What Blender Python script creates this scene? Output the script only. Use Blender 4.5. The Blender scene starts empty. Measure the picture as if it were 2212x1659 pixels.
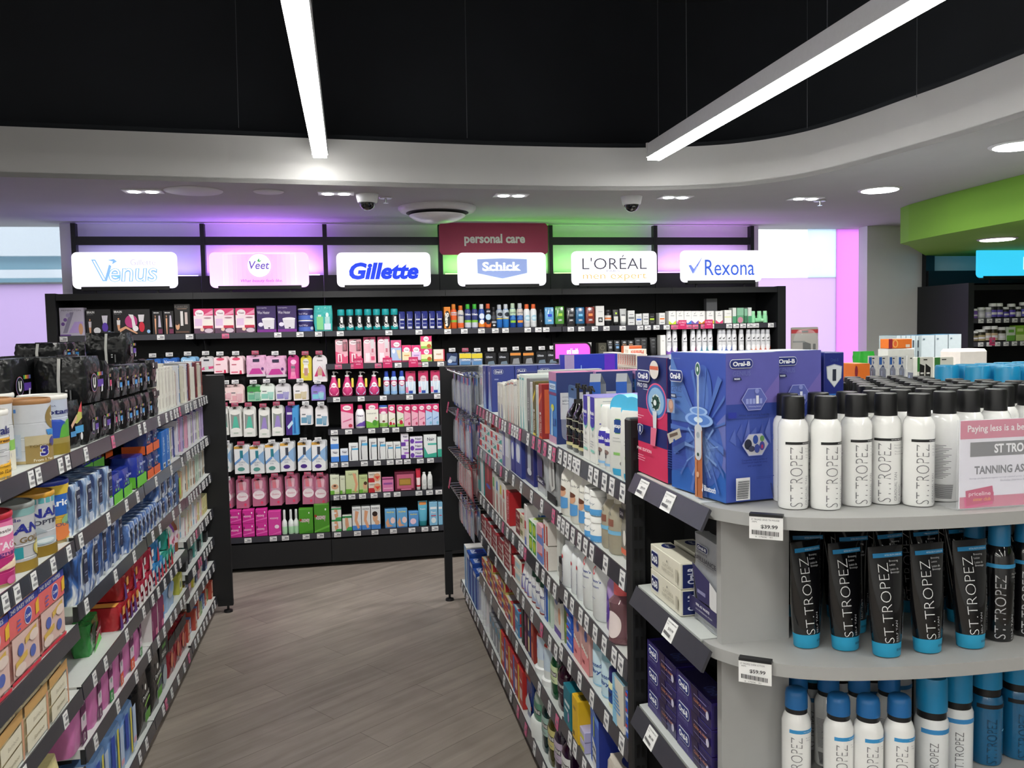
import bpy, math, random
from mathutils import Vector, Matrix
random.seed(7)
PI = math.pi
C = bpy.context.scene.collection
SC = bpy.context.scene

# ---------------------------------------------------------------- camera
FPX, PW, PH, EYE = 1815.0, 2212, 1659, 1.6
def _n(v): return Vector(v).normalized()
_Y = _n((755 - PW / 2, 723 - PH / 2, FPX))           # aisle direction seen by the lens
_X = Vector((10750 - PW / 2, 522 - PH / 2, FPX)); _X = _n(_X - _Y * _X.dot(_Y))
_Z = -_X.cross(_Y) if _X.cross(_Y).y > 0 else _X.cross(_Y)
camd = bpy.data.cameras.new('camera'); cam = bpy.data.objects.new('camera', camd); C.objects.link(cam)
right = Vector((_X.x, _Y.x, _Z.x)); down = Vector((_X.y, _Y.y, _Z.y)); fwd = Vector((_X.z, _Y.z, _Z.z))
m = Matrix.Identity(4)
for i in range(3):
    m[i][0] = right[i]; m[i][1] = -down[i]; m[i][2] = -fwd[i]
m[2][3] = EYE
cam.matrix_world = m
camd.sensor_fit = 'HORIZONTAL'; camd.sensor_width = 36; camd.lens = 36 * FPX / PW
camd.clip_start = 0.05; camd.clip_end = 60
SC.camera = cam

# ---------------------------------------------------------------- world and exposure
TUBE_E, DOWN_E, SIGN_E, DAY_E = 23.0, 10.0, .54, 1.15
w = bpy.data.worlds.new('world'); SC.world = w; w.use_nodes = True
w.node_tree.nodes['Background'].inputs[0].default_value = (0.86, 0.93, 1, 1)
w.node_tree.nodes['Background'].inputs[1].default_value = DAY_E
SC.view_settings.view_transform = 'Standard'; SC.view_settings.look = 'None'
SC.view_settings.gamma = 1; SC.view_settings.exposure = 1.0
SC.view_settings.use_curve_mapping = False
try:
    SC.cycles.use_denoising = True
    SC.cycles.max_bounces = 7; SC.cycles.diffuse_bounces = 4; SC.cycles.glossy_bounces = 3
    SC.cycles.transmission_bounces = 5; SC.cycles.transparent_max_bounces = 8
    SC.cycles.caustics_reflective = False; SC.cycles.caustics_refractive = False
    SC.cycles.sample_clamp_indirect = 4.0
except Exception:
    pass

def lamp(name, kind, loc, energy, color=(1, 1, 1), rot=(0, 0, 0), **kw):
    d = bpy.data.lights.new(name, kind); d.energy = energy; d.color = color
    for k, v in kw.items(): setattr(d, k, v)
    o = bpy.data.objects.new(name, d); o.location = loc; o.rotation_euler = rot; C.objects.link(o)
    return o
# ---------------------------------------------------------------- materials
def lin(h):
    h = h.lstrip('#')
    if len(h) == 3: h = ''.join(c * 2 for c in h)
    o = []
    for i in (0, 2, 4):
        c = int(h[i:i + 2], 16) / 255
        o.append(c / 12.92 if c <= .04045 else ((c + .055) / 1.055) ** 2.4)
    return (*o, 1)
MATS = {}
def M(col, rough=.45, metal=0, emit=0, alpha=1, trans=0, coat=0, name=None, noise=.05, scale=60, bump=0, ior=1.45):
    key = (col, rough, metal, emit, alpha, trans, coat, noise, scale, bump)
    if key in MATS: return MATS[key]
    mt = bpy.data.materials.new(name or 'mat_' + col.strip('#')); mt.use_nodes = True
    nt = mt.node_tree; b = nt.nodes['Principled BSDF']
    c = lin(col)
    b.inputs['Roughness'].default_value = rough; b.inputs['Metallic'].default_value = metal
    b.inputs['Alpha'].default_value = alpha; b.inputs['Transmission Weight'].default_value = trans
    b.inputs['Coat Weight'].default_value = coat; b.inputs['IOR'].default_value = ior
    if emit:
        b.inputs['Emission Color'].default_value = c; b.inputs['Emission Strength'].default_value = emit
    if noise and not emit:
        tc = nt.nodes.new('ShaderNodeTexCoord'); nz = nt.nodes.new('ShaderNodeTexNoise')
        nz.inputs['Scale'].default_value = scale; nz.inputs['Detail'].default_value = 2
        mx = nt.nodes.new('ShaderNodeMix'); mx.data_type = 'RGBA'
        lo = tuple(max(0, x * (1 - noise * 2)) for x in c[:3]) + (1,)
        mx.inputs[6].default_value = lo; mx.inputs[7].default_value = c
        nt.links.new(tc.outputs['Object'], nz.inputs['Vector'])
        nt.links.new(nz.outputs['Fac'], mx.inputs[0]); nt.links.new(mx.outputs[2], b.inputs['Base Color'])
        if bump:
            bp = nt.nodes.new('ShaderNodeBump'); bp.inputs['Strength'].default_value = bump
            bp.inputs['Distance'].default_value = .01
            nt.links.new(nz.outputs['Fac'], bp.inputs['Height']); nt.links.new(bp.outputs['Normal'], b.inputs['Normal'])
    else:
        b.inputs['Base Color'].default_value = c
    MATS[key] = mt
    return mt
def mt(c):
    return c if not isinstance(c, str) else M(c)
def film(kind='clear'):      # clear plastic film / acrylic: mostly see-through with a sheen
    if kind in MATS: return MATS[kind]
    m_ = bpy.data.materials.new('clear_plastic'); m_.use_nodes = True; nt = m_.node_tree
    b = nt.nodes['Principled BSDF']; b.inputs['Base Color'].default_value = (.9, .92, .95, 1)
    b.inputs['Roughness'].default_value = .12
    b.inputs['Alpha'].default_value = {'clear': .16, 'strip': .1, 'milky': .45}[kind]
    MATS[kind] = m_
    return m_

# ---------------------------------------------------------------- mesh builder
TXT = {}
def text_tris(s, bold=0, shear=0):
    k = (s, bold, shear)
    if k in TXT: return TXT[k]
    cu = bpy.data.curves.new('lettering', 'FONT'); cu.body = s; cu.resolution_u = 3 if len(s) < 14 else 2
    cu.offset = bold; cu.shear = shear; cu.fill_mode = 'FRONT'
    o = bpy.data.objects.new('lettering', cu); me = o.to_mesh()
    vs = [(v.co.x, v.co.y) for v in me.vertices]; fs = [tuple(p.vertices) for p in me.polygons]
    o.to_mesh_clear(); bpy.data.objects.remove(o); bpy.data.curves.remove(cu)
    x0 = min(v[0] for v in vs); x1 = max(v[0] for v in vs); y0 = min(v[1] for v in vs); y1 = max(v[1] for v in vs)
    TXT[k] = ([((x - x0) / (x1 - x0), (y - y0) / max(1e-6, y1 - y0)) for x, y in vs], fs)
    return TXT[k]

class MB:
    def __init__(s): s.V = []; s.F = []; s.I = []; s.mats = []; s.sm = []
    def slot(s, m):
        m = mt(m)
        if m not in s.mats: s.mats.append(m)
        return s.mats.index(m)
    def add(s, vs, fs, m, smooth=False):
        b = len(s.V); s.V += [tuple(v) for v in vs]; i = s.slot(m)
        for f in fs: s.F.append(tuple(b + k for k in f)); s.I.append(i); s.sm.append(smooth)
    def box(s, x0, x1, y0, y1, z0, z1, m):
        v = [(x, y, z) for z in (z0, z1) for y in (y0, y1) for x in (x0, x1)]
        s.add(v, [(0, 2, 3, 1), (4, 5, 7, 6), (0, 1, 5, 4), (2, 6, 7, 3), (0, 4, 6, 2), (1, 3, 7, 5)], m)
    def cbox(s, x0, x1, y0, y1, z0, z1, m, c=.003):   # box with chamfered edges
        p = [(x0 + c, y0), (x1 - c, y0), (x1, y0 + c), (x1, y1 - c), (x1 - c, y1), (x0 + c, y1), (x0, y1 - c), (x0, y0 + c)]
        q = [(x0 + c, y0 + c), (x1 - c, y0 + c), (x1 - c, y0 + c), (x1 - c, y1 - c), (x1 - c, y1 - c), (x0 + c, y1 - c), (x0 + c, y1 - c), (x0 + c, y0 + c)]
        v = [(*a, z0) for a in q] + [(*a, z0 + c) for a in p] + [(*a, z1 - c) for a in p] + [(*a, z1) for a in q]
        f = [tuple(range(7, -1, -1))]
        for r in range(3):
            for i in range(8): j = (i + 1) % 8; f.append((r * 8 + i, r * 8 + j, r * 8 + 8 + j, r * 8 + 8 + i))
        f.append(tuple(range(24, 32)))
        s.add(v, f, m)
    def loft(s, prof, m, n=20, p=2.0, cx=0, cy=0, z=0, caps=True):
        vs = []; k = len(prof)
        for (h, a, b) in prof:
            for i in range(n):
                t = 2 * PI * i / n; c, q = math.sin(t), math.cos(t)
                vs.append((cx + a * math.copysign(abs(c) ** (2 / p), c), cy - b * math.copysign(abs(q) ** (2 / p), q), z + h))
        fs = [(r * n + i, r * n + (i + 1) % n, (r + 1) * n + (i + 1) % n, (r + 1) * n + i) for r in range(k - 1) for i in range(n)]
        if caps: fs += [tuple(range(n - 1, -1, -1)), tuple(range((k - 1) * n, k * n))]
        s.add(vs, fs, m, True)
    def prism(s, pts, y0, y1, m, smooth=False):       # outline in x,z pushed from y0 to y1
        n = len(pts)
        v = [(x, y0, z) for x, z in pts] + [(x, y1, z) for x, z in pts]
        f = [tuple(range(n)), tuple(range(2 * n - 1, n - 1, -1))] + [(i, i + n, (i + 1) % n + n, (i + 1) % n) for i in range(n)]
        s.add(v, f, m, smooth)
    def plan(s, pts, z0, z1, m):                      # outline in x,y pushed from z0 to z1
        n = len(pts)
        v = [(x, y, z0) for x, y in pts] + [(x, y, z1) for x, y in pts]
        f = [tuple(range(n - 1, -1, -1)), tuple(range(n, 2 * n))] + [(i, (i + 1) % n, (i + 1) % n + n, i + n) for i in range(n)]
        s.add(v, f, m)
    def tube(s, pts, r, m, n=6):
        ring = []
        P = [Vector(p) for p in pts]
        for i, p in enumerate(P):
            d = (P[min(i + 1, len(P) - 1)] - P[max(i - 1, 0)]).normalized()
            u = d.cross(Vector((0, 0, 1)))
            if u.length < .1: u = d.cross(Vector((1, 0, 0)))
            u.normalize(); v = d.cross(u)
            ring.append([p + (u * math.cos(2 * PI * k / n) + v * math.sin(2 * PI * k / n)) * r for k in range(n)])
        vs = [q for rr in ring for q in rr]
        fs = [(i * n + k, i * n + (k + 1) % n, (i + 1) * n + (k + 1) % n, (i + 1) * n + k) for i in range(len(P) - 1) for k in range(n)]
        fs += [tuple(range(n - 1, -1, -1)), tuple(range((len(P) - 1) * n, len(P) * n))]
        s.add(vs, fs, m, True)
    def art(s, decs, S, nu=1):
        """printing: flat shapes laid on a surface S(u, v, lift)"""
        for i, d in enumerate(decs):
            e = .0004 + .00022 * i; k = d[0]
            if k == 'r':
                _, u0, v0, u1, v1, c = d; q = max(1, math.ceil(nu * abs(u1 - u0)))
                nv = max(1, math.ceil(14 * abs(v1 - v0))) if nu > 1 else 1
                vs = [S(u0 + (u1 - u0) * j / q, v0 + (v1 - v0) * k_ / nv, e) for j in range(q + 1) for k_ in range(nv + 1)]; n1 = nv + 1
                s.add(vs, [(j * n1 + k_, (j + 1) * n1 + k_, (j + 1) * n1 + k_ + 1, j * n1 + k_ + 1) for j in range(q) for k_ in range(nv)], c, nu > 1)
            elif k == 'e':
                _, u, v, ru, rv, c = d; q = 14; vs = []
                for j in range(q + 1):
                    a = PI * j / q; x = u - ru * math.cos(a); h = rv * math.sin(a); vs += [S(x, v - h, e), S(x, v + h, e)]
                s.add(vs, [(2 * j, 2 * j + 2, 2 * j + 3, 2 * j + 1) for j in range(q)], c, nu > 1)
            elif k == 'p':
                if nu <= 1: s.add([S(u, v, e) for u, v in d[1]], [tuple(range(len(d[1])))], d[2]); continue
                P = d[1]; va, vb = min(q[1] for q in P), max(q[1] for q in P); R_, K = max(3, math.ceil(16 * (vb - va))), max(2, math.ceil(nu * .6)); vs = []
                for j in range(R_ + 1):
                    v = va + (vb - va) * min(max(j / R_, .004), .996); us = []
                    for (ua, wa), (ub, wb) in zip(P, P[1:] + P[:1]):
                        if (wa - v) * (wb - v) <= 0 and wa != wb: us.append(ua + (ub - ua) * (v - wa) / (wb - wa))
                    lo, hi = (min(us), max(us)) if us else (P[0][0], P[0][0])
                    vs += [S(lo + (hi - lo) * k_ / K, v, e) for k_ in range(K + 1)]
                s.add(vs, [(j * (K + 1) + k_, j * (K + 1) + k_ + 1, (j + 1) * (K + 1) + k_ + 1, (j + 1) * (K + 1) + k_) for j in range(R_) for k_ in range(K)], d[2], True)
            elif k == 't':
                _, t, uc, vc, wd, ht, c = d[:7]; rot = d[7] if len(d) > 7 else 0
                tv, tf = text_tris(t, d[8] if len(d) > 8 else 0, d[9] if len(d) > 9 else 0)
                vs = []
                for x, y in tv:
                    x -= .5; y -= .5
                    if rot == 90: x, y = -y, x
                    elif rot == -90: x, y = y, -x
                    elif rot == 180: x, y = -x, -y
                    vs.append(S(uc + x * wd, vc + y * ht, e))
                s.add(vs, tf, c)
    def mesh(s, name, off=(0, 0, 0)):
        me = bpy.data.meshes.new(name)
        if any(off): me.from_pydata([(a - off[0], b - off[1], c - off[2]) for a, b, c in s.V], [], s.F)
        else: me.from_pydata(s.V, [], s.F)
        for q in s.mats: me.materials.append(q)
        me.polygons.foreach_set('material_index', s.I); me.polygons.foreach_set('use_smooth', s.sm)
        me.update()
        if any(s.sm): me.set_sharp_from_angle(angle=.75)
        return me
def BS(w, d, h, face='F'):
    if face == 'F': return lambda u, v, e: ((u - .5) * w, -d / 2 - e, v * h)
    if face == 'B': return lambda u, v, e: ((.5 - u) * w, d / 2 + e, v * h)
    if face == 'R': return lambda u, v, e: (w / 2 + e, (u - .5) * d, v * h)
    if face == 'L': return lambda u, v, e: (-w / 2 - e, (.5 - u) * d, v * h)
    return lambda u, v, e: ((u - .5) * w, (v - .5) * d, h + e)
def LS(prof, p=2.0, back=False):
    z0, z1 = prof[0][0], prof[-1][0]
    def S(u, v, e):
        h = z0 + v * (z1 - z0); a, b = prof[-1][1:]
        for (ha, aa, ba), (hb, ab, bb) in zip(prof, prof[1:]):
            if ha <= h <= hb and hb > ha:
                t = (h - ha) / (hb - ha); a, b = aa + (ab - aa) * t, ba + (bb - ba) * t; break
        t = (u - .5) * PI + (PI if back else 0); c, q = math.sin(t), math.cos(t)
        e += .006 * a
        return ((a + e) * math.copysign(abs(c) ** (2 / p), c), -(b + e) * math.copysign(abs(q) ** (2 / p), q), h)
    return S

# ---------------------------------------------------------------- objects
WL = {}
def wloc(o): return WL.get(o.name, (0, 0, 0))
def obj(name, mb, parent=None, loc=None):
    """links one mesh object; its vertices are given in room coordinates"""
    base = wloc(parent) if parent else (loc or (0, 0, 0))
    o = bpy.data.objects.new(name, mb.mesh(name, base)); C.objects.link(o)
    if parent: o.parent = parent
    else: o.location = base
    WL[o.name] = base
    return o
def empty(name, loc, rz=0):
    o = bpy.data.objects.new(name, None); o.location = loc; o.rotation_euler = (0, 0, rz); o.empty_display_size = .1
    C.objects.link(o); WL[o.name] = tuple(loc)
    return o
LABELS = {}
def tag(o, label, cat, group=None):
    o['label'] = label; o['category'] = cat
    if group: o['group'] = group
    LABELS.setdefault(label, []).append(o.name)
    return o
def struct(name, mb):
    o = obj(name, mb); o['kind'] = 'structure'
    return o
ORD = 'first second third fourth fifth sixth seventh eighth ninth tenth eleventh twelfth thirteenth fourteenth fifteenth sixteenth seventeenth eighteenth nineteenth twentieth'.split()
ORD += ['twenty-' + o for o in ORD[:9]] + ['thirtieth'] + ['thirty-' + o for o in ORD[:9]]
# ================================================================ the setting
BLACK = M('#17181b', .5, name='black_powder_coat', noise=.08, scale=200)
BLACK2 = M('#0c0d10', .6, name='black_panel', noise=.08)
WHITEW = M('#dcdcdc', .85, name='white_wall_paint', scale=8, noise=.03, bump=.05)
SOFF = M('#b4b3b4', .9, name='ceiling_paint', scale=6, noise=.03)
VOID = M('#1b1e24', .95, name='black_ceiling', scale=3, noise=.2)
STRIP = M('#3b3b42', .22, name='ticket_strip', noise=.05)
SHELFT = M('#c6cac8', .5, name='shelf_top', noise=.04)
SHELFB = M('#1b1c20', .4, name='black_shelf', noise=.05)
CHROME = M('#c9ccd0', .2, 1, name='chrome_wire', noise=0)
GREY = M('#a2a2a1', .55, name='grey_laminate', noise=.03, scale=30)

def floor_material():
    m_ = bpy.data.materials.new('grey_oak_vinyl'); m_.use_nodes = True; nt = m_.node_tree; N = nt.nodes; b = N['Principled BSDF']
    tc = N.new('ShaderNodeTexCoord'); mp = N.new('ShaderNodeMapping'); mp.inputs['Rotation'].default_value = (0, 0, -math.radians(36.5))
    nt.links.new(tc.outputs['Object'], mp.inputs['Vector'])
    br = N.new('ShaderNodeTexBrick'); br.inputs['Scale'].default_value = 1; br.inputs['Brick Width'].default_value = 1.22
    br.inputs['Row Height'].default_value = .18; br.inputs['Mortar Size'].default_value = .0012; br.offset = .37
    br.inputs['Color1'].default_value = lin('#9a9188'); br.inputs['Color2'].default_value = lin('#8a8179'); br.inputs['Mortar'].default_value = lin('#5c534c')
    nt.links.new(mp.outputs[0], br.inputs['Vector'])
    def grain(sx, sy, sc, det):
        q = N.new('ShaderNodeMapping'); q.inputs['Scale'].default_value = (sx, sy, 1); nt.links.new(mp.outputs[0], q.inputs['Vector'])
        z = N.new('ShaderNodeTexNoise'); z.inputs['Scale'].default_value = sc; z.inputs['Detail'].default_value = det; z.inputs['Distortion'].default_value = .6
        nt.links.new(q.outputs[0], z.inputs['Vector']); return z
    g1 = grain(1.2, 14, 1.6, 5); g2 = grain(2.5, 3, 2.2, 3)
    mx = N.new('ShaderNodeMix'); mx.data_type = 'RGBA'; mx.blend_type = 'MULTIPLY'; mx.inputs[0].default_value = 1
    r1 = N.new('ShaderNodeValToRGB'); r1.color_ramp.elements[0].position = .32; r1.color_ramp.elements[0].color = (.76, .75, .74, 1)
    r1.color_ramp.elements[1].position = .68; r1.color_ramp.elements[1].color = (1.06, 1.05, 1.04, 1)
    nt.links.new(g1.outputs['Fac'], r1.inputs[0]); nt.links.new(br.outputs['Color'], mx.inputs[6]); nt.links.new(r1.outputs[0], mx.inputs[7])
    m2 = N.new('ShaderNodeMix'); m2.data_type = 'RGBA'; m2.blend_type = 'MULTIPLY'; m2.inputs[0].default_value = .6
    r2 = N.new('ShaderNodeValToRGB'); r2.color_ramp.elements[0].position = .3; r2.color_ramp.elements[0].color = (.78, .77, .76, 1)
    r2.color_ramp.elements[1].position = .6; nt.links.new(g2.outputs['Fac'], r2.inputs[0])
    nt.links.new(mx.outputs[2], m2.inputs[6]); nt.links.new(r2.outputs[0], m2.inputs[7]); nt.links.new(m2.outputs[2], b.inputs['Base Color'])
    b.inputs['Roughness'].default_value = .42
    return m_
b = MB(); b.box(-5, 7, -5, 8, -.05, 0, floor_material()); struct('floor', b)

# ceiling: a pale soffit round a wavy opening into a black void
CURVE = [(-5, 4.36), (-3.2, 4.45), (-1.654, 4.563), (-.35, 4.657), (.654, 4.735), (1.3, 4.745), (1.7, 4.72), (1.98, 4.66), (2.2, 4.56), (2.37, 4.40),
         (2.48, 4.2), (2.55, 3.92), (2.59, 3.6), (2.625, 3.3), (2.64, 2.93), (2.65, 2.3), (2.65, -5)]
def smooth_curve(P, k=5):
    out = []
    for i in range(len(P) - 1):
        p0, p1, p2, p3 = (Vector(P[max(0, min(len(P) - 1, j))]) for j in (i - 1, i, i + 1, i + 2))
        for s in range(k):
            t = s / k
            out.append(tuple(.5 * ((2 * p1) + (p2 - p0) * t + (2 * p0 - 5 * p1 + 4 * p2 - p3) * t * t + (3 * p1 - p0 - 3 * p2 + p3) * t ** 3)))
    return out + [P[-1]]
CV = smooth_curve(CURVE[2:15], 8); CV = CURVE[:2] + CV + CURVE[15:]
b = MB()
outer = [(7, -5), (7, 6.53), (-5, 6.53)]
b.plan(CV + outer, 2.405, 2.43, SOFF)
n = len(CV)
b.add([(*p, 2.405) for p in CV] + [(*p, 2.65) for p in CV], [(i, i + 1, i + 1 + n, i + n) for i in range(n - 1)], SOFF, True)
o = struct('ceiling', b)
b = MB()
OFF = [(x + .02, y + .03) for x, y in CV]
b.plan(OFF + outer, 2.65, 2.68, VOID); b.box(-5, 7, -5, 6.53, 3.6, 3.65, VOID)
b.add([(x + .3, y + .3, z) for z in (2.66, 3.62) for x, y in CV], [(i, i + 1, i + 1 + n, i + n) for i in range(n - 1)], VOID)
b.add([(x, 6.53, z) for x in (-5, 7) for z in (2.43, 3.62)], [(0, 2, 3, 1)], VOID); struct('ceiling_void', b)

b = MB(); b.box(-1.94, 3.26, 6.33, 6.45, 0, 2.405, WHITEW); struct('wall_back', b)
b = MB(); b.box(-5.05, -5, -5, 6.53, 0, 3.65, WHITEW); struct('wall_left', b)
b = MB(); b.box(7, 7.05, -5, 6.53, 0, 3.65, WHITEW); struct('wall_right', b)
b = MB(); b.box(-5, 7, -5.05, -5, 0, 3.65, WHITEW); struct('wall_front', b)
b = MB(); b.box(4.2, 7, 6.28, 6.40, 0, 2.405, WHITEW); struct('wall_side', b)
# windows: clear glass above, lilac film below
PANE = M('#dfefff', .08, alpha=.12, noise=0, name='window_glass')
def frosted(name, c):
    m_ = bpy.data.materials.new(name); m_.use_nodes = True; nt = m_.node_tree
    nt.nodes.remove(nt.nodes['Principled BSDF']); out = nt.nodes['Material Output']
    t = nt.nodes.new('ShaderNodeBsdfTranslucent'); d = nt.nodes.new('ShaderNodeBsdfDiffuse'); mx = nt.nodes.new('ShaderNodeMixShader')
    nz = nt.nodes.new('ShaderNodeTexNoise'); nz.inputs['Scale'].default_value = 1.5
    cm = nt.nodes.new('ShaderNodeMix'); cm.data_type = 'RGBA'; cm.inputs[6].default_value = lin(c); cm.inputs[7].default_value = tuple(min(1, x * 1.12) for x in lin(c))
    nt.links.new(nz.outputs['Fac'], cm.inputs[0])
    for q in (t, d): nt.links.new(cm.outputs[2], q.inputs[0])
    mx.inputs[0].default_value = .12
    nt.links.new(t.outputs[0], mx.inputs[1]); nt.links.new(d.outputs[0], mx.inputs[2]); nt.links.new(mx.outputs[0], out.inputs[0])
    return m_
FILM = frosted('lilac_window_film', '#e0cee6'); FILMP = frosted('pink_window_film', '#eab4ee'); FILMW = frosted('white_window_film', '#e4eefc')
ALU = M('#b9c4cc', .4, .6, name='pale_window_frame')
e = empty('window_1', (-2.8, 6.5, 0)); e['kind'] = 'structure'
b = MB(); b.box(-5, -1.98, 6.49, 6.5, 2.01, 2.46, PANE); obj('pane', b, e)
b = MB(); b.box(-5, -1.98, 6.49, 6.5, 0, 2.0, FILM); obj('film_panel', b, e)
b = MB(); b.box(-5, -1.98, 6.47, 6.53, 2.0, 2.012, ALU); obj('frame', b, e)
e = empty('window_2', (3.8, 6.5, 0)); e['kind'] = 'structure'
b = MB(); b.box(3.2, 3.79, 6.49, 6.5, 2.0, 2.47, PANE); obj('pane', b, e)
b = MB(); b.box(3.79, 4.05, 6.49, 6.5, 2.0, 2.47, FILMW); obj('film_panel', b, e)
b = MB(); b.box(3.2, 4.05, 6.49, 6.5, 0, 2.0, FILM); obj('film_panel', b, e)
b = MB(); b.box(4.05, 4.29, 6.49, 6.5, 0, 2.47, FILMP); obj('film_panel', b, e)
# what is outside: a pale canopy and its posts across the lane
CAN = M('#e6eef2', .9, emit=0, name='pale_canopy'); GLZ = M('#9cc7d6', .4, name='pale_glazing')
b = MB(); b.box(-7, -1.2, 9.4, 9.5, 0, 3.0, M('#8fb9c8', .6, name='pale_facade'))
b.box(-7, -1.2, 9.3, 9.4, 2.24, 2.32, CAN); b.box(-7, -1.2, 9.3, 9.4, 2.46, 3.2, CAN); b.box(-2.62, -2.56, 9.25, 9.3, 0, 2.5, CAN)
struct_o = obj('exterior_wall', b); struct_o['kind'] = 'structure'

# green bulkhead over the vitamin corner
GREEN = M('#86b944', .8, name='green_paint', noise=.03, scale=6)
gp = [(3.60, -2), (3.62, 3.2), (3.66, 4.06), (3.70, 4.7), (3.755, 5.15), (3.80, 5.30), (3.95, 5.42), (4.75, 6.28), (7, 6.28), (7, -2)]
b = MB(); b.plan(gp, 2.157, 2.404, GREEN); o = struct('ceiling_bulkhead', b)

# ---------------------------------------------------------------- ceiling fittings
TUBE_M = M('#fffef6', emit=TUBE_E, name='lit_diffuser'); HOUS = M('#d6d6d9', .45, 0, name='lamp_housing')
def tube_lamp(x, z, y0, y1, label, cables=()):
    r = empty('linear_lamp', (x, (y0 + y1) / 2, z))
    b = MB(); b.box(x - .039, x + .039, y0, y1, z + .012, z + .085, HOUS); obj('housing', b, r)
    b = MB(); b.box(x - .035, x + .035, y0 + .01, y1 - .004, z - .004, z + .012, TUBE_M); obj('diffuser', b, r)
    b = MB(); b.box(x - .042, x + .042, y1 - .012, y1 + .004, z + .012, z + .09, M('#d5d5d5', .5)); obj('end_cap', b, r)
    for y in cables:
        b = MB(); b.tube([(x, y, z + .084), (x, y, 3.6)], .0016, M('#6d7076', .4, .6)); obj('suspension_cable', b, r)
    tag(r, label, 'lamp', 'suspended linear lamps')
tube_lamp(-.1216, 2.53, -.6, 4.57, 'suspended linear lamp pointing down the aisle between the two gondolas', (1.2, 4.1))
tube_lamp(1.678, 2.53, -.6, 4.47, 'suspended linear lamp with grey housing side showing, above the toothbrush gondola', (1.3, 2.75, 4.0))
for i, (x, y0, y1) in enumerate([(-1.9, -4.5, .3), (-.1, -4.6, -1), (1.6, -4.6, -1), (-3.6, -4.5, 1.5)]):
    tube_lamp(x, 2.47, y0, y1, ['suspended linear lamp', 'linear lamp'][0] + ' added as fill, unseen behind the viewer, ' + ORD[i] + ' across the shop')  # unseen lamps, added out of view to fill the upright faces with light
b = MB()
wires = [(-1.55, 4.3), (-.5, 4.35), (.64, 4.45), (1.72, 4.5), (2.36, 4.05), (2.55, 3.45)]
for i, (x, y) in enumerate(wires):
    b = MB(); b.tube([(x, y, 2.62), (x + .01, y + .02, 3.6)], .0013, M('#63666c', .4, .6))
    o = obj('ceiling_cable', b, None, (x, y, 2.62)); tag(o, f'thin hanging wire in the black ceiling, {ORD[i]} from the window side', 'cable', 'hanging ceiling wires')
LED = M('#ffffff', emit=DOWN_E * 2, name='lit_spot')
def twin(x, y, label, k):
    r = empty('twin_downlight', (x, y, 2.405)); s = .1
    b = MB(); b.box(x - s, x + s, y - .06, y + .06, 2.399, 2.405, M('#e8e8ea', .6)); obj('plate', b, r)
    for d in (-.045, .045):
        b = MB(); b.loft([(0, .03, .03), (.004, .034, .034)], LED, 14, cx=x + d, cy=y, z=2.396); obj('spot_lens', b, r)
    tag(r, label, 'downlight', 'twin ceiling downlights')
    lamp('downlight_beam', 'SPOT', (x, y, 2.38), 30, (1, .97, .95), (.42, 0, 0), spot_size=1.75, spot_blend=.7, shadow_soft_size=.04)
for i, x in enumerate([-1.08, -.05, .963, 1.99, 2.86]):
    twin(x, 4.93, 'square twin downlight, ' + ORD[i] + ' from the daylight window', i)
DISC = M('#ffffff', emit=DOWN_E, name='lit_disc')
def round_down(x, y, z, label):
    r = empty('round_downlight', (x, y, z))
    b = MB(); b.loft([(0, .118, .118), (.006, .125, .125)], M('#d8d8d8', .5), 28, cx=x, cy=y, z=z - .007); obj('rim', b, r)
    b = MB(); b.loft([(0, .1, .1), (.003, .105, .105)], DISC, 28, cx=x, cy=y, z=z - .011); obj('lens', b, r)
    tag(r, label, 'downlight', 'round ceiling downlights')
    lamp('downlight_beam', 'SPOT', (x, y, z - .04), 40, (1, .98, .95), spot_size=2.2, spot_blend=.8, shadow_soft_size=.1)
round_down(3.144, 4.58, 2.405, 'round downlight in the pale ceiling near the green bulkhead')
round_down(3.031, 3.39, 2.405, 'round downlight in the pale ceiling, cut by the picture edge')
round_down(4.3, 4.98, 2.157, 'round downlight under the green bulkhead')
for nm, x, y, rr, lb in [('ceiling_speaker', -.815, 4.91, .155, 'large flat round ceiling speaker grille'), ('ceiling_speaker', -.418, 4.91, .083, 'small flat round ceiling disc')]:
    b = MB(); b.loft([(0, rr - .006, rr - .006), (.004, rr, rr)], M('#d9d9dc', .7, bump=.2, scale=400), 32, cx=x, cy=y, z=2.4)
    o = obj(nm, b, None, (x, y, 2.4)); tag(o, lb + ' over the back shelves', 'speaker')
def dome(x, y, lb):
    r = empty('security_camera', (x, y, 2.405))
    b = MB(); b.loft([(-.05, .05, .05), (-.045, .056, .056), (0, .066, .066)], M('#d8d8da', .4), 24, cx=x, cy=y, z=2.405); obj('housing', b, r)
    b = MB(); b.loft([(-.045 * math.cos(a) - .047, .046 * math.sin(a) + .0005, .046 * math.sin(a) + .0005) for a in [PI / 2 * k / 6 for k in range(7)]], M('#0a0a0c', .05, coat=1), 20, cx=x, cy=y, z=2.405); obj('dome_lens', b, r)
    tag(r, lb, 'security camera', 'dome cameras')
dome(.125, 4.97, 'dome security camera beside the white oval vent, above the blue-lettered sign')
dome(1.714, 4.95, 'dome security camera above the black and orange lettered sign')
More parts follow.
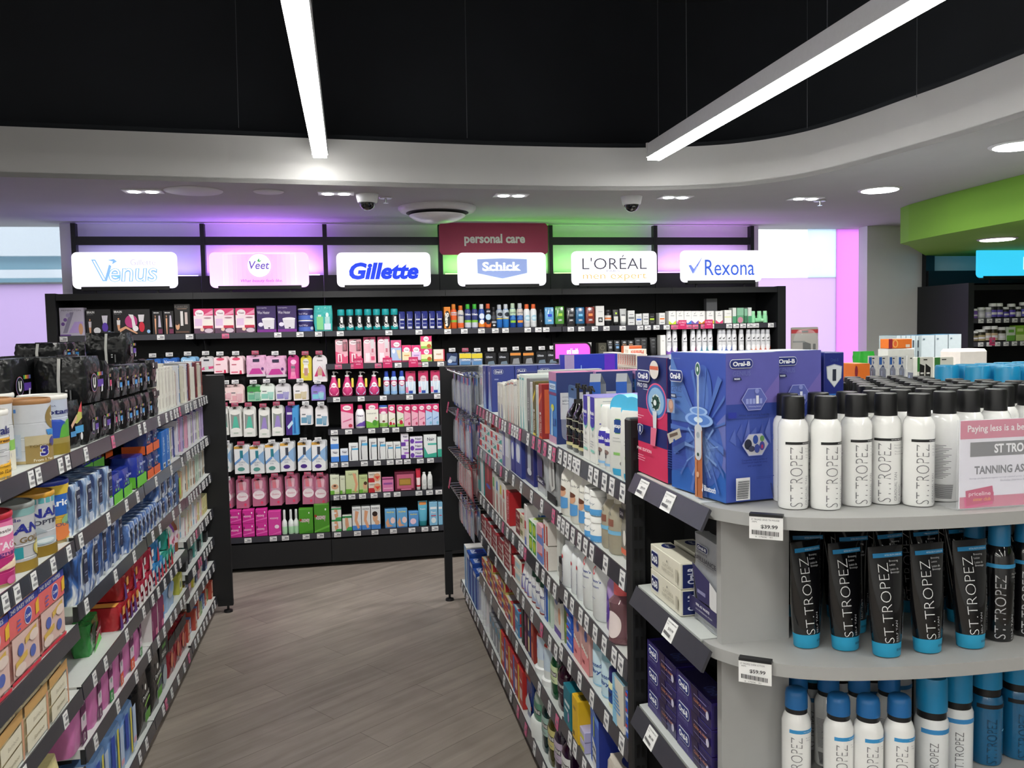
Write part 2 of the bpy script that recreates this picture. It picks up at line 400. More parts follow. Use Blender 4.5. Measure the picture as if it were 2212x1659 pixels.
def sprink(x, y, lb):
    r = empty('sprinkler', (x, y, 2.405))
    b = MB(); b.loft([(-.006, .036, .036), (0, .04, .04)], M('#c6c6c9', .35, .5), 18, cx=x, cy=y, z=2.405); obj('escutcheon', b, r)
    b = MB(); b.loft([(-.03, .006, .006), (-.004, .008, .008)], CHROME, 10, cx=x, cy=y, z=2.405); b.loft([(-.032, .016, .016), (-.03, .016, .016)], CHROME, 12, cx=x, cy=y, z=2.405); obj('nozzle', b, r)
    tag(r, lb, 'sprinkler', 'ceiling sprinklers')
sprink(.235, 5.08, 'ceiling sprinkler just beside the dome camera'); sprink(3.015, 5.02, 'ceiling sprinkler beside the last twin downlight')
r = empty('ceiling_vent', (.579, 5.45, 2.405)); x, y = .579, 5.45
b = MB(); b.loft([(-.035, .205, .205), (-.03, .235, .235), (-.012, .25, .25), (0, .25, .25)], M('#d5d3d6', .45), 40, cx=x, cy=y, z=2.405); obj('rim', b, r)
b = MB(); b.loft([(-.038, .2, .2), (-.036, .2, .2)], M('#4a4a4c', .8), 40, cx=x, cy=y, z=2.405); obj('painted_gap_shade', b, r)  # shade in the gap round the dish, painted as a dark grey disc
b = MB(); b.loft([(-.1, .004, .004), (-.098, .05, .05), (-.09, .11, .11), (-.075, .155, .155), (-.058, .18, .18), (-.052, .182, .182)], M('#e4e2e6', .3), 40, cx=x, cy=y, z=2.405); obj('dish', b, r)
tag(r, 'white dish-shaped round ceiling vent above the red section sign', 'vent')

# ---------------------------------------------------------------- price tickets
def ticket_mesh(wd, ht, col, price=None):
    b = MB(); b.box(-wd / 2, wd / 2, -.0006, .0006, 0, ht, col)
    S = lambda u, v, e: ((u - .5) * wd, -.0006 - e, v * ht)
    if price:
        d = [('t', price[0], .5, .86, .86, .075, '#55565a'), ('t', price[1], .18, .73, .22, .06, '#55565a'), ('t', price[2], .6, .53, .5, .17, '#3a3a3e')]
    else:
        d = [('r', .1, .78, .7, .86, '#9a9aa0'), ('r', .4, .45, .9, .66, '#77777e')]
    d += [('r', .1 + i * .043, .2, .1 + i * .043 + (.022 if i % 3 else .032), .36, '#3f3f45') for i in range(19)]
    b.art(d, S)
    return b.mesh('price_ticket')
TK = {('w', 1): ticket_mesh(.036, .042, '#e9e9ea'), ('p', 1): ticket_mesh(.036, .042, '#d96a92'), ('w', 2): ticket_mesh(.046, .032, '#ececec'), ('p', 2): ticket_mesh(.046, .032, '#d85f88'),
      ('h', 1): ticket_mesh(.045, .026, '#d8d8d8'), ('h', 2): ticket_mesh(.045, .026, '#b0405f'), ('k', 1): ticket_mesh(.05, .062, '#c9366a')}
def ticket(parent, me, x, y, z, rz, tilt=0):
    bx = wloc(parent); o = bpy.data.objects.new('price_ticket', me); C.objects.link(o); o.parent = parent
    o.location = (x - bx[0], y - bx[1], z - bx[2]); o.rotation_euler = (tilt, 0, rz)
    return o

# ================================================================ back wall shelving
BX = [-1.84, -1.005, -.168, .664, 1.5, 2.333, 3.17]
YF = 5.87                                      # shelf lips
def px2x(px, y=YF, py=700):                    # along-shelf position read off the photograph's shelf line
    d = right_row(px, py); return d[0] / d[1] * y
def right_row(px, py):
    v = Vector((px - PW / 2, py - PH / 2, FPX)); return (_X.dot(v), _Y.dot(v), _Z.dot(v))
BAYN = ['under the pale script sign', 'under the pink sign', 'under the bold blue-lettered sign', 'under the shield sign', 'under the black and orange lettered sign', 'under the check-mark sign']
SH_FULL = [1.628, 1.402, 1.177, .952, .726, .499, .24]
HOOKS = {}
def wall_bay(i):
    x0, x1 = BX[i], BX[i + 1]; r = empty('wall_shelving_bay', ((x0 + x1) / 2, 6.2, 0))
    b = MB(); b.box(x0 + .002, x1 - .002, 6.2, 6.22, .1, 2.03, BLACK2); obj('back_panel', b, r)
    b = MB(); b.box(x0, x0 + .03, 6.225, 6.28, 0, 2.395, BLACK)
    for k in range(46):
        z = .2 + k * .048
        for dx in (.008, .017): b.box(x0 + dx, x0 + dx + .005, 6.2235, 6.2255, z, z + .026, '#050506')
    obj('upright', b, r)
    if i != 3:
        b = MB(); b.box(x0 + .03, x1, 6.23, 6.26, 2.248, 2.305, BLACK); obj('cross_beam', b, r)
    b = MB(); b.box(x0 + .001, x1 - .001, YF - .015, YF + .003, 1.855, 1.897, BLACK); b.box(x0, x1, YF, 6.2, 1.885, 1.897, BLACK); obj('header', b, r)
    b = MB(); b.box(x0 + .002, x1 - .002, YF + .06, 6.2, .02, .2, BLACK2); obj('plinth', b, r)
    b = MB(); b.box(x0 + .002, x1 - .002, YF, YF + .02, .03, .19, BLACK); obj('kick_panel', b, r)
    tops = SH_FULL if i == 2 else ([1.628, .24] if i < 2 else ([1.628, .24] if i == 3 else [1.628, 1.402, .952, .24]))
    out = {}
    for z in tops:
        s = MB(); s.box(x0 + .003, x1 - .003, YF + .006, 6.2, z - .025, z - .001, SHELFB)
        so = obj('shelf', s, r)
        l = MB(); l.box(x0 + .003, x1 - .003, YF, YF + .006, z - .037, z, STRIP); obj('ticket_strip', l, so)
        for xx in (x0 + .036, x1 - .044):
            g = MB(); v = [(xx, 6.2 - q, z - .026 + h) for q, h in ((0, 0), (0, -.06), (.26, -.012), (.26, 0))]; v += [(x + .008, y, h) for x, y, h in v]
            g.add(v, [(0, 1, 2, 3), (7, 6, 5, 4), (0, 4, 5, 1), (1, 5, 6, 2), (2, 6, 7, 3), (3, 7, 4, 0)], BLACK); obj('bracket', g, so)
        out[z] = so
    if i == 0:
        b = MB(); b.box(x0 - .06, x0, YF - .02, 6.22, 0, 1.9, BLACK); obj('side_panel', b, r)
    if i == 5:
        b = MB(); b.box(x1, x1 + .065, YF - .02, 6.22, 0, 1.9, BLACK); obj('side_panel', b, r)
        b = MB(); b.box(x1 - .03, x1, 6.225, 6.28, 0, 2.395, BLACK); obj('upright', b, r)
    tag(r, 'black back wall shelving bay ' + BAYN[i], 'shelving', 'back wall shelving bays')
    return r, out
BAY = [wall_bay(i) for i in range(6)]
def bay_of(x): return max(i for i in range(6) if BX[i] <= x or i == 0)
def back_tickets(z, pxs, pink=(), py=720):
    for px in pxs:
        x = px2x(px, YF, py); i = bay_of(x)
        if z in BAY[i][1]: ticket(BAY[i][1][z], TK[('p' if px in pink else 'w', 2)], x, YF - .0015, z - .036, 0)
back_tickets(1.628, [137, 203, 270, 347, 409, 487, 600, 648, 688, 735, 840, 905, 967, 1003, 1040, 1070, 1092, 1140, 1163, 1180, 1233, 1256, 1285, 1310, 1345, 1383, 1399, 1418, 1440, 1456, 1469, 1488, 1502, 1520, 1536, 1575, 1590, 1605, 1620, 1633, 1665], {487, 1456, 1469, 1488, 1502, 1520})
back_tickets(1.402, [731, 765, 817, 835, 860, 890, 905, 918, 952, 1353, 1370, 1390], {731, 765, 817, 835, 890, 905}, 790)
back_tickets(1.177, [727, 780, 828, 885, 945], (), 860)
back_tickets(.952, [722, 753, 803, 833, 855, 885], (), 930)
back_tickets(.726, [722, 745, 787, 815, 843, 862, 880, 908, 930], (), 1000)
back_tickets(.499, [728, 740, 760, 783, 808, 836, 858, 905, 928, 948], (), 1070)
back_tickets(.24, [535, 590, 616, 661, 692, 729, 772, 810, 850, 890, 918, 940], (), 1150)
def back_hook(px, py, pink=0):                  # peg hook with its flip-up ticket; py is the ticket's height in the photo
    v = right_row(px, py); y = 5.90; x = v[0] / v[1] * y; z = EYE + v[2] / v[1] * y - .012
    i = bay_of(x); r = BAY[i][0]
    b = MB(); b.tube([(x, 6.2, z - .02), (x, 5.93, z - .02), (x, 5.905, z - .004)], .0025, BLACK); b.tube([(x, 6.2, z + .002), (x, 5.905, z + .002)], .002, BLACK); b.box(x - .012, x + .012, 6.19, 6.2, z - .03, z + .012, BLACK)
    h = obj('peg_hook', b, r)
    ticket(h, TK[('h', 2 if pink else 1)], x, y, z, 0, -.12)
    return x, z - .02
# lilac and green wall-washer strips behind the signs
for i, c, st in [(0, '#9f8cff', 2.2), (1, '#b878ff', 8), (3, '#86ff60', 3), (4, '#86ff60', 2.2), (5, '#d48cff', 3.4)]:
    x0, x1 = BX[i] + .05, BX[i + 1] - .03
    b = MB(); b.box(x0, x1, 6.262, 6.275, 2.031, 2.04, M(c, emit=st * 1.6, name='lit_strip'))
    o = obj('light_strip', b, None, ((x0 + x1) / 2, 6.27, 2.03)); tag(o, ['dim violet', 'bright violet', '', 'bright green', 'thin green', 'magenta'][i] + ' light strip on the back shelving ' + BAYN[i], 'light strip', 'wall washer strips')
    lamp('wall_washer', 'AREA', ((x0 + x1) / 2, 6.25, 2.05), st * .32, lin(c)[:3], (PI, 0, 0), shape='RECTANGLE', size=x1 - x0, size_y=.03)

# ---------------------------------------------------------------- signs
def rrect(x0, x1, z0, z1, r, n=5, bot=True):
    o = []
    for cx, cz, a in [(x1 - r, z1 - r, 0), (x0 + r, z1 - r, 90), (x0 + r, z0 + r, 180), (x1 - r, z0 + r, 270)]:
        o += [(cx + r * math.cos(math.radians(a + 90 * k / n)), cz + r * math.sin(math.radians(a + 90 * k / n))) for k in range(n + 1)]
    return o
def E(c, s=None): return M(c, emit=SIGN_E * (1 if s is None else s), name='backlit_acrylic')
def brand_sign(x0, x1, z0, z1, y, face, art, label, name='brand_sign', notch=True):
    w_, h_ = x1 - x0, z1 - z0; r = empty(name, ((x0 + x1) / 2, y, z0))
    b = MB(); o = rrect(x0, x1, z0, z1, .035)
    if notch:
        i = [k for k, p in enumerate(o) if p[1] < z0 + .001]
        o = [p for p in o if not (p[1] < z0 + .0005 and x0 + .04 < p[0] < x1 - .04)]
        k = max(j for j, p in enumerate(o) if p[0] < x0 + .036 and p[1] < z0 + .02)
        o = o[:k + 1] + [(x0 + .05, z0), (x0 + .05, z0 + .014), (x1 - .05, z0 + .014), (x1 - .05, z0)] + o[k + 1:]
    b.prism(o, y, y + .02, face); obj('panel', b, r)
    b = MB(); b.art(art, lambda u, v, e: (x0 + u * w_, y - .001 - e * 2, z0 + v * h_)); obj('lettering', b, r)
    if notch:
        b = MB(); b.box(x0 + .052, x1 - .052, y - .004, y + .05, z0 - .012, z0 + .012, BLACK); obj('base_rail', b, r)
        for xx in (x0 + .13, x1 - .13):
            b = MB(); b.box(xx - .006, xx + .006, y + .02, y + .03, 1.8975, z0, BLACK); obj('bracket', b, r)
    tag(r, label, 'sign', 'lit brand signs' if notch else None)
W = E('#f6f4ff', 1.1); YS = 5.95
brand_sign(-1.762, -1.114, 1.934, 2.172, YS, W, [('t', 'Gillette', .675, .72, .24, .17, E('#c9c4ec', .85)), ('t', 'enus', .575, .37, .47, .38, E('#86b4f2', .9), 0, .03, .12), ('t', 'enus', .575, .37, .448, .345, W, 0, -.012, .12),
    ('p', [(.185, .80), (.225, .80), (.325, .2), (.285, .2)], E('#86b4f2', .9)), ('p', [(.203, .765), (.218, .765), (.309, .24), (.292, .24)], W), ('p', [(.30, .2), (.325, .2), (.375, .62), (.352, .66)], E('#86b4f2', .9)), ('p', [(.34, .78), (.40, .81), (.43, .74), (.38, .66), (.39, .74)], E('#86b4f2', .9))], 'white lit sign with pale blue script lettering')
VP = [('r', .14 + .045 * k, .06, .186 + .045 * k, .94, E('#%02x%02x%02x' % (244, int(204 - 34 * math.sin(PI * k / 15)), int(248 - 8 * math.sin(PI * k / 15))), 1)) for k in range(16)] + [ ('e', .5, .62, .128, .355, E('#eab0f6', 1)), ('e', .5, .62, .117, .325, E('#fbf4ff', 1.1)),
      ('t', 'Veet', .5, .63, .205, .23, E('#6a4fb5', .8), 0, .01, .2), ('p', [(.48, .75), (.5, .83), (.505, .75), (.53, .8), (.51, .72), (.49, .72)], E('#58a868', .8)), ('t', 'What beauty feels like.', .52, .18, .42, .1, E('#a447d8', .8), 0, 0, .25)]
brand_sign(-.908, -.261, 1.932, 2.17, YS, E('#f2c4fb', 1.05), VP, 'pink lit sign with a white round logo and violet tagline')
brand_sign(-.073, .574, 1.93, 2.166, YS, W, [('t', 'Gillette', .5, .46, .74, .5, E('#1b3fe0', .8), 0, .045, .22)], 'white lit sign with bold slanted blue lettering')
sh = [(.2, .86), (.5, .89), (.8, .86), (.8, .36), (.5, .17), (.2, .36)]
sh2 = [(.22, .8), (.5, .825), (.78, .8), (.78, .385), (.5, .22), (.22, .385)]
brand_sign(.767, 1.408, 1.927, 2.163, YS, W, [('p', sh, E('#d5dcf8', 1)), ('p', sh2, E('#8fa2d6', .75)), ('t', 'Schick', .49, .585, .43, .27, E('#ffffff', 1.1), 0, .03), ('p', [(.29, .46), (.71, .46), (.64, .58), (.66, .49), (.29, .475)], E('#ffffff', 1.1))], 'white lit sign with a grey-blue shield emblem')
brand_sign(1.602, 2.251, 1.928, 2.172, YS, W, [('t', "L'OR\u00c9AL", .5, .67, .76, .42, E('#4b4a55', .7), 0, -.008), ('t', 'PARiS', .48, .41, .15, .07, E('#8a8898', .8)), ('t', 'men expert', .5, .22, .75, .22, E('#f4a75c', .95), 0, -.006)], 'white lit sign with thin dark lettering over pale orange lettering')
brand_sign(2.442, 3.089, 1.94, 2.176, YS, W, [('t', 'Rexona', .6, .46, .62, .5, E('#3b61cf', .75), 0, .004), ('p', [(.09, .53), (.12, .55), (.155, .42), (.27, .84), (.16, .28), (.14, .27)], E('#7388dd', .8)), ('p', [(.14, .27), (.16, .28), (.2, .5), (.19, .5)], E('#aab6ee', .9))], 'white lit sign with blue lettering and a thin check mark')
brand_sign(.668, 1.486, 2.172, 2.408, 6.2, M('#9c2f52', .5), [('t', 'personal care', .505, .46, .56, .38, '#cfc2c8', 0, .035)], 'dark pink unlit section sign reading personal care', 'section_sign', False)
# ================================================================ gondolas
GB = {}
def gondola_bay(key, side, y0, y1, lips, depth, top, label, tick, panel=True, foot=True, pinkp=.05):
    """side 'L' faces +x with lips at x = -.80; other sides face -x"""
    xl = {'L': -.80, 'R': .60, 'M': 1.62}[side]; s = 1 if side == 'L' else -1; rz = PI / 2 * s
    xb = xl - s * depth
    r = empty('gondola_bay', (xb, (y0 + y1) / 2, 0)); rnd = random.Random(key)
    X = lambda d: xl - s * d                       # d metres behind the lip
    def bx(b, d0, d1, ya, yb, z0, z1, m): b.box(min(X(d0), X(d1)), max(X(d0), X(d1)), ya, yb, z0, z1, m)
    b = MB(); bx(b, depth, depth + .02, y0 + .014, y1, .08, top, BLACK2); obj('back_panel', b, r)
    b = MB(); bx(b, depth - .03, depth + .03, y0 + .001, y0 + .013, .02, top + .012, BLACK); obj('upright', b, r)
    out = {}
    for k, zl in enumerate(lips):
        t = zl + .042
        b = MB(); bx(b, .008, depth, y0 + .003, y1 - .003, t - .028, t, SHELFT); so = obj('shelf', b, r)
        b = MB(); bx(b, .006, .02, y0 + .002, y1 - .002, zl - .004, t - .001, SHELFB); obj('shelf_edge', b, so)
        b = MB(); ya, yb = y0 + .004, y1 - .004
        v = [(X(0), ya, zl), (X(.005), ya, t + .004), (X(.008), ya, t + .004), (X(.004), ya, zl)]
        v += [(x, yb, z) for x, y, z in v]
        b.add(v, [(0, 1, 5, 4), (1, 2, 6, 5), (2, 3, 7, 6), (3, 0, 4, 7), (3, 2, 1, 0), (4, 5, 6, 7)], STRIP); obj('ticket_strip', b, so)
        for q in (0, 1):
            b = MB(); yy = y0 + .016 if q == 0 else y1 - .022
            v = [(X(depth), yy, t - .028), (X(.05), yy, t - .028), (X(.05), yy, t - .045), (X(depth), yy, t - .07)]
            v += [(x, y + .006, z) for x, y, z in v]
            b.add(v, [(0, 1, 2, 3), (7, 6, 5, 4), (0, 4, 5, 1), (1, 5, 6, 2), (2, 6, 7, 3), (3, 7, 4, 0)], BLACK); obj('bracket', b, so)
        ys = tick[k] if k < len(tick) else 4
        if isinstance(ys, int):
            n_ = ys; ys = [y0 + .05 + (y1 - y0 - .1) * (i + .5 + rnd.uniform(-.3, .3)) / n_ for i in range(n_)]
        for y in ys:
            pk = rnd.random() < (pinkp if not isinstance(pinkp, dict) else pinkp.get(k, .04))
            ticket(so, TK[('p' if pk else 'w', 1)], X(-.0012), y, zl + .001, rz, -.1 if s > 0 else -.1)
        out[k] = t
    b = MB(); bx(b, .05, depth, y0 + .003, y1 - .003, .03, max(.05, lips[-1] - .004), BLACK2); obj('plinth', b, r)
    if foot:
        for yy in (y0 + .05,):
            b = MB(); b.loft([(0, .024, .024), (.012, .022, .022), (.016, .007, .007), (.05, .007, .007)], M('#2a2a2c', .4, .5), 14, cx=X(.075), cy=yy); obj('levelling_foot', b, r)
    tag(r, label, 'shelving', 'gondola shelving bays')
    GB[key] = (r, out, X, s, rz)
    return r
# aisle gondola on the window side
gondola_bay('L0', 'L', 1.79, 2.61, [1.23, .975, .73, .535, .3, .05], .42, 1.36, 'gondola bay stacked with baby formula tins and wipes', [[2.08, 2.30, 2.35, 2.52, 2.58], [2.10, 2.17, 2.28, 2.42, 2.55], [], [2.15, 2.45], 3, 2], pinkp=.0)
gondola_bay('L1', 'L', 2.61, 3.45, [1.23, .985, .78, .54, .35, .05], .42, 1.36, 'gondola bay of black pad packs and blue wave-patterned pad packs', [[2.75, 3.05, 3.42], [2.66, 2.95, 3.18, 3.34], [2.68, 3.0, 3.25], [2.72, 2.84, 3.1, 3.35], [2.7, 2.95, 3.2, 3.4], 5])
gondola_bay('L2', 'L', 3.45, 4.24, [1.23, .99, .785, .54, .35, .05], .42, 1.36, 'gondola bay of pad packs and small red and teal packets', [[3.5, 3.75, 3.9, 4.0, 4.08, 4.14, 4.2], [3.65, 3.95, 4.2], [3.55, 3.68, 3.95, 4.1], [3.5, 3.6, 3.72, 3.85, 3.95, 4.05], 6, 6])
gondola_bay('L3', 'L', 4.24, 5.03, [1.23, .997, .78, .573, .41, .27, .06], .42, 1.36, 'far gondola bay of slim white packs beside the black end panel', [9, 9, 9, 8, 8, 6, 8])
b = MB(); r = empty('gondola_end_board', (-1.22, 5.04, 0)); b.cbox(-1.74, -.715, 5.035, 5.062, .06, 1.387, BLACK, .004); obj('panel', b, r)
b = MB(); b.box(-.80, -.715, 5.03, 5.066, .04, .07, BLACK); obj('corner_leg', b, r)
b = MB(); b.loft([(0, .026, .026), (.012, .024, .024), (.018, .007, .007), (.05, .007, .007)], M('#2a2a2c', .4, .5), 14, cx=-.745, cy=5.048); obj('levelling_foot', b, r)
tag(r, 'black end panel closing the gondola with the black pad packs', 'panel', 'gondola end panels')
# aisle gondola on the other side
gondola_bay('R0', 'R', 1.80, 2.45, [1.205, 1.0, .79, .60, .37, .09], .42, 1.235, 'nearest oral care gondola bay, stocked with baby care bottles', [[1.82, 1.90, 1.96, 2.03, 2.08, 2.2, 2.24, 2.29, 2.34, 2.4], [1.83, 1.96, 2.08, 2.14, 2.20, 2.27, 2.33, 2.38, 2.43], [1.85, 1.9, 1.98, 2.06, 2.14, 2.2, 2.29, 2.36], [1.85, 1.97, 2.1, 2.22, 2.33, 2.43], 6, 5])
gondola_bay('R1', 'R', 2.45, 3.26, [1.20, 1.005, .77, .575, .35, .09], .42, 1.235, 'oral care gondola bay with whitening kits and mouthwash', [[2.48, 2.53, 2.6, 2.68, 2.77, 2.86, 3.0, 3.05, 3.1, 3.15, 3.2], [2.5, 2.66, 2.82, 3.0, 3.15], [2.5, 2.58, 2.66, 2.75, 2.95, 3.0, 3.05, 3.18], [2.5, 2.58, 2.7, 2.85, 3.0, 3.1], [2.5, 2.6, 2.75, 2.95, 3.15], [2.55, 2.7, 2.85, 3.0, 3.15]], pinkp={0: .3, 4: .4, 5: .25})
gondola_bay('R2', 'R', 3.26, 4.12, [1.197, .997, .765, .565, .35, .09], .42, 1.235, 'oral care gondola bay of toothpaste cartons and tall blue brush boxes', [[3.3, 3.36, 3.42, 3.5, 3.58, 3.66, 3.75, 3.85, 3.95, 4.05], [3.3, 3.42, 3.55, 3.7, 3.8, 3.95, 4.05], [3.3, 3.4, 3.48, 3.55, 3.65, 3.78, 3.9, 4.0], [3.35, 3.6, 3.8, 4.0], [3.35, 3.55, 3.75, 3.95], [3.3, 3.45, 3.6, 3.75, 3.9, 4.0]], pinkp={0: .3, 1: .5, 2: .35, 3: .2})
gondola_bay('R3', 'R', 4.12, 4.90, [.09], .42, 1.38, 'far oral care gondola bay hung with chrome peg hooks', [8], foot=True)
b = MB(); r = empty('gondola_end_board', (1.05, 4.93, 0)); b.cbox(.515, 1.52, 4.92, 4.947, .30, 1.405, BLACK, .004); obj('panel', b, r)
b = MB(); b.box(.515, .56, 4.915, 4.95, .04, .3, BLACK); obj('corner_leg', b, r)
b = MB(); b.loft([(0, .026, .026), (.012, .024, .024), (.018, .007, .007), (.05, .007, .007)], M('#2a2a2c', .4, .5), 14, cx=.54, cy=4.933); obj('levelling_foot', b, r)
tag(r, 'black end panel closing the toothbrush gondola behind the chrome hooks', 'panel', 'gondola end panels')
def side_hook(y, z, pink=0):
    r = GB['R3'][0]; b = MB(); x0, x1 = 1.02, .545
    b.tube([(x0, y, z), (x1 + .02, y, z), (x1, y, z + .014)], .0026, CHROME); b.tube([(x0, y, z + .03), (x1 - .004, y, z + .028)], .0022, CHROME)
    b.tube([(x1 - .004, y - .018, z + .022), (x1 - .004, y + .018, z + .022)], .0022, CHROME)
    h = obj('peg_hook', b, r)
    if pink: ticket(h, TK[('k', 1)], x1 - .008, y, z - .0, -PI / 2, -.2)
for k, z in enumerate((1.375, 1.14, .91, .70)):
    for i in range(10): side_hook(4.17 + i * .072, z, (k == 1 and i == 9) or (k == 3 and i == 9) or (k == 1 and i == 3))
# medicine gondola seen over the toothbrush boxes
gondola_bay('M0', 'M', 4.45, 5.4, [1.255, 1.02, .78, .5, .06], .4, 1.36, 'gondola of white medicine cartons beyond the toothbrush boxes', [0, 0, 0, 0, 0], foot=False)

# ---------------------------------------------------------------- curved grey end display and its side shelves
EDGE = smooth_curve([(.612, 1.40), (.618, 1.365), (.655, 1.305), (.70, 1.262), (.78, 1.229), (.91, 1.206), (1.05, 1.198), (1.2, 1.203), (1.4, 1.222), (1.58, 1.275), (1.69, 1.36), (1.72, 1.46)], 4)
DK = [1.285, 1.035, .785]
r = empty('curved_end_display', (1.05, 1.6, 0))
for k, z in enumerate(DK):
    b = MB(); b.plan(EDGE + ([(1.72, 1.95), (.97, 1.95), (.97, 1.405)] if k == 0 else [(1.72, 1.75), (.78, 1.75), (.78, 1.405)]), z - .022, z, GREY); obj('deck', b, r)
b = MB(); b.box(.634, .765, 1.372, 1.39, .06, 1.263, GREY); obj('front_panel', b, r)
b = MB(); b.box(.75, 1.7, 1.75, 1.765, .06, 1.263, BLACK2); obj('back_panel', b, r)
b = MB(); b.box(.75, .765, 1.39, 1.75, .06, 1.263, BLACK2); obj('inner_panel', b, r)
b = MB(); b.plan([(x, y + .03) for x, y in EDGE] + [(1.7, 1.75), (.64, 1.75)], .0, .06, GREY); obj('plinth', b, r)
tag(r, 'grey curved end display holding the tanning products', 'display stand')
r = empty('gondola_end_bay', (.8, 1.6, 0)); EB = {}
b = MB(); b.cbox(.60, .638, 1.765, 1.80, .02, 1.402, BLACK, .004)
for k in range(26):
    z = 1.36 - k * .05
    for dx in (.012, .024): b.box(.60 + dx - .003, .60 + dx + .003, 1.7635, 1.7655, z - .03, z, '#050506')
obj('upright', b, r)
b = MB(); b.box(.738, .748, 1.408, 1.79, .07, 1.26, BLACK2); b.box(.642, .748, 1.79, 1.798, .07, 1.26, BLACK2); obj('back_panel', b, r)
for k, t in enumerate((1.285, 1.034, .763)):
    b = MB(); b.plan([(.61, 1.408), (.61, 1.745), (.96, 1.79), (.96, 1.408)] if k == 0 else [(.61, 1.408), (.61, 1.745), (.735, 1.76), (.735, 1.408)], t - .018, t, SHELFT); so = obj('shelf', b, r)
    b = MB(); ya, yb = 1.352, 1.74
    v = [(.586, ya, t - .037), (.604, ya, t + .001), (.608, ya, t - .003), (.591, ya, t - .039)]; v += [(x, yb, z) for x, y, z in v]
    b.add(v, [(0, 1, 5, 4), (1, 2, 6, 5), (2, 3, 7, 6), (3, 0, 4, 7), (3, 2, 1, 0), (4, 5, 6, 7)], STRIP); obj('ticket_strip', b, so)
    b = MB(); v = [(.61, 1.75, t - .02), (.73, 1.75, t - .02), (.73, 1.75, t - .12), (.66, 1.75, t - .07)]; v += [(x, y + .006, z) for x, y, z in v]
    b.add(v, [(0, 1, 2, 3), (7, 6, 5, 4), (0, 4, 5, 1), (1, 5, 6, 2), (2, 6, 7, 3), (3, 7, 4, 0)], BLACK); obj('bracket', b, so)
    for y, pr in [[(1.665, '$99.99'), (1.52, '$249.99')], [(1.515, '$19.99')], [(1.63, '$8.99')]][k]:
        ticket(so, ticket_mesh(.05, .037, '#ececec', ('TOOTHBRUSH', '1 EACH', pr)), .5852, y, t - .0365, -PI / 2, -.44)
tag(r, 'black end bay of sloping ticket-lipped shelves holding toothbrush and toothpaste boxes', 'shelving')
def clip_ticket(x, y, z, rz, art, label):
    r = empty('price_ticket_holder', (x, y, z), 0)
    R = Matrix.Rotation(rz, 3, 'Z')
    def turn(b): b.V = [tuple(R @ Vector((a - x, c - y, d - z)) + Vector((x, y, z))) for a, c, d in b.V]; return b
    b = MB(); b.box(x - .027, x + .027, y - .002, y + .0, z - .0385, z - .001, '#efefef'); S = lambda u, v, e: (x - .027 + u * .054, y - .002 - e, z - .0385 + v * .0375)
    b.art(art, S); obj('card', turn(b), r)
    b = MB(); b.box(x - .027, x + .027, y - .003, y + .012, z - .001, z + .0035, '#1d1d20'); obj('clip', turn(b), r)
    tag(r, label, 'price ticket', 'clip-on price tickets')
BC = [('r', .08 + i * .033, .2, .08 + i * .033 + (.017 if i % 4 else .026), .4, '#4c4c50') for i in range(25)] + [('t', '0  17606   01', .45, .14, .5, .06, '#55555a')]
clip_ticket(.668, 1.272, 1.286, -.62, [('t', 'ST TROPEZ GRAD TN MOUSSE', .48, .87, .84, .07, '#505055'), ('t', '200ML', .16, .77, .16, .06, '#505055'), ('t', '$39.99', .6, .56, .5, .19, '#4a4a4e', 0, .02)] + BC, 'white clip-on price ticket reading $39.99')
clip_ticket(.655, 1.286, 1.036, -.62, [('t', 'ST TROPEZ DARK LOTION', .42, .87, .74, .07, '#505055'), ('t', '200ML', .16, .77, .16, .06, '#505055'), ('t', '$59.99', .58, .56, .48, .19, '#4a4a4e', 0, .02)] + BC, 'white clip-on price ticket reading $59.99')

# pink and white promotional card in an acrylic stand
r = empty('card_stand', (1.1, 1.238, 1.285)); x0, x1, y = .995, 1.205, 1.228
AC = film('clear')
b = MB(); b.box(x0 - .003, x1 + .003, y - .0035, y - .0015, 1.287, 1.437, AC); b.box(x0 - .003, x1 + .003, y + .0015, y + .0035, 1.287, 1.437, AC); b.box(x0 - .003, x1 + .003, y - .0035, y + .05, 1.2855, 1.288, AC); obj('acrylic_holder', b, r)
b = MB(); b.box(x0, x1, y - .001, y + .001, 1.288, 1.436, '#e9e6f4'); PK = '#cf3d78'
S = lambda u, v, e: (x0 + u * (x1 - x0), y - .001 - e * .3, 1.288 + v * .148)
b.art([('r', 0, .79, 1, 1, PK), ('r', 0, 0, 1, .13, PK), ('t', 'Paying less is a beautiful thing', .5, .895, .87, .1, '#f7eef4', 0, .015), ('r', .09, .585, .91, .75, '#2f2b3d'),
       ('t', 'ST TROPEZ', .515, .67, .41, .105, '#f4f2fa', 0, .03), ('t', 'TANNING ASSORTED', .5, .43, .74, .095, '#3c3850', 0, .03), ('t', 'Savings are based on regular normal ticketed prices. Savings may vary. While stocks last.', .5, .335, .83, .022, '#77738a'),
       ('t', 'Excludes clearance lines.', .5, .3, .26, .02, '#77738a'), ('p', [(.035, .12), (.31, .17), (.30, .03), (.05, .0)], '#d23a80'), ('p', [(.05, .2), (.295, .245), (.315, .07), (.06, .025)], '#c02a66'), ('t', 'priceline', .18, .155, .2, .06, '#f2c9da', 0, .012), ('t', 'sister club', .2, .098, .16, .04, '#ea8f3a', 0, .01)], S)
obj('card', b, r)
tag(r, 'pink and white promotional card in a clear stand before the white cans', 'sign')

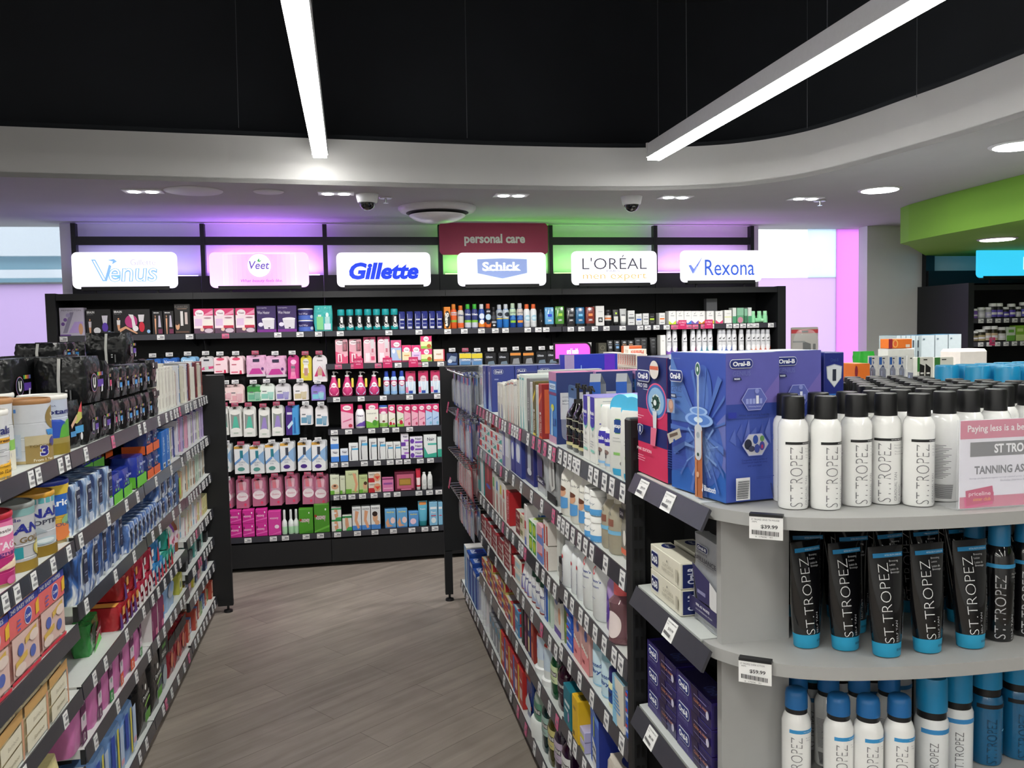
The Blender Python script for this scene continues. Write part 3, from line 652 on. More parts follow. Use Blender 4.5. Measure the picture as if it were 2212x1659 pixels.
# ---------------------------------------------------------------- vitamin wall unit beyond
r = empty('vitamin_shelving_unit', (5.3, 6.0, 0)); VX0, VX1, VY = 4.66, 6.3, 5.69
b = MB(); b.box(VX0, VX0 + .05, VY - .01, 6.27, 0, 1.9, M('#1d1f22', .45, name='black_laminate', noise=.05)); obj('side_panel', b, r)
b = MB(); b.box(VX0 + .05, VX1, 6.2, 6.22, 0, 2.03, BLACK2); obj('back_panel', b, r)
b = MB(); b.box(VX0 + .04, VX0 + .12, 6.22, 6.27, 0, 2.3, BLACK); obj('upright', b, r)
b = MB(); b.box(VX0 + .051, VX1, VY, VY + .02, 1.845, 1.897, BLACK); b.box(VX0 + .051, VX1, VY, 6.2, 1.885, 1.897, BLACK); obj('header', b, r)
VS = {}
for z in (1.628, 1.447, 1.22):
    b = MB(); b.box(VX0 + .05, VX1, VY + .006, 6.2, z - .025, z - .001, SHELFB); so = obj('shelf', b, r)
    b = MB(); b.box(VX0 + .055, VX1, VY, VY + .006, z - .037, z, STRIP); obj('ticket_strip', b, so)
    for i in range(11): ticket(so, TK[('w', 2)], VX0 + .12 + i * .075, VY - .0015, z - .036, 0)
    if z == 1.447: ticket(so, TK[('k', 1)], VX0 + .22, VY - .004, z - .03, 0)
tag(r, 'tall black shelving unit of vitamin jars under the cyan sign', 'shelving')
brand_sign(4.82, 5.55, 1.945, 2.18, 5.78, E('#38c4ee', .95), [('t', 'BL', .66, .47, .2, .42, E('#e9fbff', 1.1), 0, .02)], 'cyan lit sign with white serif capitals')
# magenta blade sign over the toothbrush boxes
r = empty('section_sign', (1.07, 4.02, 1.4)); x0, x1, z0, z1, y = .988, 1.162, 1.462, 1.533, 4.0
o_ = [(x0, z0), (x1, z0), (x1, z1 - .03)] + [(x1 - .024 + .024 * math.cos(a * PI / 12), z1 - .03 + .03 * math.sin(a * PI / 12)) for a in range(1, 7)] + [(x0, z1)]
b = MB(); b.prism(o_, y, y + .005, E('#ff4fc8', 1.1)); obj('panel', b, r)
b = MB(); b.prism([(x + (.010 if x > x0 + .01 else 0), z + .006 if z > z0 + .01 else z) for x, z in o_], y + .006, y + .05, BLACK); b.box(x0, x1 + .014, y - .004, y + .055, z0 - .012, z0, BLACK); obj('housing', b, r)
b = MB(); b.box(x1 - .03, x1 - .012, y + .02, y + .035, 1.25, z0 - .012, BLACK); obj('post', b, r)
b = MB(); b.art([('t', 'oral health', .49, .5, .34, .4, E('#fff2ff', 1.2), 0, .02)], lambda u, v, e: (x0 + u * (x1 - x0), y - e * 2, z0 + v * (z1 - z0))); obj('lettering', b, r)
tag(r, 'magenta lit section sign on a black post above the white medicine cartons', 'sign')
# ================================================================ goods: how they are shaped and set out
_R = (right, down, fwd)                         # lens axes in room coordinates
def _c(i, x, y, z): return _R[i].x * x + _R[i].y * y + _R[i].z * (z - EYE)
def solve(px, py, axis, x=0, y=0, z=0):
    """the missing room coordinate of a point measured on the photograph's shelf lines"""
    k, q = (px - PW / 2, 0) if px is not None else (py - PH / 2, 1)
    p = [x, y, z - EYE]; p[axis] = 0
    A = k * (_R[2].x * p[0] + _R[2].y * p[1] + _R[2].z * p[2]) - FPX * (_R[q].x * p[0] + _R[q].y * p[1] + _R[q].z * p[2])
    B = k * _R[2][axis] - FPX * _R[q][axis]
    v = -A / B
    return v + EYE if axis == 2 else v

def proto(name, desc, cat, mb, kids=()):
    return dict(name=name, desc=desc, cat=cat, me=mb.mesh(name), kids=[(n_, b.mesh(n_)) for n_, b in kids])
INST = []
def put(p, x, y, z, rz=0, where='', axis='x', tier=0, row=0, tilt=0, roll=0):
    o = bpy.data.objects.new(p['name'], p['me']); C.objects.link(o); o.location = (x, y, z + .0006 * (tier + 1)); o.rotation_euler = (tilt, roll, rz)
    for n_, me in p['kids']:
        k = bpy.data.objects.new(n_, me); C.objects.link(k); k.parent = o
    INST.append((o, p['desc'], p['cat'], where, axis, x if axis == 'x' else y, tier, row))
    return o
def label_all():
    sets = {}
    for i in INST: sets.setdefault((i[1], i[3]), []).append(i)
    for (desc, where), L in sets.items():
        tiers = sorted({i[6] for i in L}); rows = sorted({i[7] for i in L}); ax = L[0][4]
        end = {'x': 'from left', 'y': 'from near end', 'h': 'from left'}[ax]
        for t in tiers:
            for r_ in rows:
                S = sorted([i for i in L if i[6] == t and i[7] == r_], key=lambda i: i[5])
                for k, i in enumerate(S):
                    q = [desc]
                    if len(S) > 1: q.append(ORD[k] + ' ' + end)
                    if len(tiers) > 1: q.append(('bottom' if t == tiers[0] else 'top' if t == tiers[-1] else ORD[tiers.index(t)]) + ' tier')
                    if len(rows) > 1: q.append('front row' if r_ == rows[0] else ORD[rows.index(r_)] + ' row')
                    q.append(where)
                    tag(i[0], ', '.join(q), i[2], (L[0][0].name.split('.')[0].replace('_', ' ') + 's, ' + desc + ', ' + where) if len(L) > 1 else None)
def back(z, spans, yt, mk, where, d=.07, stack=1, rows=1, sb=.012, jit=.004):
    y = YF + sb; xs = [(solve(a, None, 0, y=y, z=z), solve(b, None, 0, y=y, z=z)) for a, b in spans]
    x0, x1 = xs[0]; h = solve(None, yt, 2, x=(x0 + x1) / 2, y=y) - z; w_ = x1 - x0
    p = mk(w_ * .965, d, h / stack)
    for a, b in xs:
        for r_ in range(rows):
            for s in range(stack):
                put(p, (a + b) / 2, y + d / 2 + r_ * (d + .006) + random.uniform(0, jit), z + s * h / stack, random.uniform(-.014, .014) if jit else 0, where, 'x', s, r_)
    return p
def pts(cs, w_): return [(c - w_ / 2, c + w_ / 2) for c in cs]
def side(s, k, t, spans, yt, mk, where, d=.1, stack=1, rows=1, sb=.014, jit=.003, turn=.012):
    """along a gondola: spans run (far pixel, near pixel) of the front face; yt is the top of its near edge"""
    xl, sg = {'L': (-.80, 1), 'R': (.60, -1), 'M': (1.62, -1)}[s]; X = xl - sg * sb; rz = PI / 2 * sg
    ys = [sorted((solve(a, None, 1, x=X, z=t), solve(b, None, 1, x=X, z=t))) for a, b in spans]
    y0, y1 = ys[0]; h = solve(None, yt, 2, x=X, y=y0) - t; w_ = y1 - y0
    p = mk(w_ * .97, d, h / stack)
    for a, b in ys:
        for r_ in range(rows):
            for q in range(stack):
                put(p, X - sg * (d / 2 + r_ * (d + .004) + random.uniform(0, jit)), (a + b) / 2, t + q * h / stack, rz + random.uniform(-turn, turn), where, 'y', q, r_)
    return p
# ---- shapes
def carton(name, desc, cat, col, F=(), T=(), R=(), L=(), K=(), c=.0015):
    def mk(w_, d, h):
        b = MB(); b.cbox(-w_ / 2, w_ / 2, -d / 2, d / 2, 0, h, col, min(c, w_ / 12))
        for f, a in (('F', F), ('T', T), ('R', R), ('L', L), ('B', K)):
            if a: b.art(a, BS(w_, d, h, f))
        return proto(name, desc, cat, b)
    return mk
def prof(pp, h, a, b=None): b = a if b is None else b; return [(z * h, q * a, q * b) for z, q in pp]
def vessel(name, desc, cat, col, cap, F=(), shape='can', capf=.25, p=2, db=1, n=20, capname='cap', K=(), capcol2=None, nu=20):
    """a body with printing and a cap; shape picks the outline"""
    def mk(w_, d, h):
        a = w_ / 2; bb = min(a * db, d / 2) if db != 1 else a; hb = h * (1 - capf)
        sh = {'can': [(0, .93), (.012, 1), (.95, 1), (.99, .93), (1, .9)], 'spray': [(0, .9), (.02, 1), (.86, 1), (.93, .9), (.98, .74), (1, .62)],
              'bottle': [(0, .9), (.03, 1), (.7, 1), (.82, .88), (.92, .55), (1, .42)], 'round': [(0, .88), (.05, 1), (.5, 1.0), (.8, .93), (.93, .7), (1, .5)],
              'tear': [(0, .8), (.06, .97), (.3, 1), (.55, .86), (.8, .55), (1, .36)], 'talc': [(0, .95), (.02, 1), (.8, 1), (.92, .9), (.98, .68), (1, .66)],
              'deo': [(0, .92), (.02, 1), (.74, 1), (.88, .93), (1, .84)], 'jar': [(0, .94), (.03, 1), (.86, 1), (.95, .84), (1, .82)], 'cone': [(0, .9), (.04, 1), (.35, .95), (1, .42)], 'oil': [(0, .9), (.03, 1), (.3, .95), (.5, .8), (.62, .9), (.86, .97), (.97, .62), (1, .58)]}[shape]
        top = sh[-1][1]; P = prof(sh, hb, a, bb); b = MB(); b.loft(P, col, n, p)
        if F: b.art(F, LS(P, p), nu)
        if K: b.art(K, LS(P, p, True), nu)
        q = MB(); hc = h * capf
        cr = {'can': .97, 'spray': .66, 'bottle': .48, 'round': .52, 'tear': .42, 'talc': .72, 'jar': .98, 'deo': .82, 'cone': .44, 'oil': .62}[shape]
        ca = a * cr; cb = bb * cr
        q.loft([(hb, ca * .97, cb * .97), (hb + hc * .04, ca, cb), (h - hc * .16, ca * .97, cb * .97), (h - hc * .04, ca * .9, cb * .9), (h, ca * .78, cb * .78)], cap, n, p)
        return proto(name, desc, cat, b, [(capname, q)])
    return mk
def pump(name, desc, cat, col, head, F=(), shape='round', p=2, capf=.24, spout=1, extra=None):
    base = vessel(name, desc, cat, col, head, F, shape, capf, p)
    def mk(w_, d, h):
        pr = base(w_, d, h); q = MB(); hb = h * (1 - capf); a = w_ / 2
        q.loft([(hb, a * .42, a * .42), (hb + h * .06, a * .4, a * .4)], head, 14); q.loft([(hb + h * .06, a * .14, a * .14), (h * .95, a * .14, a * .14)], head, 10)
        q.loft([(h * .93, a * .26, a * .26), (h, a * .22, a * .22)], head, 12); q.tube([(0, 0, h * .965), (a * .55 * spout, -a * .1, h * .97), (a * .85 * spout, -a * .12, h * .93)], a * .1, head)
        pr['kids'] = [('pump_head', q.mesh('pump_head'))]
        if extra: pr['kids'].append((extra[0], extra[1](w_, d, h).mesh(extra[0])))
        return pr
    return mk
def tube(name, desc, cat, col, cap, F=(), capf=.14, flat=.86, n=20):
    def mk(w_, d, h):
        a = w_ / 2; bb = d / 2; hc = h * capf; k = h - hc
        P = [(hc, a * flat * .97, bb * .97), (hc + k * .03, a * flat, bb), (hc + k * .35, a * .93, bb * .82), (hc + k * .7, a * .97, bb * .45), (hc + k * .95, a, .0022), (h, a, .0018)]
        b = MB(); b.loft(P, col, n)
        if F: b.art(F, FL(P), 6)
        q = MB(); q.loft([(0, a * flat * .86, bb * .9), (hc * .05, a * flat * .9, bb * .95), (hc, a * flat * .96, bb * .99)], cap, n)
        q.art([('r', .56, .45, .86, .62, M('#1b6f90', .5))], LS([(0, a * flat * .9, bb * .95), (hc, a * flat * .96, bb * .99)]), 4) if cap == TEALC else None
        return proto(name, desc, cat, b, [('cap', q)])
    return mk
TEALC = '#2a9cc6'
def FL(P):                                      # printing on a nearly flat soft front
    z0, z1 = P[0][0], P[-1][0]
    def S(u, v, e):
        h = z0 + v * (z1 - z0); a, b = P[-1][1:]
        for (ha, aa, ba), (hb, ab, bb) in zip(P, P[1:]):
            if ha <= h <= hb and hb > ha: t = (h - ha) / (hb - ha); a, b = aa + (ab - aa) * t, ba + (bb - ba) * t; break
        x = (u - .5) * 2 * a * .97; return (x, -b * math.sqrt(max(.0, 1 - (x / a) ** 2)) - e * 1.5, h)
    return S
def soft(name, desc, cat, col, F=(), R=(), L=(), T=(), gloss=.25, fin=True, bump=.5, wrap=None):
    """a puffy film-wrapped pack with a crimped top"""
    m_ = M(col, gloss, bump=bump, scale=28, noise=.06) if isinstance(col, str) else col
    def mk(w_, d, h):
        b = MB(); n = 24; rnd = random.Random(int(w_ * 1e4 + h * 1e5)); V = []; k = 7; p = 6
        for j in range(k):
            v = j / (k - 1); q = 1 - .07 * abs(2 * v - 1) ** 4
            for i in range(n):
                t = 2 * PI * i / n + PI / n; c, s_ = math.sin(t), math.cos(t)
                V.append((w_ / 2 * q * math.copysign(abs(c) ** (2 / p), c) + rnd.uniform(-.003, .003), -d / 2 * q * math.copysign(abs(s_) ** (2 / p), s_) + rnd.uniform(-.003, .003), v * h * .96 + (rnd.uniform(-.004, .004) if 0 < j < k - 1 else 0)))
        fs = [(r * n + i, r * n + (i + 1) % n, (r + 1) * n + (i + 1) % n, (r + 1) * n + i) for r in range(k - 1) for i in range(n)] + [tuple(range(n - 1, -1, -1)), tuple(range((k - 1) * n, k * n))]
        b.add(V, fs, m_, True)
        e0 = .004
        for f, a in (('F', F), ('R', R), ('L', L), ('T', T)):
            if a:
                S0 = BS(w_ * .99, d * .99, h * .97, f)
                b.art(a, lambda u, v, e, S0=S0: S0(u, v, e + e0 * (1 if f != 'T' else .3)))
        kids = []
        if fin:
            q = MB(); q.box(-w_ * .47, w_ * .47, -.003, .003, h * .95, h, m_); kids.append(('crimped_seal', q))
        return proto(name, desc, cat, b, kids)
    return mk
def hanger(name, desc, cat, col, F=(), bubble=None, round_=.5, thick=.004, tilt=0):
    """a peg-hook pack: a card with a rounded top and a slot, bubble = (u, v, width, height, depth, material)"""
    def mk(w_, d, h):
        b = MB(); r = w_ * round_ * .5; o = [(-w_ / 2, 0), (w_ / 2, 0)]
        o += [(w_ / 2 - r + r * math.cos(a * PI / 10), h - r + r * math.sin(a * PI / 10)) for a in range(6)] + [(-w_ / 2 + r - r * math.sin(a * PI / 10), h - r + r * math.cos(a * PI / 10)) for a in range(6)]
        t = d if bubble is None else thick
        b.prism(o, -t / 2, t / 2, col)
        b.art(list(F) + [('r', .38, .93, .62, .955, '#0c0c0e')], BS(w_, t, h)); kids = []
        if bubble:
            u, v, bw, bh, bd, bm = bubble; q = MB(); W2, H2 = bw * w_ / 2, bh * h / 2; cx, cz = (u - .5) * w_, v * h; n = 20; V = []
            for (s_, yy) in ((1, 0), (.97, bd * .6), (.86, bd * .92), (.6, bd)):
                for i in range(n):
                    a = 2 * PI * i / n; c, s2 = math.cos(a), math.sin(a)
                    V.append((cx + W2 * s_ * math.copysign(abs(c) ** .6, c), -t / 2 - .0006 - yy, cz + H2 * s_ * math.copysign(abs(s2) ** .6, s2)))
            q.add(V, [(r2 * n + i, r2 * n + (i + 1) % n, (r2 + 1) * n + (i + 1) % n, (r2 + 1) * n + i) for r2 in range(3) for i in range(n)] + [tuple(range(3 * n, 4 * n))], bm, True)
            kids.append(('blister', q))
        return proto(name, desc, cat, b, kids)
    return mk
def hookrow(y, items, where, z_rel=0):
    """items: (pixel x, ticket pixel y, pink, width px, height px, maker, copies)"""
    for px, py, pk, wp, hp, mk, n_ in items:
        x, z = back_hook(px, py, pk); k = 1 / FPX * (x * .188 + 5.9 * .98)
        w_, h = wp * k * .9, hp * k; d = .02; p = mk(w_, d, h)
        for i in range(n_):
            put(p, x + i * .003, 5.925 + i * .0265, z - h * .94 + .004, random.uniform(-.03, .03), where, 'h', 0, i, random.uniform(-.02, .02), random.uniform(-.02, .02))
# ================================================================ goods on the back wall
WT, NV, PKc, RD = '#ececea', '#1f2a66', '#e0528c', '#b3202c'
CLR, MILK = film('clear'), film('milky')
t1, t2, t3, t4, t5, t6, t7 = 'back top shelf', 'back second shelf', 'back third shelf', 'back fourth shelf', 'back fifth shelf', 'back sixth shelf', 'back bottom shelf'
def lady(u, v, s, skin='#d8a07c', cl='#d9cfd6'):     # a printed standing figure
    return [('e', u, v + .36 * s, .05 * s, .06 * s, '#5a3426'), ('e', u, v + .34 * s, .035 * s, .05 * s, skin), ('p', [(u - .08 * s, v + .26 * s), (u + .08 * s, v + .26 * s), (u + .06 * s, v - .05 * s), (u - .07 * s, v - .05 * s)], cl),
            ('p', [(u - .07 * s, v - .05 * s), (u + .06 * s, v - .05 * s), (u + .04 * s, v - .42 * s), (u - .03 * s, v - .42 * s)], skin)]
z = 1.628
back(z, [(129, 184)], 665, carton('shaver_box', 'lilac-grey shaver carton with purple wand picture', 'box', '#c3bcd0', [('t', 'REMINGTON', .5, .91, .78, .06, '#5a5560'), ('p', [(.12, .1), (.3, .1), (.6, .84), (.44, .84)], '#8d86a0'), ('e', .14, .42, .075, .065, '#6d4796'), ('e', .24, .57, .075, .065, '#7a55a2'), ('e', .36, .73, .09, .075, '#a79bc4'), ('p', [(.35, .1), (.62, .5), (.95, .5), (.95, .1)], '#b99fda'), ('e', .86, .24, .09, .2, '#d6a27c'), ('r', 0, 0, .45, .05, '#7a55a2')]), t1)
BR = [('t', 'BRAUN', .2, .88, .3, .09, '#e8e8e8', 0, .03), ('t', 'Silk-epil 5', .17, .79, .25, .035, '#a9a9ad')]
back(z, [(186, 242)], 668, carton('shaver_box', 'black shaver carton with purple shaver window', 'box', '#1c1b1e', BR + lady(.16, .34, .72) + [('e', .75, .48, .17, .36, '#0a0a0b'), ('p', [(.64, .75), (.88, .75), (.84, .45), (.68, .45)], '#d6d2dc'), ('e', .76, .3, .12, .18, '#5b3aa8'), ('e', .44, .18, .14, .12, '#d9d9dc'), ('e', .92, .1, .07, .06, '#8fb8e0')]), t1)
back(z, [(244, 327)], 668, carton('shaver_box', 'wide black shaver carton with red shaver window', 'box', '#1c1b1e', [('t', 'BRAUN', .14, .9, .21, .09, '#e8e8e8', 0, .03), ('t', 'Silk-epil 5', .13, .81, .18, .035, '#a9a9ad'), ('e', .49, .52, .17, .25, '#b93a7c'), ('p', [(.42, .8), (.55, .78), (.62, .25), (.52, .22), (.5, .6)], '#e6e2e4'), ('e', .6, .24, .075, .11, '#ece8ea'), ('e', .76, .5, .11, .36, '#0a0a0b'), ('p', [(.68, .78), (.85, .78), (.82, .5), (.7, .5)], '#d8d4d8'), ('e', .77, .3, .075, .2, '#c8283c'), ('e', .95, .12, .045, .07, '#8fb8e0')]
    + lady(.15, .42, .6, cl='#e2dede') + [('p', [(.16, .22), (.34, .34), (.66, .05), (.62, .03), (.34, .24), (.18, .1)], '#d8a07c')]), t1)
back(z, [(330, 353), (354, 377)], 672, carton('trimmer_box', 'slim black trimmer carton with figure picture', 'box', '#1a191c', [('t', 'BRAUN', .4, .92, .5, .05, '#e8e8e8', 0, .03)] + lady(.3, .42, 1.0, cl='#d8a07c') + [('p', [(.62, .8), (.76, .8), (.84, .3), (.56, .3)], '#bdb6c8'), ('r', .55, .02, .95, .22, '#6d2b4c')]), t1)
back(z, [(378, 413)], 657, carton('trimmer_box', 'dark carton with two white wands printed', 'box', '#1d1b1b', [('t', 'FLAWLESS', .45, .9, .84, .08, '#77706c'), ('r', .2, .83, .8, .85, '#8d6f5c'), ('r', .38, .27, .55, .76, '#d9d5d2'), ('r', .66, .32, .83, .72, '#c9b9b4'), ('e', .18, .26, .13, .13, '#cf9c78'), ('e', .16, .36, .12, .07, '#2f211c'), ('r', .04, .03, .9, .09, '#5c4438')]), t1)
def veet(c1, c2, c3='#f3dfe6'):
    return [('r', 0, .72, 1, 1, '#d93a72'), ('p', [(.45, .72), (1, .78), (1, .95)], '#f09cb9'), ('e', .3, .81, .23, .14, '#f6eef0'), ('t', 'Veet', .3, .81, .32, .09, '#8d5f74', 0, .02), ('r', 0, 0, 1, .72, c3), ('r', .05, .3, .42, .58, c1), ('r', 0, 0, 1, .2, c2)]
back(z, [(419, 462), (464, 507), (509, 552)], 667, carton('wax_kit_box', 'pink warm wax carton with white tub picture', 'box', '#efd9e2', veet('#dfbfe0', '#5d4058') + [('p', [(.46, .3), (.98, .3), (.98, .55), (.5, .55)], '#efe8e0'), ('r', .46, .2, .98, .31, '#c02c48'), ('e', .76, .1, .22, .09, '#cdbcc8'), ('e', .42, .15, .1, .07, '#e9c9b4'), ('e', .72, .62, .2, .03, '#a4828a')]), t1)
back(z, [(555, 598), (600, 642)], 661, carton('wax_heater_box', 'deep purple wax heater carton', 'box', '#3d2a63', [('t', 'naturopathy', .28, .92, .5, .06, '#cfc4e0'), ('t', 'Wax Heater', .36, .75, .64, .11, '#e8e2f0'), ('r', 0, 0, 1, .1, '#7a2a8c'), ('p', [(.26, .5), (.92, .5), (.88, .12), (.38, .12)], '#d9d5dc'), ('e', .6, .5, .34, .05, '#eceaee'), ('e', .2, .29, .13, .08, '#e6dff0'), ('r', .58, .13, .68, .18, '#2a2440')]), t1)
for k, yt, zz in ((0, 696, z), (1, 670, z + .078)):
    tub = vessel('wax_tub', 'white-lidded navy and blue wax tub', 'tub', '#4f6cc4', '#e8e6ea', [('r', 0, .45, 1, .95, '#2f2660'), ('t', 'Hard Wax', .4, .6, .4, .2, '#d8d4f0'), ('e', .8, .3, .09, .17, '#d9def4')], 'can', .12, capname='lid')
    y = YF + .06; xc = solve(661, None, 0, y=y, z=z); put(tub(.105, .105, .078), xc, y, zz, 0, t1, 'x', k)
back(z, [(678, 720)], 660, soft('gift_bag', 'teal clear-wrapped gift pouch', 'bag', '#46b8b4', [('r', .15, .05, .5, .58, '#7fd08e'), ('r', .22, .58, .4, .66, '#cfe9df'), ('r', .55, .05, .9, .3, '#cfe0ee'), ('r', .6, .3, .85, .58, '#a9d8d4'), ('e', .72, .65, .08, .09, '#dff2ee')], gloss=.12), t1)
GEL = vessel('shave_gel_can', 'teal and black shave gel can', 'can', '#14181b', '#1fa3a8', [('r', 0, 0, 1, .26, '#1f9a9c'), ('t', 'Gillette', .52, .54, .28, .72, '#f2f2f2', 90, .05), ('p', [(.66, .2), (.8, .2), (.78, .32), (.73, .44), (.68, .32)], '#f0f0f0')], 'can', .29)
back(z, pts([737.4, 756.6, 776, 795.7, 814.6, 834, 853], 17.4), 668.5, GEL, t1, d=.055)
back(z, pts([869, 886, 903, 918, 934, 950], 13.4), 673, soft('bottle_twin_pack', 'navy bottle pack in clear wrap', 'pack', '#2d3580', [('r', .2, .52, .85, .6, '#c9cbd6'), ('r', .2, .05, .8, .16, '#c9cbd6'), ('t', 'NIVEA', .5, .34, .6, .06, '#b9c0e8', 0, .02), ('r', .08, .05, .14, .9, '#c8cce6')], gloss=.1), t1, d=.045)
back(z, [(960, 974)], 663, carton('shave_cream_box', 'tall orange shave cream carton', 'box', '#e5872a', [('e', .5, .42, .5, .4, '#1b1614'), ('t', 'Shave', .45, .42, .6, .62, '#f2eee6', -90, .04)]), t1)
def spray(desc, body, cap, F, **k): return vessel('shave_gel_can', desc, 'can', body, cap, F, 'spray', k.pop('capf', .2), capname='cap')
GT = ('t', 'Gillette', .5, .56, .66, .1, '#eef0f4', 0, .03)
CANS = [([981.6], 657, spray('orange-bodied gel can with orange cap', '#e2622e', '#d9822f', [('r', 0, .32, 1, .43, '#79b53c'), ('r', 0, .68, 1, .84, '#c9ced2'), ('t', 'Gillette', .5, .76, .66, .09, '#d9532c', 0, .03)])),
        ([996.5], 660, spray('silver and orange gel can', '#c9c6c0', '#d9702c', [('r', 0, 0, 1, .3, '#e2622e'), ('t', 'Gillette', .5, .72, .66, .1, '#2b3a74', 0, .03)])),
        ([1012, 1027], 657, spray('navy gel can with green cap', '#39427e', '#3fae3a', [('r', 0, 0, 1, .3, '#c3c6d0'), ('r', 0, .3, 1, .42, '#7ec13e'), ('t', 'Gillette', .5, .72, .7, .1, '#eef0f4', 0, .03)])),
        ([1042], 657, spray('blue and orange gel can, silver cap', '#2c4c9c', '#cfd2d6', [('r', 0, 0, 1, .28, '#e88a2e'), ('e', .5, .62, .3, .15, '#dfe8f4'), ('e', .5, .32, .24, .12, '#f0f2f4')])),
        ([1056], 656, spray('black gel can with orange base', '#1b1f2c', '#c9552c', [('r', 0, 0, 1, .3, '#d9682c'), ('e', .5, .56, .32, .15, '#bcd8ea'), ('e', .5, .28, .25, .1, '#1b1f2c'), ('t', 'AXE', .5, .85, .4, .08, '#e8e8ea', 0, .03)])),
        ([1068], 663, spray('slim black deodorant can', '#17181d', '#101114', [('e', .5, .62, .3, .12, '#3a3c46'), ('r', .25, .28, .75, .4, '#9aa0aa'), ('e', .5, .15, .14, .05, '#d8d8dc')])),
        ([1080.5], 658, spray('silver and blue slim gel can', '#2c6fc0', '#b9bec6', [('r', 0, .55, 1, 1, '#a9b2bc'), ('e', .55, .72, .28, .1, '#1d2230'), ('r', 0, .46, 1, .52, '#d8c04a')])),
        ([1094.5], 657, spray('silver gel can with navy disc', '#2f7ccc', '#c4c9d0', [('r', 0, .5, 1, 1, '#b6c1cc'), ('e', .62, .7, .28, .12, '#1f2836'), ('r', .1, .46, .9, .5, '#d8c04a')])),
        ([1109.5], 655, spray('pale green and navy gel can', '#1f4a9c', '#b7cdb4', [('r', 0, .62, 1, 1, '#b9d3b4'), ('p', [(.1, .4), (.9, .4), (.5, .66)], '#3f7fc0'), ('r', .2, .24, .8, .36, '#8ac43c'), ('t', 'XAZII', .5, .76, .6, .07, '#333d50', 0, .02)])),
        ([1125], 655, spray('pale grey and navy gel can', '#2c55a8', '#c2c6ca', [('r', 0, .62, 1, 1, '#cdc5bd'), ('p', [(.1, .4), (.9, .4), (.5, .66)], '#4a78b8'), ('r', .2, .24, .8, .36, '#e8953c'), ('t', 'XAZII', .5, .76, .6, .07, '#333d50', 0, .02)])),
        ([1140, 1154.4], 657, spray('white gel can with orange cap', '#e3e6e8', '#e0642f', [('e', .55, .5, .32, .16, '#9fc9dc'), ('r', .3, .42, .85, .56, '#cfe2ea'), ('r', 0, .215, 1, .235, '#b9bec4')]))]
for cs, yt, mk in CANS: back(z, pts(cs, 14), yt, mk, t1, d=.052)
back(z, [(1164, 1176)], 668, vessel('shower_gel_bottle', 'plain black rounded bottle', 'bottle', '#141417', '#101013', [('t', 'J', .5, .4, .1, .12, '#b9b9bd')], 'bottle', .16), t1, d=.05)
for c, yt, col, tc, l2 in [(1187.6, 664, '#5f9fd0', '#24c', 'bright blue'), (1210, 662, '#4c8a35', '#a8d84a', 'green'), (1233.8, 664, '#1d1c22', '#777', 'black'), (1254, 664, '#1f5d8a', '#7fc4ea', 'dark blue'), (1275.5, 663, '#7c3026', '#e88a4c', 'russet')]:
    def mk(w_, d, h, col=col, tc=tc, l2=l2):
        b = MB(); b.loft([(h * .13, w_ * .49, d * .45), (h * .2, w_ * .5, d * .5), (h * .96, w_ * .5, d * .5), (h, w_ * .46, d * .4)], M(col, .2, coat=.5), 20, 5)
        b.art([('t', "L'OREAL", .5, .9, .6, .05, '#d9dce0'), ('t', 'MEN EXPERT', .5, .8, .5, .035, '#b9bec6'), ('r', .3, .45, .75, .6, tc), ('t', '24H', .5, .22, .4, .12, '#e8e8ea', 0, .03)], lambda u, v, e: ((u - .5) * w_, -d / 2 - e - .001, h * (.13 + .87 * v)))
        q = MB(); q.loft([(0, w_ * .47, d * .46), (h * .13, w_ * .47, d * .46)], '#121214', 20, 5)
        return proto('shower_gel_bottle', l2 + ' upside-down shower gel bottle', 'bottle', b, [('flip_cap', q)])
    back(z, pts([c], 20), yt, mk, t1, d=.04)
back(z, [(1287, 1306)], 661, carton('moisturiser_box', 'tall white carton with black panel', 'box', '#dededc', [('r', .3, .18, .8, .42, '#1b1b1d'), ('t', '0%', .55, .3, .3, .12, '#e8e8e8', 0, .03), ('r', .3, .7, .8, .72, '#88888a')]), t1)
back(z, [(1308, 1323)], 669, vessel('moisturiser_jar', 'black jar with orange and white band', 'jar', '#17171a', '#1d1d20', [('r', 0, .4, 1, .8, '#d8d4ce'), ('r', .1, .5, .9, .62, '#e07a3c')], 'jar', .2, capname='lid'), t1, d=.05)
back(z, [(1325, 1338)], 669, tube('moisturiser_tube', 'black and grey tube with green mark', 'tube', '#3a3b3c', '#101012', [('r', .1, .1, .9, .5, '#c9cac6'), ('r', .4, .66, .7, .8, '#b8d83c')]), t1, d=.03)
back(z, [(1340, 1355)], 667, tube('moisturiser_tube', 'silver grey tube standing on its cap', 'tube', '#b4b6b6', '#8f9192', [('r', .1, .1, .9, .48, '#dcdcd8'), ('r', .2, .52, .8, .6, '#5a5c60')]), t1, d=.035)
for sp, yt, bc, l2 in [((1357, 1372), 671, '#77797c', 'pale grey carton with dark text'), ((1374, 1387), 678, '#3a68c0', 'pale carton with blue band'), ((1389, 1402), 677, '#8a8c90', 'pale carton with grey band'), ((1403, 1415), 677, '#b6d640', 'black carton with lime band'), ((1424, 1437), 676, '#e08448', 'pale carton with orange band')]:
    back(z, [sp], yt, carton('moisturiser_box', l2, 'box', '#1d1d1f' if 'black' in l2 else '#d9dada', [('r', .1, .42, .9, .56, bc), ('r', .2, .7, .8, .74, '#77777a'), ('r', 0, .3, 1, .315, '#9a9a9c'), ('r', .2, .15, .8, .2, '#77777a')]), t1)
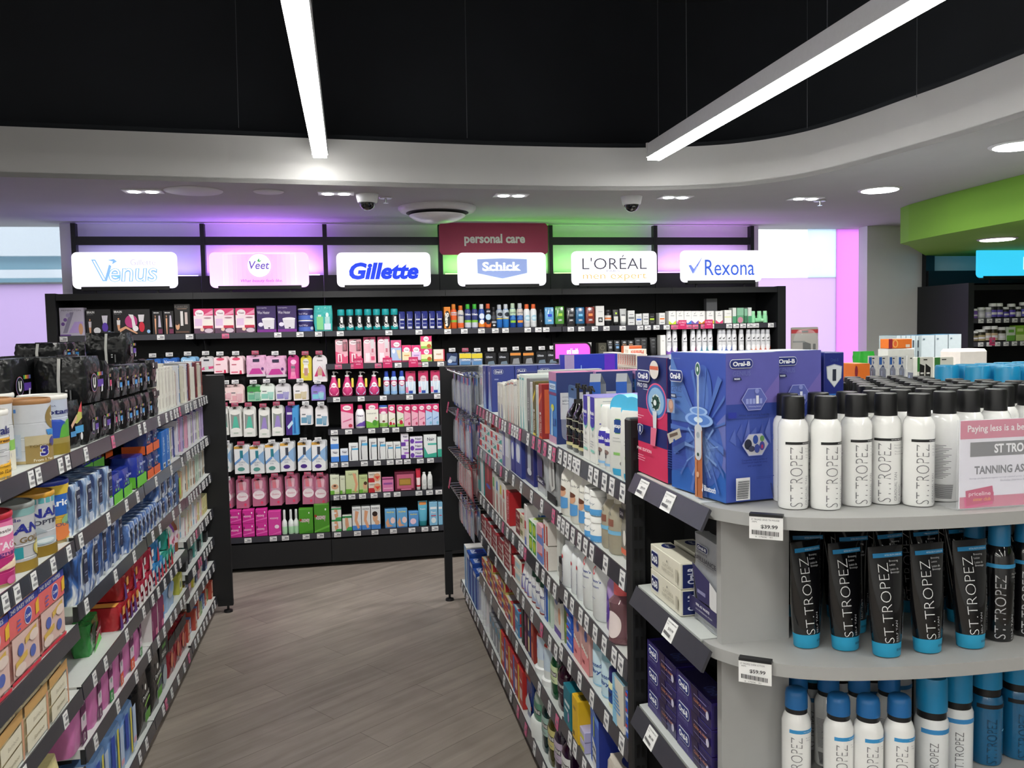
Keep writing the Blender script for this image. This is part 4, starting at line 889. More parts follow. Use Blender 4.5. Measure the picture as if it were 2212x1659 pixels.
for c, cc, l2 in [(1452.7, '#c3d838', 'lime'), (1469.7, '#e088b8', 'rose'), (1486, '#3f78d0', 'blue'), (1502, '#7a58b0', 'purple'), (1515.8, '#e8943c', 'orange'), (1535, '#e8dc3c', 'yellow'), (1554, '#d84878', 'crimson')]:
    back(z, pts([c], 16), 672, carton('deodorant_box', 'white deodorant carton with ' + l2 + ' point', 'box', '#e6e6e4', [('p', [(0, 0), (1, 0), (1, .28), (.5, .05), (0, .28)], cc), ('p', [(0, .3), (.5, .07), (1, .3), (1, .38), (.5, .16), (0, .38)], '#f2f2f0'), ('p', [(.35, .82), (.45, .76), (.62, .92), (.46, .82)], '#55585e'), ('r', .25, .62, .75, .66, '#8a8c92')]), t1)
back(z, [(1565, 1581)], 670, carton('deodorant_box', 'plain white carton with lime line', 'box', '#e8e8e4', [('r', 0, .46, 1, .5, '#d8e05a'), ('r', .3, .72, .8, .75, '#aaa')]), t1)
back(z, [(1526, 1550)], 645, carton('display_block', 'dark grey upright block behind the cartons', 'block', '#4a4b4e'), t1, sb=.1, d=.05)
back(z, [(1592, 1607)], 665, carton('deodorant_box', 'green carton with pink leaf', 'box', '#5f9f78', [('r', 0, .5, 1, 1, '#86b89a'), ('e', .5, .2, .4, .2, '#c88a9c')]), t1)
back(z, [(1583, 1591), (1616, 1624)], 665, carton('deodorant_box', 'narrow pale carton with green foot', 'box', '#d5dcd6', [('r', 0, 0, 1, .45, '#4f9a70')]), t1)
back(z, [(1608, 1615)], 667, carton('deodorant_box', 'narrow dark green carton', 'box', '#3f7a58', [('r', 0, .5, 1, 1, '#86b89a')]), t1)
back(z, pts([1629, 1643, 1655], 11), 672, vessel('roll_on_deodorant', 'mint green roll-on standing on its cap', 'deodorant', '#8fd8a4', '#a4e2b4', (), 'deo', .34), t1, d=.04)
p = vessel('roll_on_deodorant', 'mint green roll-on lying on its side', 'deodorant', '#8fd8a4', '#a4e2b4', (), 'deo', .34)(.035, .035, .07)
put(p, solve(1638, None, 0, y=5.885, z=z) - .03, 5.886, z + .0178, 0, t1, 'x', roll=PI / 2)
# second shelf, deodorant sprays and men's tubes
z = 1.402; COLS = ['#8a5fc0', '#8a5fc0', '#c9c4c8', '#e07aa8', '#3f8fc8', '#58b8c8', '#2f9aa8', '#3f78d8', '#3f78d8', '#3f68d0', '#b9bcc4', '#c4c6cc', '#c9cbd0', '#e8784a', '#e07a3c', '#e8684a', '#e8684a']
CN_ = ['purple', 'purple', 'grey', 'rose', 'azure', 'aqua', 'teal', 'blue', 'blue', 'royal blue', 'silver', 'silver', 'pale grey', 'coral', 'orange', 'red-orange', 'red-orange']
for c, cc, l2 in zip([1447, 1460, 1481, 1499, 1512, 1524, 1536, 1557.5, 1565.5, 1577, 1588.5, 1603.6, 1619, 1630, 1639.5, 1650.6, 1661], COLS, CN_):
    back(z, pts([c], 11.4), 711, vessel('deodorant_spray', 'white spray can with ' + l2 + ' swirl', 'can', '#dcdde0', '#c2c4ca', [('r', .02, .03, .98, .2, cc), ('p', [(.3, .2), (.98, .2), (.98, .42)], cc), ('e', .4, .3, .26, .15, '#eff0f2'), ('p', [(.3, .78), (.42, .72), (.66, .9), (.44, .79)], '#3a3c42'), ('r', .25, .62, .75, .66, '#8a8c92')], 'deo', .2), t2, d=.04)
BTB = [('e', .5, .82, .26, .07, '#8a8c90'), ('r', .22, .5, .78, .7, '#6a6c70')]
for c, cc, l2 in [(1320, '#8a8d92', 'grey print'), (1335, '#6f9ac8', 'blue print'), (1350.7, '#c08a58', 'tan print'), (1364.5, '#d8a878', 'sand print')]:
    back(z, pts([c], 14), 735, tube('face_wash_tube', 'black face wash tube with ' + l2, 'tube', '#1c1d20', '#0e0e10', [('e', .5, .85, .25, .06, '#9a9ca0'), ('t', 'BULL', .5, .7, .6, .07, cc, 0, .03), ('r', .25, .42, .75, .58, cc)], .12), t2, d=.035)
back(z, pts([1380, 1393, 1413], 15), 730, tube('face_wash_tube', 'taller plain charcoal tube', 'tube', '#26272a', '#121214', [('t', 'NIVEA', .5, .84, .5, .05, '#a9abb0', 0, .02), ('r', .3, .6, .7, .62, '#77797e'), ('r', .3, .4, .7, .42, '#77797e')], .12), t2, d=.035)
back(z, [(1427, 1439)], 724, carton('face_cream_box', 'slim white carton beside charcoal tubes', 'box', '#e4e4e0', [('r', .3, .7, .7, .73, '#aaa')]), t2)
back(z, [(1293, 1311)], 741, carton('face_cream_box', 'khaki carton with round emblem', 'box', '#45443a', [('e', .5, .65, .3, .16, '#6a6858'), ('e', .5, .65, .22, .12, '#45443a'), ('r', .2, .3, .8, .36, '#6a6858')]), t2)
back(z, [(1250, 1280)], 740, tube('face_wash_tube', 'silver tube leaning behind the magenta sign', 'tube', '#b9bab8', '#8a8b8c'), t2, d=.03)
# ---- bay 3 shelves
def razorcard(p1, p2): return [('e', .35, .85, .3, .09, '#f2e8ea'), ('t', 'Veet', .35, .85, .42, .06, '#8d5f74', 0, .02), ('p', [(.0, .0), (1, 0), (1, .3), (0, .5)], p1), ('r', .58, .5, .95, .9, '#7a1834'), ('r', .68, .56, .86, .8, p2), ('r', .18, .06, .5, .4, '#f6e4ea'), ('p', [(.25, .08), (.43, .08), (.38, .36), (.3, .36)], '#c03a62'), ('e', .78, .34, .13, .07, '#f0b8c8')]
back(1.402, [(725, 752.6), (754, 783)], 733, hanger('trimmer_pack', 'rose trimmer blister card', 'pack', '#e9aebc', razorcard('#e0567e', '#b02048'), (.72, .7, .4, .42, .012, CLR), .2), t2, d=.03, sb=.02)
back(1.402, [(786, 813), (817, 843)], 728, hanger('trimmer_pack', 'pale pink trimmer blister card', 'pack', '#efc0cc', [('r', 0, .8, 1, 1, '#dc5a86'), ('e', .3, .82, .26, .08, '#f6eef0'), ('t', 'Veet', .3, .82, .36, .05, '#8d5f74', 0, .02), ('p', [(.55, .9), (.9, .9), (.8, .45), (.65, .45)], '#d9d4d8'), ('r', .66, .4, .82, .55, '#c03a62'), ('r', .15, .04, .5, .38, '#f6e4ea'), ('r', .6, .1, .9, .25, '#e0567e')], (.72, .62, .5, .6, .015, CLR), .15), t2, d=.03, sb=.02)
back(1.402, [(845, 868)], 735, carton('wax_strip_box', 'blue and rose wax strip carton', 'box', '#a8bce0', [('r', 0, .66, 1, 1, '#d05a88'), ('e', .55, .8, .3, .11, '#f6eef0'), ('t', 'Veet', .55, .8, .42, .07, '#8d5f74', 0, .02), ('e', .25, .5, .15, .1, '#eef2f8'), ('p', [(.5, .55), (.95, .55), (.95, .15), (.75, .15)], '#d9cba8'), ('r', 0, 0, 1, .08, '#b03058')]), t2)
VB = [('r', 0, .62, 1, 1, '#dc3a76'), ('e', .5, .72, .34, .16, '#f6eef0'), ('t', 'Veet', .5, .72, .46, .1, '#8d5f74', 0, .02)]
back(1.402, [(869, 889)], 746, carton('wax_strip_box', 'pink and buttermilk carton, white disc', 'box', '#ecd9b4', VB + [('r', .2, .36, .8, .42, '#d8a05a'), ('r', 0, 0, 1, .1, '#8d2c50')]), t2)
back(1.402, [(889.5, 910)], 746, carton('wax_strip_box', 'pink and mauve carton, white disc', 'box', '#dcc0e2', VB + [('r', .2, .36, .8, .42, '#a888c8'), ('r', 0, 0, 1, .1, '#8d2c50')]), t2)
back(1.402, [(909.5, 934)], 726, carton('wax_strip_box', 'pink and green stacked carton', 'box', '#dfe4a8', [('r', 0, .56, 1, 1, '#d93a76'), ('e', .5, .76, .24, .2, '#f6eef0'), ('t', 'Veet', .5, .76, .34, .13, '#8d5f74', 0, .02), ('r', 0, 0, 1, .2, '#8ac04c'), ('e', .75, .2, .2, .16, '#b5622f')]), t2, stack=2)
back(1.402, [(937, 961)], 755, carton('wax_strip_box', 'cream and orange carton, red side', 'box', '#f0e0d4', [('t', 'veet', .45, .6, .5, .16, '#a8742f', 0, .02), ('r', 0, 0, 1, .18, '#e8a070'), ('r', .88, 0, 1, 1, '#b83048')], R=[('r', 0, 0, 1, 1, '#b83048')]), t2)
for px, py in ((774, 795), (837, 788), (893, 795), (1474, 700), (1531, 700)):
    zz = 1.402 if px < 1000 else 1.628
    y = YF - .006; x = solve(px, None, 0, y=y, z=zz); b = MB(); b.box(x - .032, x + .032, y - .001, y, zz - .036, zz + (.035 if px < 1000 else .03), '#c02860')
    b.art([('t', '1/2 PRICE', .5, .72, .8, .2, '#f0b8cc', 0, .02), ('r', .25, .4, .75, .5, '#e08aaa')], lambda u, v, e: (x + (u - .5) * .064, y - .001 - e, zz - .036 + v * .068))
    o = obj('offer_card', b, None, (x, y, zz)); tag(o, 'small crimson half-price card on the ' + ('back second shelf edge, ' if px < 1000 else 'back top shelf edge, ') + ORD[[774, 837, 893].index(px) if px < 1000 else [1474, 1531].index(px)] + ' from left', 'offer card', 'crimson half-price cards')
z = 1.177
def sponge(w_, d, h): q = MB(); q.loft([(h * .35, w_ * .08, w_ * .04), (h * .38, w_ * .11, w_ * .06), (h * .68, w_ * .11, w_ * .06), (h * .72, w_ * .08, w_ * .04)], '#ecd65a', 12, cx=w_ * .5, cy=-w_ * .42); return q
for cs, c2, l2 in ([722, 751], '#f2b8cc', 'rose label'), ([780, 809], '#b8ccf0', 'blue label'):
    back(z, pts(cs, 24), 803, pump('cream_pump_bottle', 'magenta pump bottle, ' + l2, 'bottle', M('#cf3f7c', .2, coat=.5), '#e8e4e6', [('e', .5, .3, .34, .26, c2), ('e', .5, .58, .18, .12, '#f6eef2'), ('t', 'Veet', .5, .58, .24, .06, '#8d5f74', 0, .02)], 'tear', capf=.22, extra=('sponge', sponge)), t3, d=.07)
back(z, pts([836, 852, 869], 14), 802, vessel('hair_removal_can', 'pink and pale blue spray can', 'can', '#bcd8f0', '#2f4cae', [('r', 0, .62, 1, .8, '#cc3c70'), ('p', [(0, .62), (1, .62), (.5, .45)], '#cc3c70'), ('e', .5, .64, .3, .12, '#f6eef2'), ('t', 'Veet', .5, .64, .42, .06, '#8d5f74', 0, .02), ('r', .1, .05, .9, .2, '#8fb8e4')], 'spray', .24), t3, d=.045)
back(z, [(877, 899), (904, 927), (932, 952)], 802, hanger('hair_removal_kit', 'crimson-topped clear kit pack', 'pack', '#cfe2f2', [('r', 0, .55, 1, 1, '#b82c5c'), ('e', .5, .66, .28, .13, '#e0b8c4'), ('t', 'Veet', .5, .66, .4, .08, '#8d5f74', 0, .02), ('p', [(.2, .6), (.28, .6), (.45, .1), (.36, .1)], '#f0f2f6'), ('p', [(.8, .6), (.72, .6), (.55, .1), (.64, .1)], '#f0f2f6'), ('r', .3, .02, .7, .14, '#2c54b4'), ('r', 0, .05, .25, .3, '#e884a8')], (.5, .45, .8, .7, .02, CLR), .25), t3, d=.03, sb=.02)
z = .952
def vtall(c2, c3): return [('r', 0, .72, 1, 1, '#d4366e'), ('p', [(0, .72), (1, .72), (1, .6)], '#d4366e'), ('e', .5, .84, .34, .1, '#f4e6ea'), ('t', 'Veet', .5, .84, .46, .06, '#8d5f74', 0, .02), ('p', [(.15, .3), (.85, .42), (.85, .37), (.15, .26)], c2), ('e', .75, .12, .16, .07, c3)]
back(z, [(737, 764.6)], 873, carton('hair_removal_box', 'large pink cream carton', 'box', '#eab4c8', vtall('#d86a94', '#b83048')), t4)
back(z, [(768, 790)], 875, vessel('hair_removal_bottle', 'white bottle with crimson cap, violet swoosh', 'bottle', '#ebe9ee', '#c8386e', [('t', 'Nair', .5, .66, .5, .1, '#4a3a60', 0, .02), ('p', [(.1, .1), (.9, .05), (.9, .4), (.5, .3)], '#6a4aa8')], 'round', .18), t4, d=.05)
back(z, [(791, 818.6)], 872, carton('hair_removal_box', 'large white carton with green leaves', 'box', '#e9e8dc', [('r', 0, .76, 1, 1, '#d4366e'), ('e', .5, .84, .28, .1, '#f4e6ea'), ('t', 'Veet', .5, .84, .38, .06, '#8d5f74', 0, .02), ('t', 'natural', .45, .6, .7, .06, '#777'), ('p', [(0, 0), (1, 0), (1, .3), (.5, .2), (0, .3)], '#6cae3c'), ('e', .7, .2, .2, .12, '#4c9430'), ('e', .8, .4, .08, .04, '#d89aa4')]), t4)
back(z, [(819.5, 839)], 876, vessel('hair_removal_bottle', 'pink-topped pale bottle with green foot', 'bottle', '#e6e4d8', '#3f62b8', [('r', 0, .68, 1, .95, '#d4508a'), ('r', 0, 0, 1, .22, '#7ab444'), ('e', .5, .72, .2, .08, '#f4e6ea'), ('e', .5, .3, .1, .05, '#7a4a3c')], 'can', .08), t4, d=.045)
back(z, [(839.6, 854.6)], 875, carton('hair_removal_box', 'slim pink carton with red berries', 'box', '#ece6dc', vtall('#b8c878', '#c02840') + [('r', 0, 0, 1, .1, '#7ab444'), ('e', .3, .16, .2, .08, '#c02840')]), t4)
back(z, [(858, 873)], 875, carton('hair_removal_box', 'slim white-green carton, red berries', 'box', '#e2e6d4', vtall('#98b868', '#c02840') + [('r', 0, 0, 1, .14, '#8ac04c'), ('e', .6, .2, .25, .1, '#c02840')]), t4)
back(z, [(873, 888), (889, 904), (904.5, 919.5)], 875, carton('hair_removal_box', 'slim rose carton', 'box', '#ecaec2', vtall('#d86a94', '#c04868')), t4)
back(z, [(920, 934.6), (934.8, 949)], 873, carton('hair_removal_box', 'slim pale blue carton', 'box', '#b4ccec', vtall('#6a94d4', '#7ab8d8')), t4)
z = .726
def nair(c, c2='#5fb4e0'): return [('t', 'Nair', .55, .82, .6, .09, '#3c3c58', 0, .015), ('r', .3, .62, 1, .72, c2), ('p', [(.2, .05), (.32, .05), (.28, .5), (.38, .8), (.3, .8), (.2, .5)], c)]
back(z, [(715, 733)], 943, carton('hair_removal_box', 'white and blue stacked carton', 'box', '#e6e8ea', [('r', 0, 0, 1, .4, '#4a86d8'), ('t', 'Nair', .55, .74, .6, .2, '#3c3c58', 0, .015)]), t5, stack=2)
back(z, [(735.5, 752.7)], 971, carton('hair_removal_box', 'low blue and white carton', 'box', '#dfe4ec', [('r', 0, 0, 1, .5, '#4a86d8'), ('t', 'Nair', .55, .78, .6, .2, '#3c3c58', 0, .015)]), t5)
back(z, [(754, 774.7)], 958, carton('hair_removal_box', 'white carton with wide blue flash', 'box', '#e6e8e8', nair('#6a6c70')), t5)
back(z, [(776, 795)], 943, carton('hair_removal_box', 'tallest grey-white carton with body line', 'box', '#dadcdc', nair('#3a3c40')), t5)
back(z, [(798, 815), (817, 833.6)], 948, carton('hair_removal_box', 'tall white carton with blue flash', 'box', '#e2e4e4', nair('#55575c')), t5)
back(z, [(834, 850), (850.5, 866)], 956, carton('hair_removal_box', 'shorter white carton with curl', 'box', '#e4e6e4', nair('#66686c')), t5)
back(z, [(867, 884)], 937, carton('hair_removal_box', 'white and violet stacked carton', 'box', '#e8e4ee', [('r', 0, 0, .6, .3, '#6a3ca4'), ('r', .4, .36, 1, .5, '#a86ac8'), ('t', 'Nair', .6, .76, .6, .16, '#3c3c58', 0, .015)]), t5, stack=2)
back(z, [(886, 914)], 944, carton('hair_removal_box', 'low wide violet-flowered carton', 'box', '#e6e2ee', [('e', .18, .4, .16, .34, '#6a3ca4'), ('r', .4, .1, 1, .34, '#7a4ab8'), ('t', 'Nair', .68, .7, .5, .3, '#3c3c58', 0, .015)]), t5, stack=3)
back(z, [(916, 944)], 939, carton('hair_removal_box', 'large white carton with teal wave', 'box', '#e2e6e6', [('t', 'Nair', .55, .8, .56, .14, '#3c3c58', 0, .015), ('r', .3, .54, 1, .62, '#4cb8a8'), ('p', [(0, 0), (1, 0), (1, .2), (.3, .14), (0, .5)], '#3aa890')]), t5)
back(z, [(946, 956)], 945, carton('hair_removal_box', 'narrow teal and white carton', 'box', '#d8e6e4', [('r', 0, 0, 1, .4, '#3aa890')]), t5)
z = .499
ANDR = lambda c: [('t', 'NAD\'S', .55, .84, .6, .09, '#6a6a58'), ('r', 0, 0, .45, .2, '#6cae3c'), ('r', .5, .04, .95, .12, c)]
back(z, [(713.5, 734)], 1027, carton('wax_strip_box', 'pale green carton with eye picture', 'box', '#dfe4cc', ANDR('#c8d8a0') + [('e', .5, .4, .38, .14, '#d8a884'), ('e', .5, .44, .16, .05, '#4a3428')]), t6)
back(z, [(735, 746.5)], 1029, carton('wax_strip_box', 'slim pale green carton', 'box', '#d6dcc0', ANDR('#b8cc90')), t6)
back(z, [(747, 775.6)], 1017, carton('wax_strip_box', 'large green carton with leg picture', 'box', '#c9d4a4', ANDR('#9ac05c') + [('p', [(.55, .9), (.8, .85), (.95, .4), (.8, .05), (.65, .1), (.75, .4)], '#dca27c')]), t6)
back(z, [(776, 795)], 1027, carton('wax_strip_box', 'olive carton with face picture', 'box', '#b9c88c', ANDR('#8ab04c') + [('e', .7, .42, .24, .2, '#d8a884'), ('e', .75, .55, .2, .1, '#4a3020')]), t6)
back(z, [(796, 824)], 1021, carton('wax_strip_box', 'low red and cream bikini-line carton', 'box', '#dcd0c4', [('r', 0, 0, .5, .45, '#b8242c'), ('e', .7, .5, .28, .4, '#d8a07c'), ('p', [(.5, .6), (.95, .6), (.72, .25)], '#d84a3c'), ('t', "NAD'S", .3, .8, .4, .16, '#6a5a50')]), t6, stack=2)
back(z, [(826, 851)], 1033, carton('wax_strip_box', 'mauve-pink carton with dark text', 'box', '#d47aa8', [('r', .1, .52, .9, .66, '#8a4a90'), ('r', .1, .2, .9, .28, '#e8b0cc'), ('r', 0, .9, 1, 1, '#7a2c5c')]), t6)
back(z, [(853, 898.5)], 1020, carton('wax_kit_box', 'dark rose kit box with gold window', 'box', '#6a1f38', [('r', .1, .12, .92, .88, '#c2607c'), ('r', .2, .28, .8, .66, '#8a6a30'), ('r', .24, .34, .76, .6, '#b08a3c'), ('r', .3, .04, .8, .1, '#e888a8')], T=[('r', .1, .1, .9, .9, '#8a3048')]), t6, d=.12)
back(z, [(899, 910)], 1013, tube('cream_tube', 'slim red and white tube', 'tube', '#c82840', '#e8e4e4', [('r', 0, .1, 1, .5, '#ecdcdc')]), t6, d=.03)
back(z, [(911.5, 923), (924, 935.5)], 1021, vessel('cream_bottle', 'plain white rounded bottle', 'bottle', '#e4e6e4', '#eceeec', [('e', .5, .5, .2, .16, '#d0d4d2'), ('r', .3, .2, .7, .23, '#b8bcba')], 'round', .1), t6, d=.04)
z = .24
WAX = [('e', .8, .78, .05, .07, '#f6e6f0'), ('t', 'waxaway', .42, .5, .66, .2, '#f4c8e2', 0, .01), ('e', .1, .68, .08, .1, '#8a1f62'), ('p', [(0, .2), (1, .4), (1, .3), (0, .12)], '#e86ab8')]
back(z, [(497, 523), (525, 551), (553, 579)], 1104, carton('wax_box', 'magenta wax carton', 'box', '#cf2f94', WAX), t7, stack=2)
back(z, [(580, 608)], 1105, carton('wax_box', 'tall magenta carton with white dot', 'box', '#d43f9c', [('t', 'waxaway', .48, .7, .7, .1, '#f4c8e2', 0, .01), ('e', .68, .36, .18, .08, '#f2d8e8'), ('p', [(0, .0), (1, .18), (1, .1), (0, 0)], '#e86ab8')]), t7)
back(z, pts([615, 629, 640.5], 12), 1103, vessel('serum_bottle', 'white and green dropper bottle', 'bottle', '#e6ece8', '#dfe4e2', [('r', 0, 0, 1, .5, '#b4e0b8')], 'bottle', .36), t7, d=.04)
back(z, [(646, 678)], 1100, carton('wax_box', 'green wax carton', 'box', '#4f9a2c', WAX[1:2] + [('e', .12, .56, .09, .05, '#a03c2c'), ('e', .72, .84, .04, .04, '#f0f6e8'), ('p', [(0, 0), (1, .14), (1, 0)], '#3c8420')]), t7)
back(z, [(679, 713)], 1090, carton('wax_box', 'largest green wax carton', 'box', '#4a9028', WAX[1:2] + [('e', .1, .6, .09, .05, '#a03c2c'), ('e', .76, .82, .05, .04, '#f0f6e8'), ('p', [(0, .06), (1, .26), (1, .18), (0, 0)], '#6cb844')]), t7)
back(z, [(716.7, 738.6)], 1098, carton('wax_strip_box', 'white and green carton with leg', 'box', '#e4e4dc', [('r', 0, .86, 1, 1, '#3c9a58'), ('r', .4, 0, 1, .2, '#4caa58'), ('p', [(.3, .9), (.6, .85), (.7, .3), (.4, .1), (.3, .4)], '#d8a07c'), ('r', .15, .5, .5, .64, '#eee')]), t7, stack=2)
back(z, [(740, 761)], 1115, carton('wax_strip_box', 'single green and white carton with leg', 'box', '#dfe2d8', [('r', 0, .86, 1, 1, '#2c8448'), ('r', .4, 0, 1, .25, '#4caa58'), ('p', [(.3, .9), (.6, .85), (.7, .3), (.4, .1), (.3, .4)], '#d8a07c')]), t7)
AND = [('t', 'ANDREA', .5, .9, .8, .07, '#5a5a60', 0, .01), ('r', 0, 0, 1, .2, '#4a88d0')]
back(z, [(761.5, 781), (782, 801)], 1096, carton('bleach_box', 'white carton with bare leg picture', 'box', '#dfe2e2', AND + [('p', [(.35, .85), (.75, .8), (.55, .45), (.85, .1), (.6, .05), (.25, .4)], '#dca27c')]), t7)
back(z, [(802, 823)], 1093, carton('bleach_box', 'white carton with dark-haired face', 'box', '#e0e2e2', AND + [('e', .45, .5, .26, .2, '#d8a884'), ('e', .42, .66, .28, .11, '#2c1c18'), ('e', .65, .28, .25, .1, '#d8a884')]), t7)
back(z, [(832, 856), (857, 881)], 1101, carton('bleach_box', 'blue carton with seated figure', 'box', '#6aa8d8', [('t', 'Andrea', .5, .86, .7, .1, '#e8dc5a', 0, .02), ('e', .72, .4, .22, .17, '#f0cfc8'), ('p', [(.05, .3), (.3, .55), (.4, .2), (.75, .1), (.2, .04)], '#d8a07c'), ('r', 0, 0, 1, .05, '#3f78b8')]), t7)
back(z, [(883, 905)], 1106, carton('bleach_box', 'blue carton with pale flower', 'box', '#5a98d4', [('t', 'Andrea', .5, .84, .7, .1, '#e8dc5a', 0, .02), ('e', .45, .36, .3, .2, '#e8c8d8')]), t7)
back(z, [(904, 925)], 1083, tube('cream_tube', 'teal and orange hand cream tube', 'tube', '#5fb0cc', '#2f8f98', [('r', .1, .8, .9, .95, '#d88a4c'), ('t', 'Freeze', .5, .6, .6, .06, '#f0f4f6', 0, .02)], .2), t7, d=.04)
back(z, [(928, 946)], 1085, carton('bleach_box', 'tall pale blue carton, red lettering', 'box', '#86bede', [('r', .1, .7, .9, .8, '#e8ecf0'), ('t', 'Post', .5, .56, .6, .1, '#e8ecf0', 0, .02), ('e', .5, .22, .3, .12, '#dfe8ec'), ('r', .2, .4, .8, .44, '#c8485c')]), t7)
back(z, [(947.5, 957)], 1085, carton('bleach_box', 'narrow pale blue carton', 'box', '#86bede', [('r', .1, .7, .9, .8, '#e8ecf0'), ('r', .2, .4, .8, .44, '#c8485c')]), t7)
# ---- peg hooks
h1, h2, h3, h4, h5, h6 = ['back wall ' + ORD[i] + ' hook row' for i in range(5)] + ['back shield-sign hook row']
def H(desc, col, F, bub=None, r=.5): return hanger('razor_pack', desc, 'razor pack', col, F, bub, r)
RZ = lambda c: (.5, .4, .42, .6, .012, c)
hookrow(0, [(329.5, 768, 0, 34, 27, H('blue-topped violet razor pack', '#2f6ac0', [('t', 'Venus', .45, .72, .7, .22, '#dfe8f8', 0, .02, .15), ('r', 0, 0, 1, .5, '#5a2ca8'), ('r', .05, .25, .55, .38, '#e068a8'), ('r', .6, .08, .95, .45, '#b8a0e0')], None, .3), 3),
    (365.6, 766, 0, 34, 30, H('blue-topped green razor pack', '#2f6ac0', [('t', 'Venus', .45, .72, .7, .22, '#dfe8f8', 0, .02, .15), ('r', 0, 0, 1, .5, '#5ab038'), ('p', [(.5, .6), (.7, .6), (.9, .05), (.6, .05)], '#c8e070')], None, .3), 3),
    (405, 764, 0, 34, 31, H('sky blue razor pack', '#8cc0ea', [('t', 'Venus', .45, .74, .7, .2, '#e8f2fa', 0, .02, .15), ('r', .05, .3, .6, .45, '#6aaee4'), ('p', [(.5, .5), (.9, .5), (.8, .05), (.5, .05)], '#b4dcf4')], None, .4), 4),
    (444, 763, 0, 32, 33, H('grey-white razor pack, pink wave', '#cfcccf', [('r', .3, .68, .7, .8, '#3a3a44'), ('p', [(0, .1), (.3, .3), (1, .35), (1, .2), (.3, .1)], '#d0487c'), ('e', .5, .22, .16, .12, '#b8c8c0')], None, .7), 3),
    (475, 764, 0, 31, 36, H('white and rose blade pack', '#efd4da', [('e', .5, .84, .3, .08, '#d8486c'), ('r', .15, .5, .5, .56, '#b85a6c'), ('r', .1, .08, .6, .14, '#d8486c'), ('p', [(.7, 0), (.9, 0), (.86, .2), (.74, .2)], '#c82c54')], None, .5), 4),
    (509, 763, 0, 31, 39, H('white and rose blade pack', '#efd4da', [('e', .5, .84, .3, .08, '#d8486c'), ('r', .15, .5, .5, .56, '#b85a6c'), ('r', .1, .08, .6, .14, '#d8486c'), ('p', [(.7, 0), (.9, 0), (.86, .2), (.74, .2)], '#c82c54')], None, .5), 4)], h1)
PB = soft('razor_bag', 'glossy pink razor bag', 'razor bag', '#d8a8c8', [('r', .35, .72, .7, .86, '#2c2440'), ('p', [(.1, .1), (.9, .1), (.7, .4), (.3, .4)], '#b8348c'), ('e', .85, .38, .07, .07, '#5a2c6c'), ('r', .0, .0, 1, .12, '#c4bcc4')], gloss=.12, bump=.7)
hookrow(0, [(551, 762, 1, 44, 46, PB, 3), (594, 763, 0, 46, 46, PB, 3)], h1)
hookrow(0, [(631, 762, 0, 24, 52, H('magenta razor blister', '#c02f80', [('e', .55, .72, .28, .1, '#f0b8d8'), ('r', .3, .45, .7, .55, '#2c2440'), ('p', [(.2, .02), (.8, .02), (.7, .3), (.3, .3)], '#f078b0')], RZ(CLR), .8), 3),
    (659, 763, 1, 24, 54, H('yellow razor blister', '#d8c83c', [('e', .5, .74, .3, .14, '#d9d6cc'), ('t', 'Xtreme', .5, .76, .5, .06, '#3a3a3c', 0, .02), ('p', [(.2, .3), (.8, .3), (.7, .62), (.3, .62)], '#ece6da'), ('r', .32, .2, .68, .5, '#b06a4c')], RZ(CLR), .8), 3),
    (689, 762, 1, 33, 58, H('white and crimson razor blister', '#e2dcdf', [('t', 'Xtreme', .5, .8, .4, .06, '#4a4a4c', 0, .02), ('p', [(.1, .2), (.35, .5), (.5, .6), (.35, .2)], '#c42c68'), ('p', [(.9, .2), (.65, .5), (.5, .6), (.65, .2)], '#c42c68'), ('r', .36, .24, .64, .5, '#c09068')], RZ(CLR), .8), 3)], h1)
def card2(desc, c, c2, top=None): return H(desc, c, [('r', .08, .1, .55, .4, c2), ('p', [(.5, .5), (.95, .5), (.88, .05), (.62, .05)], c2)] + ([('r', 0, .55, 1, .9, top)] if top else []) + [('r', .15, .52, .45, .58, '#6a6a70')], (.72, .35, .4, .5, .01, CLR), .6)
hookrow(0, [(487, 826, 0, 26, 33, card2('blush pink blade pack', '#ecd0cf', '#e0a8b0'), 3), (508, 825, 0, 33, 40, card2('blush pink blade pack', '#ecd0cf', '#e0a8b0'), 3), (547, 825, 0, 32, 36, card2('green-topped mint blade pack', '#9ac8a8', '#6ab090', '#3f9048'), 3), (575.6, 823, 0, 33, 36, card2('mint white blade pack', '#dfe8e0', '#8cc8b8'), 3),
    (609.5, 823, 0, 33, 36, card2('lilac-grey blade pack', '#d6d4d8', '#8c84c0'), 3), (648, 822, 0, 33, 37, card2('white blade pack with sand stripe', '#e4e0e2', '#c8b890'), 3), (686, 825, 0, 32, 34, card2('violet and aqua blade pack', '#8a7cc8', '#7cc4d8'), 3)], h2)
def tall(desc, c): return hanger('razor_box', desc, 'razor box', '#e4e4e0', [('r', .12, .24, .88, .76, '#8f9490'), ('p', [(.2, .26), (.8, .26), (.65, .66), (.42, .68)], c), ('e', .5, .22, .42, .08, '#ecebe6'), ('e', .5, .8, .42, .08, '#ecebe6'), ('r', .3, .1, .7, .14, '#b8c8b8')], None, .6)
